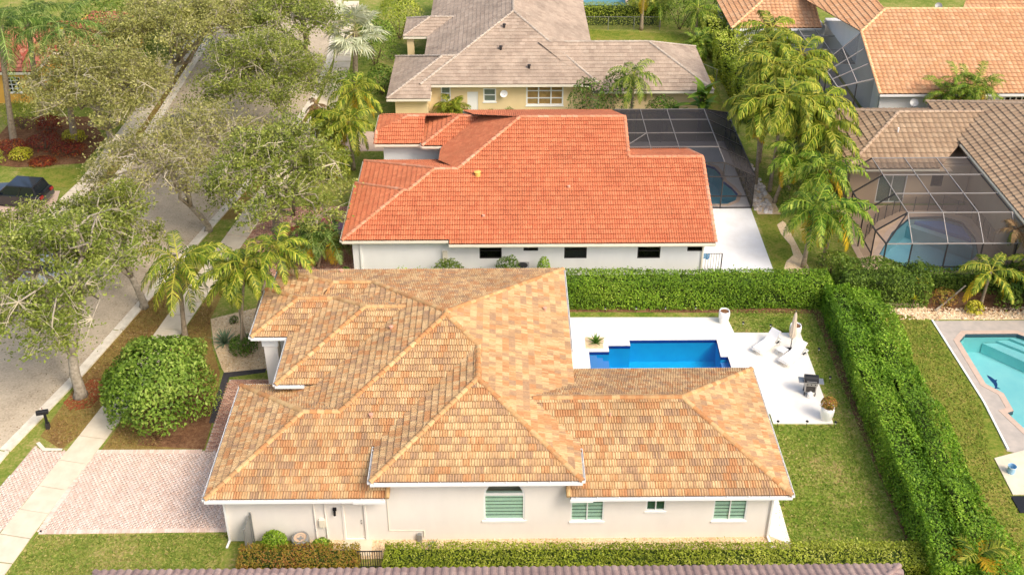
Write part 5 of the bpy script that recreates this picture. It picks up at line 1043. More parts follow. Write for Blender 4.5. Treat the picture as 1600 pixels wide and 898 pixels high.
# ================================================================ HOUSE E, apricot roof far right
te_f, te_p = piece_mats('tile_apricot', TILE_E); ce_f, ce_p = piece_mats('cap_apricot', [(244, 196, 146), (236, 178, 126)])
E_ = empty('apricot_roofed_house', (36.0, 77.5, 0), 0, 'white walled house with pale apricot tile roof in the top right corner', 'house')
pe = dict(S=Plane(0, 77.0, 0, 1, 3.1, s, [[(29.8, 77.0), (48.0, 77.0), (48.0, 86.0), (32.4, 86.0), (29.8, 83.5)]]), N=Plane(0, 95, 0, -1, 3.1, s, [[(32.4, 86.0), (48.0, 86.0), (48.0, 95.0), (32.4, 95.0)]]), Wp=Plane(23.4, 88, 1, 0, 3.1, s, [[(29.8, 83.6), (32.4, 86.0), (32.4, 95.0), (27.6, 95.0)]]),
 bS=Plane(0, 91.5, 0, 1, 3.1, s, [[(20.8, 91.5), (29.0, 91.5), (29.0, 96.5), (25.8, 96.5)]]), bW=Plane(20.8, 96, 1, 0, 3.1, s, [[(20.8, 91.5), (25.8, 96.5), (20.8, 101.5)]]), bN=Plane(0, 101.5, 0, -1, 3.1, s, [[(20.8, 101.5), (25.8, 96.5), (31.0, 96.5), (31.0, 101.5)]]),
 tS=Plane(0, 84.6, 0, 1, 4.6, s, [[(39.0, 86.5), (48.0, 86.5), (48.0, 90.0), (41.0, 90.0)]]))
def ee(k, x0, y0, x1, y1): return (pe[k].P(x0, y0), pe[k].P(x1, y1))
roofE = tiled_roof(E_, list(pe.values()), 'barrel', .40, .44, te_f, te_p, [ee('S', 29.8, 83.5, 32.4, 86), ee('S', 32.4, 86, 48, 86), ee('S', 29.8, 77, 29.8, 83.5), ee('bS', 20.8, 91.5, 25.8, 96.5), ee('bS', 25.8, 96.5, 29, 96.5), ee('tS', 41, 90, 48, 90)], (ce_f, ce_p), [ee('S', 29.8, 77, 48, 77), ee('bS', 20.8, 91.5, 29, 91.5)], seed=41, cap_r=.14, cap_len=.45, gut=False, gut_mat='white')
wall_panel(E_, [(30.1, 0), (48, 0), (48, 3.0), (30.1, 3.0)], [rect(39.6, 42.4, .9, 2.6)], 77.6, 'wall_e', .14); window(E_, 39.6, 42.4, .9, 2.6, 77.6, 'white', 5, 3, 'glass_dark', 'dark_in', fw=.1, sill=False)
body(E_, [(30.1, 78.0, 48, 94.4, 3.0), (21.4, 92.1, 29.5, 101, 3.0)], 'wall_e')
MB().add([tuple(pe['S'].P(29.82, 77.0)), tuple(pe['S'].P(29.82, 83.5)), (29.82, 86, 5.8), (29.82, 94, 2.9), (29.82, 77, 2.9)], [(0, 1, 2, 3, 4)]).build('gable_wall', MT['wall_e'], E_)

# ================================================================ yellow house, top left
ty_f, ty_p = piece_mats('tile_red', [(178, 92, 70), (196, 112, 86), (208, 140, 110), (160, 80, 62)])
Y_ = empty('yellow_walled_house', (-42, 83.0, 0), 0, 'yellow walled house with red tile roof behind the royal palms', 'house')
py = dict(S=Plane(0, 82.1, 0, 1, 3.1, s, [[(-52, 82.1), (-38.6, 82.1), (-43.5, 87.0), (-52, 87.0)]]), E=Plane(-38.6, 84, -1, 0, 3.1, s, [[(-38.6, 82.1), (-38.6, 91.9), (-43.5, 87.0)]]), bS=Plane(0, 86.5, 0, 1, 3.1, s, [[(-40, 86.5), (-33.5, 86.5), (-37, 90), (-40, 90)]]), bE=Plane(-33.5, 90, -1, 0, 3.1, s, [[(-33.5, 86.5), (-33.5, 96), (-37, 92.5), (-37, 90)]]))
tiled_roof(Y_, list(py.values()), 'barrel', .42, .44, ty_f, ty_p, [(py['S'].P(-38.6, 82.1), py['S'].P(-43.5, 87.0)), (py['S'].P(-43.5, 87), py['S'].P(-52, 87)), (py['bS'].P(-33.5, 86.5), py['bS'].P(-37, 90))], (ty_f, ty_p), [(py['S'].P(-52, 82.1), py['S'].P(-38.6, 82.1)), (py['E'].P(-38.6, 82.1), py['E'].P(-38.6, 91.9)), (py['bS'].P(-40, 86.5), py['bS'].P(-33.5, 86.5))], seed=51, gut=False, gut_mat='cream_trim')
wall_panel(Y_, [(-52, 0), (-39.1, 0), (-39.1, 3.0), (-52, 3.0)], [rect(-41.4, -40.2, 1.0, 2.4)], 82.7, 'wall_y', .14); window(Y_, -41.4, -40.2, 1.0, 2.4, 82.7, 'white', 2, 3, 'glass_dark', 'dark_in', fw=.07)
body(Y_, [(-52, 83.1, -39.1, 91.3, 3.0), (-39.05, 87.1, -34.1, 96, 3.0)], 'wall_y'); soffit(Y_, [(-52, 82.12, -38.6, 91.9, 2.85)], 'cream_trim')

# ================================================================ roof in the near foreground, only its ridge shows
tg_f, tg_p = piece_mats('tile_mauve', TILE_G)
Gh = empty('near_roof_house', (0, 26, 0), 0, 'mauve grey tiled roof whose ridge runs along the bottom edge', 'house')
pg = dict(S=Plane(0, 17.2, 0, 1, 2.9, .36, [[(-16.7, 17.2), (16.2, 17.2), (9.4, 24.0), (-9.9, 24.0)]]), N=Plane(0, 30.75, 0, -1, 2.9, .36, [[(-16.7, 30.75), (16.2, 30.75), (9.4, 24.0), (-9.9, 24.0)]]), Wp=Plane(-16.7, 24, 1, 0, 2.9, .36, [[(-16.7, 17.2), (-9.9, 24), (-16.7, 30.75)]]), E=Plane(16.2, 24, -1, 0, 2.9, .36, [[(16.2, 17.2), (9.4, 24), (16.2, 30.75)]]))
tiled_roof(Gh, list(pg.values()), 'barrel', .33, .37, tg_f, tg_p, [(pg['N'].P(-9.9, 24), pg['N'].P(9.4, 24)), (pg['N'].P(-16.7, 30.75), pg['N'].P(-9.9, 24)), (pg['N'].P(16.2, 30.75), pg['N'].P(9.4, 24))], (tg_f, tg_p), [], seed=61, gut=False, cap_r=.12)
body(Gh, [(-16.1, 17.8, 15.6, 30.1, 2.8)], 'wall_c')
# ================================================================ screen cages
def cage(name, label, loc, beams, panels, beam_m, screen_m, w=.06, group=None):
    """beams: pairs of points, each a bar of its own; panels: quads of woven screen"""
    root = empty(name, loc, 0, label, 'screen cage', group)
    for bm_ in beams: MB().bar(bm_[0], bm_[1], bm_[2] if len(bm_) > 2 else w, w * 1.2).build('beam', bm_[3] if len(bm_) > 3 else beam_m, root)
    for p in panels: MB().add(p, [tuple(range(len(p)))]).build('screen_panel', screen_m, root)
    return root
h0, h1 = 2.55, 3.65; X0, Xi, Xe = 8.4, 15.2, 17.4; Ya, Yb = 64.62, 74.9; bl = MT['bronze_light']; bz = MT['bronze']
bmB = []; pnB = []; ys = [64.62, 67.0, 69.2, 71.4, 73.2]; xs = [8.4, 10.4, 12.4, 15.2]
for x in xs[1:]: bmB += [((x, Ya, h1), (x, 73.2, h1), .045, bl), ((x, 73.2, h1), (x, Yb, h0), .045, bl), ((x, Yb, h0), (x, Yb, .03))]
for y in ys[1:]: bmB += [((X0, y, h1), (Xi, y, h1), .04, bl), ((Xi, y, h1), (Xe, y, h0)), ((Xe, y, h0), (Xe, y, .03))]
bmB += [((Xe, Ya, h0), (Xe, Yb, h0), .08), ((Xe, Ya, h0), (Xe, Ya, .03), .08), ((Xe, Yb, h0), (Xe, Yb, .03), .08), ((Xi, Ya, h1), (Xi, Ya, .03), .08), ((13.2, Ya, h1), (Xi, Ya, h1)), ((Xi, Ya, h1), (Xe, Ya, h0)), ((13.2, Ya, h0), (Xe, Ya, h0)), ((13.2, Ya, .08), (Xe, Ya, .08), .08), ((13.2, Ya, 1.0), (Xe, Ya, 1.0)),
        ((Xe, Ya, 1.0), (Xe, Yb, 1.0)), ((Xe, Ya, .08), (Xe, Yb, .08)), ((X0, Yb, h0), (Xe, Yb, h0), .08), ((8.6, 67.0, h1), (10.4, 69.2, h1), .04, bl), ((Xi, 73.2, h1), (Xe, Yb, h0))]
for i in range(len(xs) - 1):
    for j in range(len(ys) - 1):
        if xs[i] < 12.9 and ys[j] < 66.9: continue
        pnB.append([(xs[i] + .03, ys[j] + .03, h1 - .01), (xs[i + 1] - .03, ys[j] + .03, h1 - .01), (xs[i + 1] - .03, ys[j + 1] - .03, h1 - .01), (xs[i] + .03, ys[j + 1] - .03, h1 - .01)])
for j in range(len(ys) - 1):
    pnB += [[(Xi, ys[j], h1), (Xe, ys[j], h0), (Xe, ys[j + 1], h0), (Xi, ys[j + 1], h1)], [(Xe, ys[j], .05), (Xe, ys[j + 1], .05), (Xe, ys[j + 1], h0), (Xe, ys[j], h0)]]
for i in range(len(xs) - 1): pnB += [[(xs[i], 73.2, h1), (xs[i + 1], 73.2, h1), (xs[i + 1], Yb, h0), (xs[i], Yb, h0)], [(xs[i], Yb, .05), (xs[i + 1], Yb, .05), (xs[i + 1], Yb, h0), (xs[i], Yb, h0)]]
pnB += [[(Xe, 73.2, h0), (Xe, Yb, h0), (Xe, Yb, .05), (Xe, 73.2, .05)], [(Xi, 73.2, h1), (Xe, 73.2, h0), (Xe, Yb, h0), (Xi, Yb, h0)], [(Xi, Yb, .05), (Xe, Yb, .05), (Xe, Yb, h0), (Xi, Yb, h0)]]
pnS = [[(13.2, Ya, .05), (Xe, Ya, .05), (Xe, Ya, h0), (Xi, Ya, h1), (13.2, Ya, h1)]]
cb = cage('screen_cage', 'black screen cage over the kidney pool at the end of the orange roof', (13, 69, 0), bmB, pnB, bz, MT['screen_dark'])
for p in pnS: MB().add(p, [tuple(range(len(p)))]).build('screen_panel', MT['screen_clear'], cb)
# cage of house D
k0, k1 = 2.7, 4.0; xd = [25.2, 27.4, 29.6, 31.7]; yd = [57.2, 59.6, 62.1, 64.5]; bmD = []; pnD = []; wl = MT['beam_grey']
for x in xd: bmD += [((x, 57.2, k1), (x, 64.5, k1), .042, wl if x < 31 else bz), ((x, 57.2, k1), (x, 55.65, k0), .042, wl), ((x, 55.65, k0), (x, 55.65, .03), .07, bz)]
for y in yd: bmD += [((25.2, y, k1), (31.9, y, k1), .042, wl), ((25.2, y, k1), (23.4, y, k0), .08, bz), ((23.4, y, k0), (23.4, y, .03), .07, bz)]
bmD += [((23.6, 55.65, k0), (32.6, 55.65, k0), .05, wl), ((23.4, 57.2, k0), (23.4, 64.5, k0), .08, bz), ((23.6, 55.65, k0), (23.4, 57.2, k0), .08, bz), ((23.6, 55.65, k0), (23.6, 55.65, .03), .08, bz), ((25.2, 57.2, k1), (23.6, 55.65, k0), .08, bz), ((23.4, 57.2, 1.0), (23.4, 64.5, 1.0), .06, bz), ((23.6, 55.65, 1.0), (32.6, 55.65, 1.0), .06, bz), ((23.6, 55.65, .08), (32.6, 55.65, .08), .08, bz), ((31.7, 57.2, k1), (32.9, 55.65, k0), .05, wl)]
for i in range(3):
    for j in range(3): pnD.append([(xd[i], yd[j], k1 - .02), (xd[i + 1], yd[j], k1 - .02), (xd[i + 1], yd[j + 1], k1 - .02), (xd[i], yd[j + 1], k1 - .02)])
    pnD += [[(xd[i], 57.2, k1), (xd[i + 1], 57.2, k1), (xd[i + 1], 55.65, k0), (xd[i], 55.65, k0)], [(xd[i], 55.65, k0), (xd[i + 1], 55.65, k0), (xd[i + 1], 55.65, .05), (xd[i], 55.65, .05)], [(25.2, yd[i], k1), (25.2, yd[i + 1], k1), (23.4, yd[i + 1], k0), (23.4, yd[i], k0)], [(23.4, yd[i], k0), (23.4, yd[i + 1], k0), (23.4, yd[i + 1], .05), (23.4, yd[i], .05)]]
cage('screen_cage', 'pale beamed screen cage over the angular teal pool by the brown roof', (27.5, 60, 0), bmD, pnD, bz, MT['screen_light'])
# pool safety fence inside the cage
fr = empty('pool_fence', (27, 62, 0), 0, 'low dark mesh safety fence round the teal cage pool', 'fence'); fp = [(24.1, 60.4), (25.6, 62.6), (27.6, 64.0), (30.6, 64.2), (32.2, 63.0), (32.3, 59.5)]
for a, b_ in zip(fp, fp[1:]):
    n = max(1, round(math.hypot(b_[0] - a[0], b_[1] - a[1]) / .9))
    for k in range(n):
        p0 = (a[0] + (b_[0] - a[0]) * k / n, a[1] + (b_[1] - a[1]) * k / n); p1 = (a[0] + (b_[0] - a[0]) * (k + 1) / n, a[1] + (b_[1] - a[1]) * (k + 1) / n)
        MB().bar((*p0, .03), (*p0, 1.2), .04).build('post', bz, fr); MB().add([(*p0, .08), (*p1, .08), (*p1, 1.18), (*p0, 1.18)], [(0, 1, 2, 3)]).build('mesh_panel', MT['screen_mid'], fr)
# cage of house E: the near bays lean against the rake of the apricot roof, the far bays are flat
bmE = []; pnE = []; wl = MT['beam_grey']
def bayE(ye, rk):
    for i, y in enumerate(ye):
        bmE.extend([((26.9, y, 3.0), (29.72, y, rk(y)), .08, wl), ((26.9, y, 3.0), (26.9, y, .03), .07, bz)])
        if i < len(ye) - 1:
            y2 = ye[i + 1]; m0, m1 = (28.4, y, 3.0 + (rk(y) - 3) * .53), (28.4, y2, 3.0 + (rk(y2) - 3) * .53); bmE.extend([((26.9, y, 3.0), (26.9, y2, 3.0), .08, wl), (m0, m1, .07, wl)])
            pnE.extend([[(26.9, y, 2.99), m0, m1, (26.9, y2, 2.99)], [m0, (29.72, y, rk(y)), (29.72, y2, rk(y2)), m1], [(26.9, y, .05), (26.9, y2, .05), (26.9, y2, 3.0), (26.9, y, 3.0)]])
bayE([78.6, 80.2, 81.8, 83.4], lambda y: pe['S'].z(29.8, y) - .05); bayE([83.5, 86.6, 89.8, 93.0], lambda y: 3.0)
pnE.append([(26.9, 83.45, 3.0), (29.72, 83.45, 3.0), (29.72, 83.45, pe['S'].z(29.8, 83.4) - .05)])
bmE += [((28.4, 78.6, 3.3), (28.4, 78.6, .03), .07, bz), ((26.9, 78.6, 1.0), (29.75, 78.6, 1.0), .05, bz)]
pnE.append([(26.9, 78.6, .05), (29.75, 78.6, .05), (29.75, 78.6, 3.6), (26.9, 78.6, 3.0)])
cage('screen_cage', 'narrow screen cage with white beams along the apricot roof', (28.3, 86, 0), bmE, pnE, bz, MT['screen_mid'])
area('deck_e', [(26.9, 78.6), (29.8, 78.6), (29.8, 93.0), (26.9, 93.0)], 'deck_f')

# ================================================================ deck furniture of house A
def lounger(label, x, y, rz):
    root = empty('sun_lounger', (x, y, .05), rz, label, 'sun lounger', 'sun loungers on the white deck')
    f = MB(); f.bar((0, -.34, .26), (1.95, -.34, .26), .05, .06).bar((0, .34, .26), (1.95, .34, .26), .05, .06).bar((0, -.34, .26), (0, .34, .26), .05, .06).bar((1.95, -.34, .26), (1.95, .34, .26), .05, .06).bar((.75, -.34, .26), (.75, .34, .26), .04); f.build('frame', MT['white_metal'], root, local=True)
    for (a, b_) in ((.12, -.34), (.12, .34), (1.8, -.34), (1.8, .34)): MB().bar((a, b_, 0), (a, b_, .25), .05).build('leg', MT['white_metal'], root, local=True)
    MB().box(.78, -.31, .29, 1.93, .31, .37).build('seat_cushion', MT['cushion'], root, local=True, bevel=.03)
    b = MB(); a = math.radians(38); c, s_ = math.cos(a), math.sin(a)
    vs = []
    for (u, w_) in ((0, 0), (.85, 0), (.85, .08), (0, .08)):
        for yv in (-.31, .31): vs.append((.78 - u * c + w_ * s_, yv, .29 + u * s_ + w_ * c))
    b.add(vs, [(0, 2, 3, 1), (2, 4, 5, 3), (4, 6, 7, 5), (6, 0, 1, 7), (0, 6, 4, 2), (1, 3, 5, 7)]); b.build('backrest_cushion', MT['cushion'], root, local=True, bevel=.02)
    MB().bar((.35, -.25, .26), (.2, -.25, .7), .03).bar((.35, .25, .26), (.2, .25, .7), .03).build('backrest_strut', MT['white_metal'], root, local=True)
    MB().box(.35, .36, .30, .6, .42, .36).build('wheel_hub', MT['black'], root, local=True)
    return root
lounger('white sun lounger nearer to the pool, left of the closed umbrella', 15.75, 49.55, math.radians(222)); lounger('white sun lounger nearer to the grill, right of the side table', 17.0, 48.5, math.radians(222))
st = empty('side_table', (15.75, 48.25, .05), math.radians(42), 'low white side table between the two sun loungers', 'side table'); MB().box(-.25, -.25, .32, .25, .25, .37).build('table_top', MT['white_metal'], st, local=True, bevel=.01)
for (a, b_) in ((-.2, -.2), (.2, -.2), (.2, .2), (-.2, .2)): MB().bar((a, b_, 0), (a, b_, .32), .04).build('leg', MT['white_metal'], st, local=True)
um = empty('patio_umbrella', (16.3, 48.55, .05), 0, 'closed beige patio umbrella standing between the sun loungers', 'umbrella')
MB().box(-.25, -.25, 0, .25, .25, .08).build('base', MT['black'], um, local=True, bevel=.02); MB().tube([(0, 0, .08), (0, 0, 2.75)], .025, 8).build('pole', MT['bronze'], um, local=True)
k = MB(); pr = [(.06, .95), (.15, 1.05), (.17, 1.3), (.13, 1.7), (.10, 2.1), (.07, 2.5), (.02, 2.72)]; n = 16
k.add([(r * (1 + .22 * (j % 2)) * math.cos(2 * PI * j / n), r * (1 + .22 * (j % 2)) * math.sin(2 * PI * j / n), z) for r, z in pr for j in range(n)], [(i * n + j, i * n + (j + 1) % n, (i + 1) * n + (j + 1) % n, (i + 1) * n + j) for i in range(len(pr) - 1) for j in range(n)]); k.build('folded_canopy', MT['umbrella'], um, local=True)
MB().lathe([(.02, 0), (.04, .04), (0, .1)], 8, (0, 0, 2.75)).build('finial', MT['bronze'], um, local=True)
def planter(label, x, y, r, h, plant=None, m='white', z=.05):
    root = empty('planter', (x, y, z), 0, label, 'planter'); k = MB(); k.lathe([(r * .72, 0), (r * .95, h * .45), (r, h * .8), (r * .92, h), (r * .82, h), (r * .8, h * .9)], 20); k.lathe([(r * .8, h * .9), (0, h * .9)], 20); k.build('pot', MT[m], root, local=True, smooth=True)
    MB().lathe([(r * .79, h * .91), (0, h * .915)], 16).build('soil', MT['mulch'], root, local=True); return root
planter('plain white planter at the far corner of the white deck', 13.0, 51.3, .33, .85); planter('white planter standing behind the closed umbrella', 16.85, 49.85, .34, .85); planter('white planter holding a small bush at the near deck corner', 16.82, 42.85, .36, .85)
bush('small orange tinged bush growing in the near deck planter', (16.82, 42.85), (.42, .42, .40), MT['leaf_hedge_red'], 71, .12, 420, 'shrub', base=.82)
# the agave-like plant by the pool
rosette('small spiky green plant in the pebble square by the pool', (5.3, 49.3), 22, .62, .09, MT['cycad'], 2, 'spiky_plant', z=.056)
# grill
gr = empty('barbecue_grill', (16.45, 44.9, .05), math.radians(-8), 'stainless gas grill with black lid standing on the white deck', 'grill')
k = MB(); k.box(-.3, -.25, .25, .3, .25, .72); k.build('cabinet', MT['steel'], gr, local=True, bevel=.01); MB().box(-.24, -.262, .3, .24, -.25, .66).build('cabinet_door', MT['dark_in'], gr, local=True)
MB().box(-.34, -.28, .72, .34, .28, .92).build('firebox', MT['steel'], gr, local=True, bevel=.015)
k = MB(); nn = 8; k.add([(x, -.27 + .54 * (.5 - .5 * math.cos(PI * j / nn)), .92 + .30 * math.sin(PI * j / nn)) for x in (-.36, .36) for j in range(nn + 1)], [(j, j + 1, nn + 2 + j, nn + 1 + j) for j in range(nn)] + [tuple(range(nn, -1, -1)), tuple(range(nn + 1, 2 * nn + 2))]); k.build('lid', MT['black'], gr, local=True); MB().tube([(-.26, -.31, 1.02), (.26, -.31, 1.02)], .018, 8).build('lid_handle', MT['steel'], gr, local=True)
for sx in (-1, 1): MB().box(min(sx * .36, sx * .66), -.24, .84, max(sx * .36, sx * .66), .24, .88).build('side_shelf', MT['steel'], gr, local=True, bevel=.01)
for (a, b_) in ((-.28, -.2), (.28, -.2), (.28, .2), (-.28, .2)): MB().tube([(a, b_, 0), (a, b_, .26)], .03, 8).build('caster', MT['black'], gr, local=True)
for j in range(3): MB().lathe([(.03, 0), (.03, .03), (0, .03)], 10, (-.2 + .2 * j, -.3, .8)).build('knob', MT['black'], gr, local=True)
MB().lathe([(.13, 0), (.15, .1), (.15, .28), (.06, .36), (.04, .42)], 12, (0, -.34, .0)).build('gas_bottle', MT['white'], gr, local=True)
# path lights
def path_light(x, y, label, z=0.0):
    root = empty('path_light', (x, y, z), 0, label, 'path light', 'path lights round the white deck'); MB().tube([(0, 0, 0), (0, 0, .38)], .013, 6).build('stake', MT['black'], root, local=True); MB().lathe([(.035, .30), (.04, .40), (.0, .41)], 8).build('lens', MT['white'], root, local=True); MB().lathe([(.085, .40), (.06, .44), (0, .46)], 10).build('cap', MT['black'], root, local=True)
for (x, y), w_ in zip(((6.1, 52.35), (7.95, 52.35), (9.7, 52.35), (11.5, 52.35)), ('first', 'second', 'third', 'fourth')): path_light(x, y, w_ + ' path light from the left in the grass below the far hedge')
for (x, y), w_ in zip(((14.05, 50.8), (15.6, 50.55), (17.35, 50.6)), ('path light beside the plain far planter', 'path light on the lawn left of the closed umbrella', 'path light on the lawn right of the umbrella planter')): path_light(x, y, w_)
for (x, y), w_ in zip(((17.85, 48.3), (17.8, 45.8)), ('path light on the grass right of the sun loungers', 'path light on the grass right of the grill')): path_light(x, y, w_)
for (x, y), w_ in zip(((14.15, 42.3), (15.65, 42.28), (17.1, 42.2)), ('leftmost path light along the near deck edge', 'middle path light along the near deck edge', 'path light at the foot of the near bush planter')): path_light(x, y, w_)

# ================================================================ side yard of house A
ac = empty('air_conditioner', (-9.15, 34.45, 0), 0, 'round topped grey air conditioner between two clipped bushes', 'air conditioner'); MB().box(-.42, -.42, 0, .42, .42, .08).build('pad', MT['concrete'], ac, local=True)
MB().lathe([(.38, .08), (.40, .2), (.40, .72), (.38, .78), (.30, .80)], 20).build('casing', MT['gal'], ac, local=True); k = MB(); k.lathe([(.30, .78), (.0, .70)], 20); k.build('fan_bowl', MT['deck_tan'], ac, local=True)
k = MB(); [k.bar((0, 0, .73), (.28 * math.cos(a), .28 * math.sin(a), .74), .09, .012) for a in (0, 1.57, 3.14, 4.71)]; k.build('fan_blade', MT['gal'], ac, local=True)
k = MB(); k.lathe([(.29, .79), (.31, .82), (.29, .82)], 20); k.lathe([(.15, .81), (.16, .825), (.15, .825)], 16); k.build('fan_grille', MT['gal'], ac, local=True)
bush('rounded clipped green bush left of the air conditioner', (-10.3, 34.4), (.62, .45, .75), MT['leaf_hedge'], 81, .11, 1300, 'bush', rough=.06); bush('smaller clipped bush right of the air conditioner', (-8.2, 34.35), (.5, .4, .45), MT['leaf_hedge'], 82, .11, 800, 'bush', rough=.06)
hedge('reddish tipped clipped hedge along the bottom left of the front wall', (-11.7, 33.45), (-6.45, 33.45), .62, .85, MT['leaf_hedge_red'], 83, .06, .10, 420, core='stem')
hedge('long bright green hedge running along the bottom edge', (-5.3, 33.35), (20.5, 33.1), .68, .95, MT['leaf_hedge_bright'], 84, .07, .11, 380)
fg = empty('garden_gate', (-5.9, 33.3, 0), 0, 'small dark picket gate between the two front hedges', 'gate')
for j in range(11): MB().bar((-6.42 + j * .104, 33.3, 0), (-6.42 + j * .104, 33.3, 1.15), .025).build('picket', MT['bronze'], fg)
MB().bar((-6.45, 33.3, 1.15), (-5.35, 33.3, 1.15), .04).build('rail', MT['bronze'], fg); MB().bar((-6.45, 33.3, .2), (-5.35, 33.3, .2), .03).build('rail', MT['bronze'], fg)
sg = empty('side_screen_gate', (-11.3, 34.7, 0), 0, 'grey slatted side gate leaning edge on to the garage wall', 'gate')
for (a, b_) in (((-11.45, 34.0, 0), (-11.35, 34.95, 0)),):
    MB().box(-11.52, 34.02, 0, -11.46, 34.08, 1.75).build('post', MT['gal'], sg); MB().box(-11.40, 34.9, 0, -11.34, 34.96, 1.85).build('post', MT['gal'], sg)
    for j in range(9): MB().box(-11.46, 34.06 + j * .095, .1, -11.43, 34.06 + j * .095 + .07, 1.75).build('slat', MT['gal'], sg)
lp = empty('spot_lamp', (-4.1, 34.3, 0), .5, 'tipped white flood light on the pebbles by the gate', 'lamp'); k = MB(); k.lathe([(.05, 0), (.09, .12), (.11, .24), (0, .24)], 10); o = k.build('lamp_head', MT['white'], lp, local=True); o.rotation_euler = (.9, .2, 0); o.location = (0, 0, .12); MB().box(-.2, -.12, 0, -.02, .06, .14).build('bracket', MT['black'], lp, local=True)
rosette('small grey leafed tuft on the pebbles below the arched window', (-3.2, 34.45), 18, .45, .05, MT['agave'], 6, 'grass_tuft', elev=(85, 30))

# ================================================================ street furniture
mb = empty('mailbox', (-23.55, 42.6, 0), math.radians(15), 'black mailbox on a post at the kerb', 'mailbox'); MB().box(-.06, -.06, 0, .06, .06, 1.0).build('post', MT['black'], mb, local=True); MB().box(-.1, -.1, 0, .1, .1, .35).build('post_base', MT['bronze'], mb, local=True)
k = MB(); nn = 8; k.add([(x, .11 * math.cos(PI * j / nn), 1.12 + .11 * math.sin(PI * j / nn)) for x in (-.38, .2) for j in range(nn + 1)] + [(x, y_, 1.0) for x in (-.38, .2) for y_ in (.11, -.11)],
      [(j, j + 1, nn + 2 + j, nn + 1 + j) for j in range(nn)] + [(0, nn + 1, 2 * nn + 4, 2 * nn + 2), (nn, 2 * nn + 3, 2 * nn + 5, 2 * nn + 1), (2 * nn + 2, 2 * nn + 4, 2 * nn + 5, 2 * nn + 3), tuple(list(range(nn + 1)) + [2 * nn + 3, 2 * nn + 2]), tuple(list(range(2 * nn + 1, nn, -1)) + [2 * nn + 4, 2 * nn + 5])]); k.build('box', MT['black'], mb, local=True); MB().box(-.1, .11, 1.1, -.07, .13, 1.3).build('flag', MT['lamp_red'], mb, local=True)
bk = empty('pool_bucket', (24.85, 38.9, 0), 0, 'pale blue bucket beside the paved pad at the right edge', 'bucket'); MB().lathe([(.17, .0), (.2, .45), (.21, .48), (.19, .48), (.17, .1), (0, .1)], 16).build('pail', MT['blue_plastic'], bk, local=True); MB().lathe([(.215, .44), (.215, .47)], 16).build('rim', MT['white'], bk, local=True)
slab('equipment_pad', [(24.45, 39.9), (26.2, 40.45), (28.0, 39.5), (28.0, 37.4), (24.35, 37.45)], 'concrete', .06)
mtt = MB().box(24.2, 36.3, 0, 26.0, 37.35, .07).build('rubber_mat', MT['black'], None, bevel=.02); tag(mtt, 'dark grey mat on the grass at the right edge', 'mat')
slab('step_paving', [(25.4, 40.4), (27.5, 40.4), (27.5, 39.7), (26.1, 40.3)], 'deck_f', .04)
gB = empty('picket_gate', (13.1, 56.7, 0), 0, 'thin metal gate at the corner of the white house, a blue towel hanging on it', 'gate')
for j in range(8): MB().bar((12.62 + j * .17, 56.75, 0), (12.62 + j * .17, 56.75, 1.35), .02 if j < 7 else .06).build('picket', MT['bronze'], gB)
MB().bar((12.6, 56.75, 1.35), (13.82, 56.75, 1.35), .03).build('rail', MT['bronze'], gB)
tw = MB(); nn = 6; tw.add([(12.62 + .4 * i / nn, 56.72 - .02 * math.sin(i * 2), z + .05 * math.sin(i * 1.3)) for z in (1.37, .98) for i in range(nn + 1)], [(i, i + 1, nn + 2 + i, nn + 1 + i) for i in range(nn)]); o = tw.build('towel', MT['blue_towel']); sm = o.modifiers.new('s', 'SOLIDIFY'); sm.thickness = .02; tag(o, 'blue towel hung over the thin metal gate', 'towel')
planter('white flared pot with a dark plant by the garage corner of the white house', -9.75, 55.6, .28, .75, z=0.0); bush('dark small plant in the pot by the white garage corner', (-9.75, 55.6), (.3, .3, .3), MT['leaf_dark'], 85, .12, 160, 'plant', base=.75)
a2 = empty('air_conditioner', (1.2, 55.3, 0), 0, 'square grey air conditioner below the orange roof, half hidden by shrubs', 'air conditioner'); MB().box(-.5, -.45, 0, .5, .45, .35).build('pad', MT['concrete'], a2, local=True); MB().box(-.42, -.42, .352, .42, .42, 1.5).build('casing', MT['gal'], a2, local=True, bevel=.03); MB().lathe([(.32, 1.50), (.32, 1.52), (.0, 1.53)], 18).build('fan_grille', MT['black'], a2, local=True)
def dish(label, p, wall, m='white'):
    root = empty('satellite_dish', p, 0, label, 'satellite dish'); k = MB(); k.lathe([(0, 0), (.17, .03), (.28, .08), (.31, .11), (.28, .09), (.17, .045), (0, .02)], 18); o = k.build('reflector', MT['gal'] if m == 'gal' else MT['white'], root, local=True); o.rotation_euler = (math.radians(52), 0, math.radians(-12)); MB().bar((0, .02, 0), wall, .05).build('mount', MT['gal'], root, local=True); MB().bar((0, -.05, .0), (.05, -.42, .12), .025).build('feed_arm', MT['gal'], root, local=True)
dish('white satellite dish on the yellow wall between door and large window', (.15, 79.75, 2.0), (0, .3, -.3)); dish('round pale satellite dish at the ridge of the brown roof', (31.0, 73.2, 4.1), (0, .2, -.5), 'gal'); dish('pale satellite dish on the apricot ridge at the top edge', (37.3, 87.0, 6.75), (0, .1, -.4), 'gal')

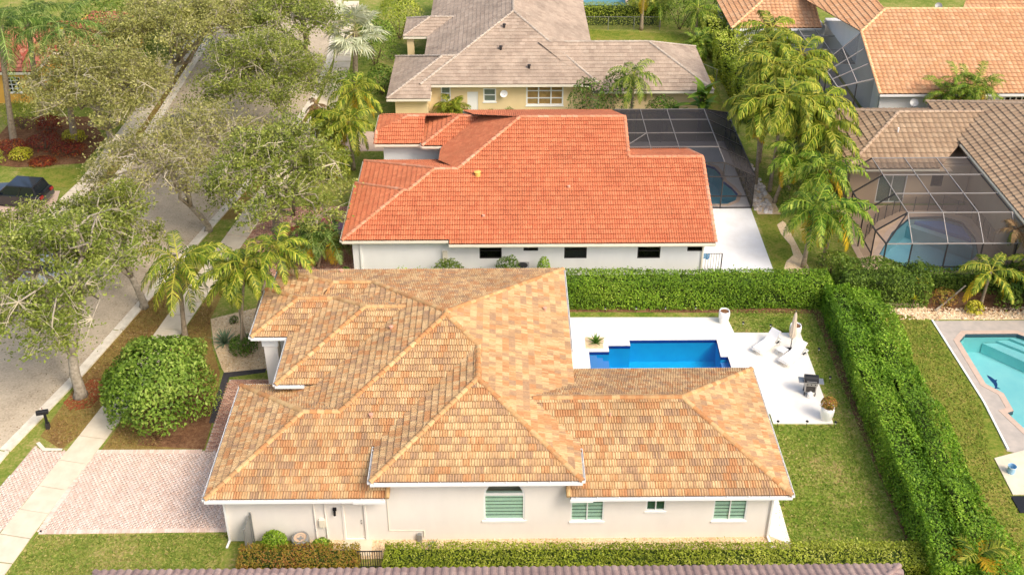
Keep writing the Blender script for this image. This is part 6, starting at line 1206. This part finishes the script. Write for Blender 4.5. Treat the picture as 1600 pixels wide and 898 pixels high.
# ================================================================ chain link fences
def chain_fence(label, pts, h=1.3, step=2.4):
    root = empty('chain_link_fence', (*pts[0], 0), 0, label, 'fence')
    for a, b_ in zip(pts, pts[1:]):
        n = max(1, round(math.hypot(b_[0] - a[0], b_[1] - a[1]) / step))
        for k in range(n + 1): p = (a[0] + (b_[0] - a[0]) * k / n, a[1] + (b_[1] - a[1]) * k / n); MB().tube([(*p, 0), (*p, h)], .03, 6).build('post', MT['gal'], root)
        MB().tube([(*a, h), (*b_, h)], .02, 6).build('top_rail', MT['gal'], root); MB().add([(*a, .05), (*b_, .05), (*b_, h), (*a, h)], [(0, 1, 2, 3)]).build('wire_mesh', MT['screen_wire'], root)
MT['screen_wire'] = mat_screen('screen_wire', (96, 104, 84), .22)
chain_fence('chain link fence on the far lawn behind the grey roof', [(7.9, 99.4), (15.5, 99.3)], 1.35); chain_fence('short chain link fence beside the grey roofed house', [(17.3, 88.5), (18.8, 86.5)], 1.2)

# ================================================================ cars
def car(label, x, y, rz, paint, L=4.7, Wd=1.86, H=1.7, suv=True):
    root = empty('parked_car', (x, y, 0), rz, label, 'car', 'cars parked under the trees'); pm = carpaint('paint_' + paint[0], paint[1]); hw = Wd / 2
    prof = [(-L / 2, .45), (-L / 2 + .04, .78), (-L / 2 + .12, 1.0), (-L / 2 + .25, 1.02), (L * .18, 1.0), (L / 2 - .25, .86), (L / 2 - .02, .66), (L / 2, .42), (L / 2 - .1, .26), (-L / 2 + .1, .26)]
    b = MB(); n = len(prof)
    secs = [(-hw, .9), (-hw + .02, 1.0), (-hw * .55, 1.015), (hw * .55, 1.015), (hw - .02, 1.0), (hw, .9)]
    for i, (yy, k_) in enumerate(secs): b.v += [(px_ * (1 if abs(yy) < hw - .01 else .985), yy, .26 + (pz - .26) * (k_ if pz > .5 else 1)) for px_, pz in prof]
    for i in range(len(secs) - 1): b.f += [(i * n + j, i * n + (j + 1) % n, (i + 1) * n + (j + 1) % n, (i + 1) * n + j) for j in range(n)]
    b.f += [tuple(range(n)), tuple(range((len(secs) - 1) * n + n - 1, (len(secs) - 1) * n - 1, -1))]; b.r = [.5] * len(b.f); b.build('body', pm, root, local=True, smooth=False, bevel=.04)
    r0, r1 = (-L / 2 + (.28 if suv else .75), L * .2), (-L / 2 + (.55 if suv else 1.2), L * .02)
    def cabin(y0, y1, z0, z1, ins): return [(r0[0] + ins, -y0, z0), (r0[1] - ins, -y0, z0), (r0[1] - ins, y0, z0), (r0[0] + ins, y0, z0), (r1[0], -y1, z1), (r1[1], -y1, z1), (r1[1], y1, z1), (r1[0], y1, z1)]
    MB().add(cabin(hw - .07, hw - .2, .98, H - .07, 0), [(0, 1, 5, 4), (1, 2, 6, 5), (2, 3, 7, 6), (3, 0, 4, 7), (4, 5, 6, 7)]).build('glasshouse', MT['car_glass'], root, local=True)
    MB().box(r1[0] - .05, -hw + .19, H - .08, r1[1] + .05, hw - .19, H).build('car_roof', pm, root, local=True, bevel=.05)
    for sy in (-1, 1):
        for (xa, xb) in ((r0[0], r1[0]), (r0[1], r1[1]), ((r0[0] + r0[1]) / 2 - .1, (r1[0] + r1[1]) / 2 - .1)): MB().bar((xa, sy * (hw - .07), .98), (xb, sy * (hw - .2), H - .05), .09, .06).build('pillar', pm, root, local=True)
    for sx in (-L * .31, L * .31):
        for sy in (-1, 1):
            w_ = MB(); w_.tube([(sx, sy * (hw - .2), .34), (sx, sy * (hw + .01), .34)], .34, 16); wo_ = w_.build('wheel', MT['tyre'], root, local=True); MB().tube([(sx, sy * (hw - .02), .34), (sx, sy * (hw + .02), .34)], .21, 12).build('rim', MT['rim'], wo_, local=True)
    for sy in (-1, 1):
        MB().box(-L / 2 - .01, sy * (hw - .25) - .17, .78, -L / 2 + .1, sy * (hw - .25) + .17, .96).build('tail_light', MT['lamp_red'], root, local=True); MB().box(L / 2 - .16, sy * (hw - .3) - .2, .62, L / 2 - .02, sy * (hw - .3) + .2, .76).build('headlight', MT['lamp_clear'], root, local=True)
        MB().box(L * .12, sy * (hw + .08) - .08, .98, L * .16, sy * (hw + .08) + .08, 1.12).build('wing_mirror', pm, root, local=True)
    return root
car('black car on the drive below the red leaved bed at the left edge', -34.3, 66.1, math.radians(172), ('black', (22, 24, 30))); car('black car parked on the street under the olive trees', -25.6, 76.6, math.radians(82), ('black2', (20, 22, 28)))
car('red car on the drive in front of the orange roofed house', -12.4, 60.3, math.radians(-172), ('red', (150, 26, 30)), suv=False, H=1.5); car('white car at the far kerb, mostly hidden by the left tree', -28.0, 57.6, math.radians(76), ('white', (236, 236, 232)))
# ================================================================ hedges and shrubs of the gardens
hedge('tall dense hedge between the white deck and the white house', (-6.4, 53.5), (19.6, 53.35), .78, 1.95, MT['leaf_hedge'], 91, .10, .13, 330)
hedge('clipped inner row of the big hedge right of the lawn', (19.75, 52.6), (19.15, 31.5), .75, 1.95, MT['leaf_hedge'], 92, .18, .135, 340, hvar=.06)
hedge('broader outer row of the big hedge on the neighbour side', (21.3, 52.0), (20.85, 30.5), .85, 2.0, MT['leaf_hedge'], 93, .30, .14, 320, hvar=.12)
hedge('dark dense hedge in front of the teal cage pool', (20.6, 54.2), (25.6, 53.9), 1.2, 1.9, MT['leaf_bush'], 94, .25, .16, 200, hvar=.1)
hedge('dark leafy hedge along the foot of the pale beamed cage', (23.6, 55.0), (33.5, 54.6), .65, 1.35, MT['leaf_bush'], 95, .2, .15, 200, hvar=.15)
hedge('rough tall hedge between the grey roof garden and the apricot house', (20.4, 97.0), (20.9, 78.0), 1.3, 2.5, MT['leaf_hedge_bright'], 96, .35, .22, 120, hvar=.15)
hedge('clipped bright hedge behind the far chain link fence', (6.5, 101.2), (15.8, 101.0), .7, 2.0, MT['leaf_hedge_bright'], 97, .08, .16, 90)
hedge('low rounded hedge beside the narrow pale beamed cage', (27.4, 76.6), (29.6, 76.4), .5, 1.1, MT['leaf_hedge_bright'], 98, .06, .13, 150)
bush('large round bush with glossy leaves beside the sidewalk', (-18.0, 43.6), (2.85, 2.8, 2.8), MT['leaf_bush'], 101, .21, 12000, 'bush', rough=.17)
bush('ball shaped shrub round the feet of the clump palm', (-14.75, 48.9), (.85, .8, .62), MT['leaf_dark'], 102, .11, 1500, 'shrub', rough=.05)
bush('low clipped shrub left of the white house windows', (-3.3, 55.2), (1.05, .5, 1.3), MT['leaf_bush'], 103, .13, 1300); bush('low shrub under the small dark window of the white house', (.3, 55.2), (.8, .5, 1.4), MT['leaf_dark'], 104, .13, 1200); bush('upright shrub right of the square air conditioner', (2.5, 55.2), (.5, .45, 1.35), MT['leaf_hedge'], 105, .13, 800)
bush('bright yellow green shrub at the corner of the grey roof', (17.6, 84.5), (.7, .8, .9), MT['leaf_yellow'], 106, .13, 700)
for i, (x, y, r, h, m_, lb) in enumerate([(-37.6, 73.6, 1.2, .7, 'leaf_croton', 'dark red croton mass at the left end of the bed'), (-35.4, 74.2, 1.5, .8, 'leaf_croton', 'copper red croton mass between the royal palm trunks'), (-33.2, 73.4, 1.3, .65, 'leaf_croton', 'wine red croton mass at the right end of the bed'), (-36.0, 77.0, 1.0, 1.0, 'leaf_croton', 'tall dark red croton behind the bed'),
        (-36.6, 72.6, .9, .6, 'leaf_yellow', 'yellow variegated shrub in the croton bed'), (-33.6, 75.6, 1.0, .6, 'leaf_yellow', 'yellow green shrub under the forked trunk'), (-38.6, 71.4, 1.3, 1.1, 'leaf_hedge_bright', 'bright green rounded bush at the left edge'), (-38.5, 77.8, 1.4, 1.6, 'leaf_hedge_bright', 'light green small tree by the yellow wall'), (-34.6, 71.7, 1.0, .35, 'leaf_croton', 'low purple ground cover before the red bed')]):
    bush(lb, (x, y), (r, r * .8, h), MT[m_], 110 + i, .15, 900)
for i, (x, y, r, h, m_, lb) in enumerate([(-31.6, 82.0, 3.4, 3.9, 'leaf_dark', 'dark rounded tree behind the royal palms'), (-29.5, 92.0, 3.2, 4.2, 'leaf_bush', 'dense dark green tree at the top edge beyond the street'), (-35.5, 90.0, 4.2, 4.4, 'leaf_bush', 'bright green tree mass at the top left')]): bush(lb, (x, y), (r, r, h), MT[m_], 130 + i, .24, 3000, 'tree', name='dense_tree')
for i, (x, y, r, h, m_, lb) in enumerate([(17.5, 99.5, 2.6, 2.9, 'leaf_bush', 'dense green tree at the end of the far lawn'), (20.5, 102.5, 3.0, 3.4, 'leaf_hedge', 'large leafed green tree at the top edge'), (14.8, 103.2, 2.4, 2.8, 'leaf_dark', 'dark tree behind the far fence'), (24.5, 104.5, 2.6, 3.2, 'leaf_bush', 'green tree behind the apricot roof'), (6.7, 76.6, 1.7, 2.9, 'leaf_dark', 'dark round tree against the yellow wall'), (9.0, 77.0, 1.6, 3.2, 'leaf_dark', 'dark tree behind the feathery palm at the grey roof'), (12.6, 76.8, 1.5, 1.9, 'leaf_dark', 'dark shrub mass under the feathery palm'), (-13.2, 83.5, 1.8, 1.5, 'leaf_bush', 'shrub mass under the silver palm'), (-10.3, 84.2, 1.5, 1.6, 'leaf_dark', 'dark shrubs beside the grey garage roof'), (-11.5, 90.5, 2.2, 3.0, 'leaf_bush', 'green tree behind the silver palm'), (-9.8, 97.0, 2.2, 3.0, 'leaf_hedge_bright', 'yellow green tree above the grey portico roof')]):
    bush(lb, (x, y), (r, r, h), MT[m_], 140 + i, .2, 2200 if r > 2 else 1100, 'tree' if h > 2 else 'shrub', name='dense_tree' if h > 2 else 'shrub')
bush('yellowish grassy tuft in the bed behind the turquoise pool', (28.2, 52.2), (.55, .5, .5), MT['leaf_yellow'], 161, .16, 420); bush('leafy green shrub beside the yellowish tuft', (30.4, 52.6), (.8, .6, .8), MT['leaf_bush'], 162, .2, 350); bush('brown thin shrub in the right hand bed', (26.6, 53.0), (.9, .6, .7), MT['leaf_hedge_red'], 163, .13, 500); bush('dark undergrowth below the right hand palms', (31.8, 53.4), (1.6, .8, 1.0), MT['leaf_dark'], 164, .2, 900)
bush('green undergrowth below the twin palms', (20.8, 56.4), (1.2, .9, 1.0), MT['leaf_bush'], 165, .16, 900); bush('green shrub below the leaning palms by the rocks', (20.6, 64.8), (1.3, 1.6, 1.1), MT['leaf_bush'], 166, .16, 1000)
rosette('blue grey agave rosette in the tan pebble bed', (-16.0, 49.6), 40, 1.05, .10, MT['agave'], 1, 'agave', elev=(85, 12)); bush('small dark ball plant behind the agave', (-15.9, 51.6), (.3, .3, .3), MT['leaf_dark'], 167, .08, 260, rough=.04)
for i, (x, y) in enumerate([(24.9, 53.2), (25.6, 53.7), (24.6, 52.6)]):
    tr = empty('dracaena', (x, y, 0), 0, 'pale tufted dracaena, %s of three in the right bed' % ['tallest', 'rightmost', 'smallest'][i], 'plant', 'dracaenas'); hh = (1.5, 1.2, .7)[i]; MB().tube([(0, 0, 0), (.05, 0, hh)], [.04, .03], 6).build('stem', MT['bark'], tr, local=True)
    rosette('x', (x + .05, y), 14, .4, .05, MT['leaf_yellow'], i, 'tuft', z=hh); r_ = bpy.data.objects[[o.name for o in COL.objects if o.name.startswith('tuft')][-1]]
    for ch in list(r_.children): ch.parent = tr; ch.location = (.05, 0, hh)
    bpy.data.objects.remove(r_)
br = MB().tube([(26.0, 52.4, .05), (27.0, 52.9, .6), (27.9, 53.3, 1.2)], [.07, .06, .04], 7).build('fallen_trunk', MT['bark_pale']); tag(br, 'bare leaning trunk lying across the right hand bed', 'log')

# ================================================================ street trees
O_, V_ = MT['leaf_oak'], MT['leaf_olive']
for lb, b_, c_, R_, sd_, m_, n_, tp, lf, tr_, sp in [
 ('large oak on the verge whose crown hangs over the street at the left edge', (-22.75, 45.15), (-23.6, 47.4, 6.2), (4.4, 6.0, 3.6), 201, O_, 20000, 460, .19, .30, .36),
 ('smaller oak right behind the big left edge crown', (-21.7, 53.2), (-23.4, 54.4, 5.4), (2.9, 3.0, 2.3), 202, O_, 10000, 220, .19, .22, .34),
 ('oak with pale trunk in front of the orange roofed house', (-15.3, 62.0), (-14.4, 59.8, 5.5), (4.5, 5.0, 3.0), 203, O_, 20000, 420, .19, .26, .36),
 ('sparse olive oak leaning over the street in the middle left', (-19.9, 62.0), (-22.6, 61.0, 5.8), (4.4, 4.0, 2.4), 204, V_, 9000, 330, .18, .22, .42),
 ('olive grey oak beside the royal palm trunks', (-29.9, 73.6), (-29.5, 71.8, 6.2), (6.2, 4.8, 2.8), 205, V_, 27000, 520, .19, .26, .44),
 ('oak with leaning pale trunk left of the silver palm', (-17.4, 78.4), (-18.2, 75.2, 6.0), (5.0, 6.2, 3.2), 206, O_, 26000, 500, .19, .26, .44),
 ('olive oak at the top edge over the black parked car', (-28.9, 86.0), (-26.0, 83.9, 6.6), (6.6, 4.8, 2.8), 207, V_, 26000, 500, .2, .26, .46),
 ('leafy oak at the top edge beside the silver palm', (-17.2, 90.0), (-17.6, 85.4, 6.6), (4.2, 5.0, 2.8), 208, O_, 16000, 340, .2, .26, .46),
 ('bare looking olive tree over the street kerb', (-18.3, 69.6), (-19.8, 66.6, 5.4), (3.8, 3.6, 2.2), 209, V_, 7500, 280, .17, .2, .42),
 ('far olive oak over the street at the top edge', (-29.0, 99.0), (-25.0, 94.0, 6.8), (6.0, 6.0, 3.2), 210, V_, 18000, 400, .22, .26, .5),
 ('low oak crown at the left edge before the black car', (-30.9, 55.6), (-28.8, 53.4, 5.0), (3.0, 2.8, 2.1), 211, O_, 7500, 200, .19, .22, .38)]:
    oak(lb, b_, c_, R_, sd_, m_, n_, tp, lf, tr_, spread=sp)

# ================================================================ palms
fb, fy, fd, fm = MT['frond_bright'], MT['frond_yellow'], MT['frond_dark'], MT['frond']
royal = [((-38.3, 75.5), (1.1, 0, 9.6), 'royal palm with pale trunk at the left edge'), ((-37.2, 78.5), (.7, 0, 8.8), 'royal palm behind, second trunk from the left edge'), ((-33.5, 75.4), (.8, 0, 9.4), 'royal palm with orange crownshaft, third trunk from the left')]
for i, (b_, t_, lb) in enumerate(royal):
    r_ = palm(lb, b_, t_, 4.3, 17, fd, fd, 1.05, .8, 300 + i, .24, elev=(70, -25), n_leaf=38, width=.06, group='royal palms')
    k = MB(); k.tube([(t_[0] * .93, 0, t_[2] - 1.2), (t_[0] * .97, 0, t_[2] - .5), (t_[0], 0, t_[2] + .1)], [.17, .16, .1], 10); MT.setdefault('shaft', mat('shaft', (226, 168, 20), .5)); MT.setdefault('shaft_green', mat('shaft_green', (120, 136, 60), .5)); k.build('crownshaft', MT['shaft' if i == 2 else 'shaft_green'], r_, local=True, smooth=True)
fan_palm('silver fan palm with round crown behind the orange roof', (-12.8, 86.2), (.3, 0, 5.0), 27, MT['fan_silver'], 310, 1.35, 1.75, .26)
palm('bright palm arching over the sidewalk in front of the tan house', (-18.4, 50.1), (.35, .1, 5.3), 3.3, 19, fb, fb, .85, .8, 320, .15, elev=(62, -42), yellow=0, n_leaf=25, width=0.095)
# clump palm beside the entry
for i, (tx, ty, tz, lb) in enumerate([(.9, -.1, 6.0, 'middle stem of the clump palm beside the entry roof'), (-.3, .4, 5.3, 'left stem of the clump palm beside the entry roof'), (2.0, .9, 6.4, 'stem of the clump palm leaning towards the entry roof')]):
    palm(lb, (-14.85 + i * .22, 48.8 + (i % 2) * .2), (tx, ty, tz), 2.4, 17, fb, fb, .62, .6, 330 + i, .085, elev=(72, -40), group='stems of the entry clump palm', n_leaf=25, width=0.095)
for i, (x, tx, tz, lb) in enumerate([(-13.35, .5, 2.15, 'small dark palm with yellow skirt, left of three by the white garage'), (-12.55, .5, 2.55, 'small dark palm with yellow skirt, middle of three by the white garage'), (-11.8, .9, 2.4, 'small dark palm with yellow skirt, right of three by the white garage')]):
    palm(lb, (x, 57.3), (tx, 0, tz), 2.0, 18, MT['frond_dark'], fy, .5, .35, 340 + i, .09, elev=(78, -55), n_leaf=26, yellow=4, width=.05, group='three small palms by the white garage')
for i, (b_, t_, L_, lb, ye) in enumerate([((-11.1, 70.6), (-.1, 0, 4.0), 2.5, 'green palm at the left end of the orange roof', 2), ((-11.2, 73.8), (.2, 0, 5.2), 2.7, 'tall drooping palm with orange fronds behind the orange roof', 3), ((-12.6, 72.4), (-.2, 0, 3.0), 2.2, 'lower palm among the group beside the orange roof', 1), ((-13.6, 74.6), (.1, 0, 2.5), 1.9, 'short palm at the back of the group beside the orange roof', 0), ((-12.3, 69.2), (0, 0, 2.0), 1.8, 'shortest palm in front of the group, one yellow frond', 2)]):
    palm(lb, b_, t_, L_, 19, fb, fy, .7, .9, 350 + i, .13, elev=(66, -55), yellow=ye, n_leaf=25, width=0.095)
palm('wilted palm with brown hanging fronds near the sidewalk', (-14.6, 76.0), (.05, 0, 2.9), 1.5, 7, MT['frond_dead'], None, .5, .9, 360, .12, elev=(40, -55), yellow=0, dead=3)
# weeping group right of the orange house
grp = [((18.4, 68.0), (-.3, 0, 6.8)), ((19.2, 67.0), (.2, 0, 7.6)), ((20.6, 67.2), (.1, .2, 7.0)), ((22.2, 68.4), (.2, 0, 6.6)), ((19.4, 71.5), (.1, 0, 8.0)), ((21.2, 71.5), (.2, 0, 7.6)), ((22.4, 66.2), (-.1, 0, 5.6)), ((20.2, 75.2), (0, 0, 8.2)), ((22.2, 74.4), (.2, 0, 7.6)), ((20.8, 78.6), (.2, 0, 8.0))]
lbs = ['leftmost tall weeping palm right of the black cage', 'weeping palm with the barest trunk in the thick right hand group', 'weeping palm in the front middle of the thick right hand group', 'weeping palm on the right flank of the thick group', 'weeping palm at the left middle of the thick group', 'weeping palm at the centre of the thick group', 'lowest weeping palm of the thick group, towards the brown roof', 'weeping palm at the back left of the thick group', 'weeping palm at the back right of the thick group', 'farthest weeping palm of the thick group']
for (b_, t_), lb, i in zip(grp, lbs, range(10)): palm(lb, b_, t_, 3.1, 26, fb, fy, .95, 1.0, 370 + i, .13, elev=(50, -76), yellow=3, n_leaf=26, width=.12, group='weeping palms right of the black cage')
palm('yellowing feathery palm above the pale rocks', (19.2, 65.4), (.9, -.4, 4.0), 2.5, 20, fm, fy, .72, .8, 380, .13, elev=(64, -50), yellow=4, n_leaf=25, width=0.095)
palm('big feathery palm with yellow fronds before the brown roof', (21.2, 62.8), (.3, -.5, 4.4), 2.8, 23, fm, fy, .78, .8, 381, .14, elev=(66, -50), yellow=4, n_leaf=25, width=0.095)
palm('left one of the twin palms above the tan mulch', (19.2, 57.2), (.25, .2, 4.2), 2.9, 24, fm, fy, .8, .8, 382, .15, elev=(64, -52), yellow=4, dead=1, n_leaf=25, width=0.095)
palm('right one of the twin palms above the tan mulch', (20.45, 57.4), (.5, .2, 4.0), 2.8, 22, fm, fy, .8, .8, 383, .14, elev=(60, -52), yellow=4, dead=1, n_leaf=25, width=0.095)
palm('bright arching palm in the bed behind the turquoise pool', (28.9, 52.9), (.1, 0, 2.5), 2.3, 11, fb, fy, .6, .7, 384, .1, elev=(60, -30), yellow=2, n_leaf=25, width=0.095)
palm('pale half bare palm by the right edge cage', (31.9, 56.0), (-.2, 0, 3.5), 1.4, 9, MT['frond_dead'], fb, .5, .9, 385, .07, elev=(40, -60), yellow=3)
palm('palm at the right edge in front of the dark hedge', (32.2, 53.6), (.1, 0, 2.2), 2.2, 11, fb, fy, .6, .7, 386, .1, elev=(60, -40), yellow=3, n_leaf=25, width=0.095)
palm('yellow green palm poking from the hedge in the bottom right corner', (20.3, 32.3), (0, 0, 1.7), 1.7, 8, fb, fy, .55, .25, 387, .08, elev=(62, 5), yellow=5, n_leaf=26, width=.07)
palm('feathery palm between the two trees at the grey roof', (10.2, 76.6), (0, 0, 5.0), 2.7, 18, fm, fm, .7, .8, 388, .14, elev=(66, -45), yellow=0)
palm('pale trunked palm standing at the far chain link fence', (13.7, 99.3), (0, 0, 4.4), 2.6, 12, fb, fy, .7, .9, 389, .17, elev=(50, -60), yellow=2)
for i, (x, y, z_, lb) in enumerate([(15.6, 100.2, 2.6, 'drooping palm behind the far lawn, left of the dense tree'), (18.6, 96.6, 3.2, 'dark drooping palm at the end of the far lawn')]): palm(lb, (x, y), (0, 0, z_), 2.4, 14, fm, fm, .6, .9, 390 + i, .12, elev=(60, -60), yellow=0)
# areca clumps
def areca(label, c, stems, h, L, mat_, ym, seed, name='areca_palm'):
    rg_ = random.Random(seed); root = empty(name, (c[0], c[1], 0), 0, label, 'palm')
    for sidx in range(stems):
        a = sidx * 2.4 + seed; rr = (.25 + .5 * rg_.random()) * math.sqrt(h / 1.6); hx, hy = rr * math.cos(a) * 1.6, rr * math.sin(a) * .7; hz = h * rg_.uniform(.6, 1.0)
        MB().tube([(hx * .4, hy * .4, 0), (hx, hy, hz)], [.06, .045], 6).build('stem', MT['palm_trunk'], root, local=True)
        for j in range(6):
            e = 72 - j * 20; eq = round(e / 18) * 18; link_mesh('frond', frond_mesh(eq, 100, L, .5, ym if (j == 5 and sidx % 2) else mat_, 26, .4, .06), root, (hx, hy, hz), (0, 0, a + j * 2.4), rg_.uniform(.85, 1.1))
    return root
areca('broad yellow green areca clump before the apricot roof', (36.0, 75.9), 16, 4.6, 2.1, fm, fy, 3); areca('golden areca clump at the yellow wall of the grey roofed house', (-4.2, 79.2), 6, 1.3, 1.5, fb, fy, 5); areca('tangled areca clump in the far corner of the grey roof garden', (18.2, 92.2), 6, 1.8, 1.7, fm, fm, 8)
# broad leafed plants by the yellow wall
def banana(label, c, n, h, seed):
    root = empty('broad_leaf_plant', (c[0], c[1], 0), 0, label, 'plant'); rg_ = random.Random(seed); key = ('ban', h)
    if key not in FROND:
        V = []; F = []; N_ = 6; L_ = 1.5
        for i in range(N_ + 1):
            t_ = i / N_; w_ = .26 * math.sin(PI * min(1, .12 + .86 * t_)); z_ = -.35 * t_ * t_ * L_; V += [(L_ * t_, -w_, z_ + .05), (L_ * t_, 0, z_), (L_ * t_, w_, z_ + .05)]
        for i in range(N_): F += [(3 * i, 3 * i + 1, 3 * i + 4, 3 * i + 3), (3 * i + 1, 3 * i + 2, 3 * i + 5, 3 * i + 4)]
        FROND[key] = np_mesh('leaf', V, F, MT['frond'], np.linspace(.2, .7, len(F)))
    for i in range(n): link_mesh('leaf', FROND[key], root, (rg_.uniform(-.3, .3), rg_.uniform(-.3, .3), h * rg_.uniform(.3, 1)), (rg_.uniform(-.3, .3), -math.radians(rg_.uniform(10, 65)), i * 2.4 + seed), rg_.uniform(.8, 1.2))
    for i in range(4): MB().tube([(rg_.uniform(-.3, .3), rg_.uniform(-.3, .3), 0), (rg_.uniform(-.2, .2), rg_.uniform(-.2, .2), h)], [.08, .05], 6).build('stem', MT['bark'], root, local=True)
banana('broad leafed plants at the right end of the grey roof', (15.8, 76.9), 26, 3.4, 2); banana('low broad leafed plants under the feathery palm', (13.2, 76.6), 14, 2.4, 4)
for i, (x, y) in enumerate([(-2.6, 79.0), (-.9, 79.1), (.6, 79.1)]): bush(['small yellow bush left of the white side door', 'small green bush under the dish', 'small green bush at the large brown window'][i], (x, y), (.5, .45, .5 + .1 * i), MT['leaf_yellow' if i == 0 else 'leaf_bush'], 180 + i, .14, 260)
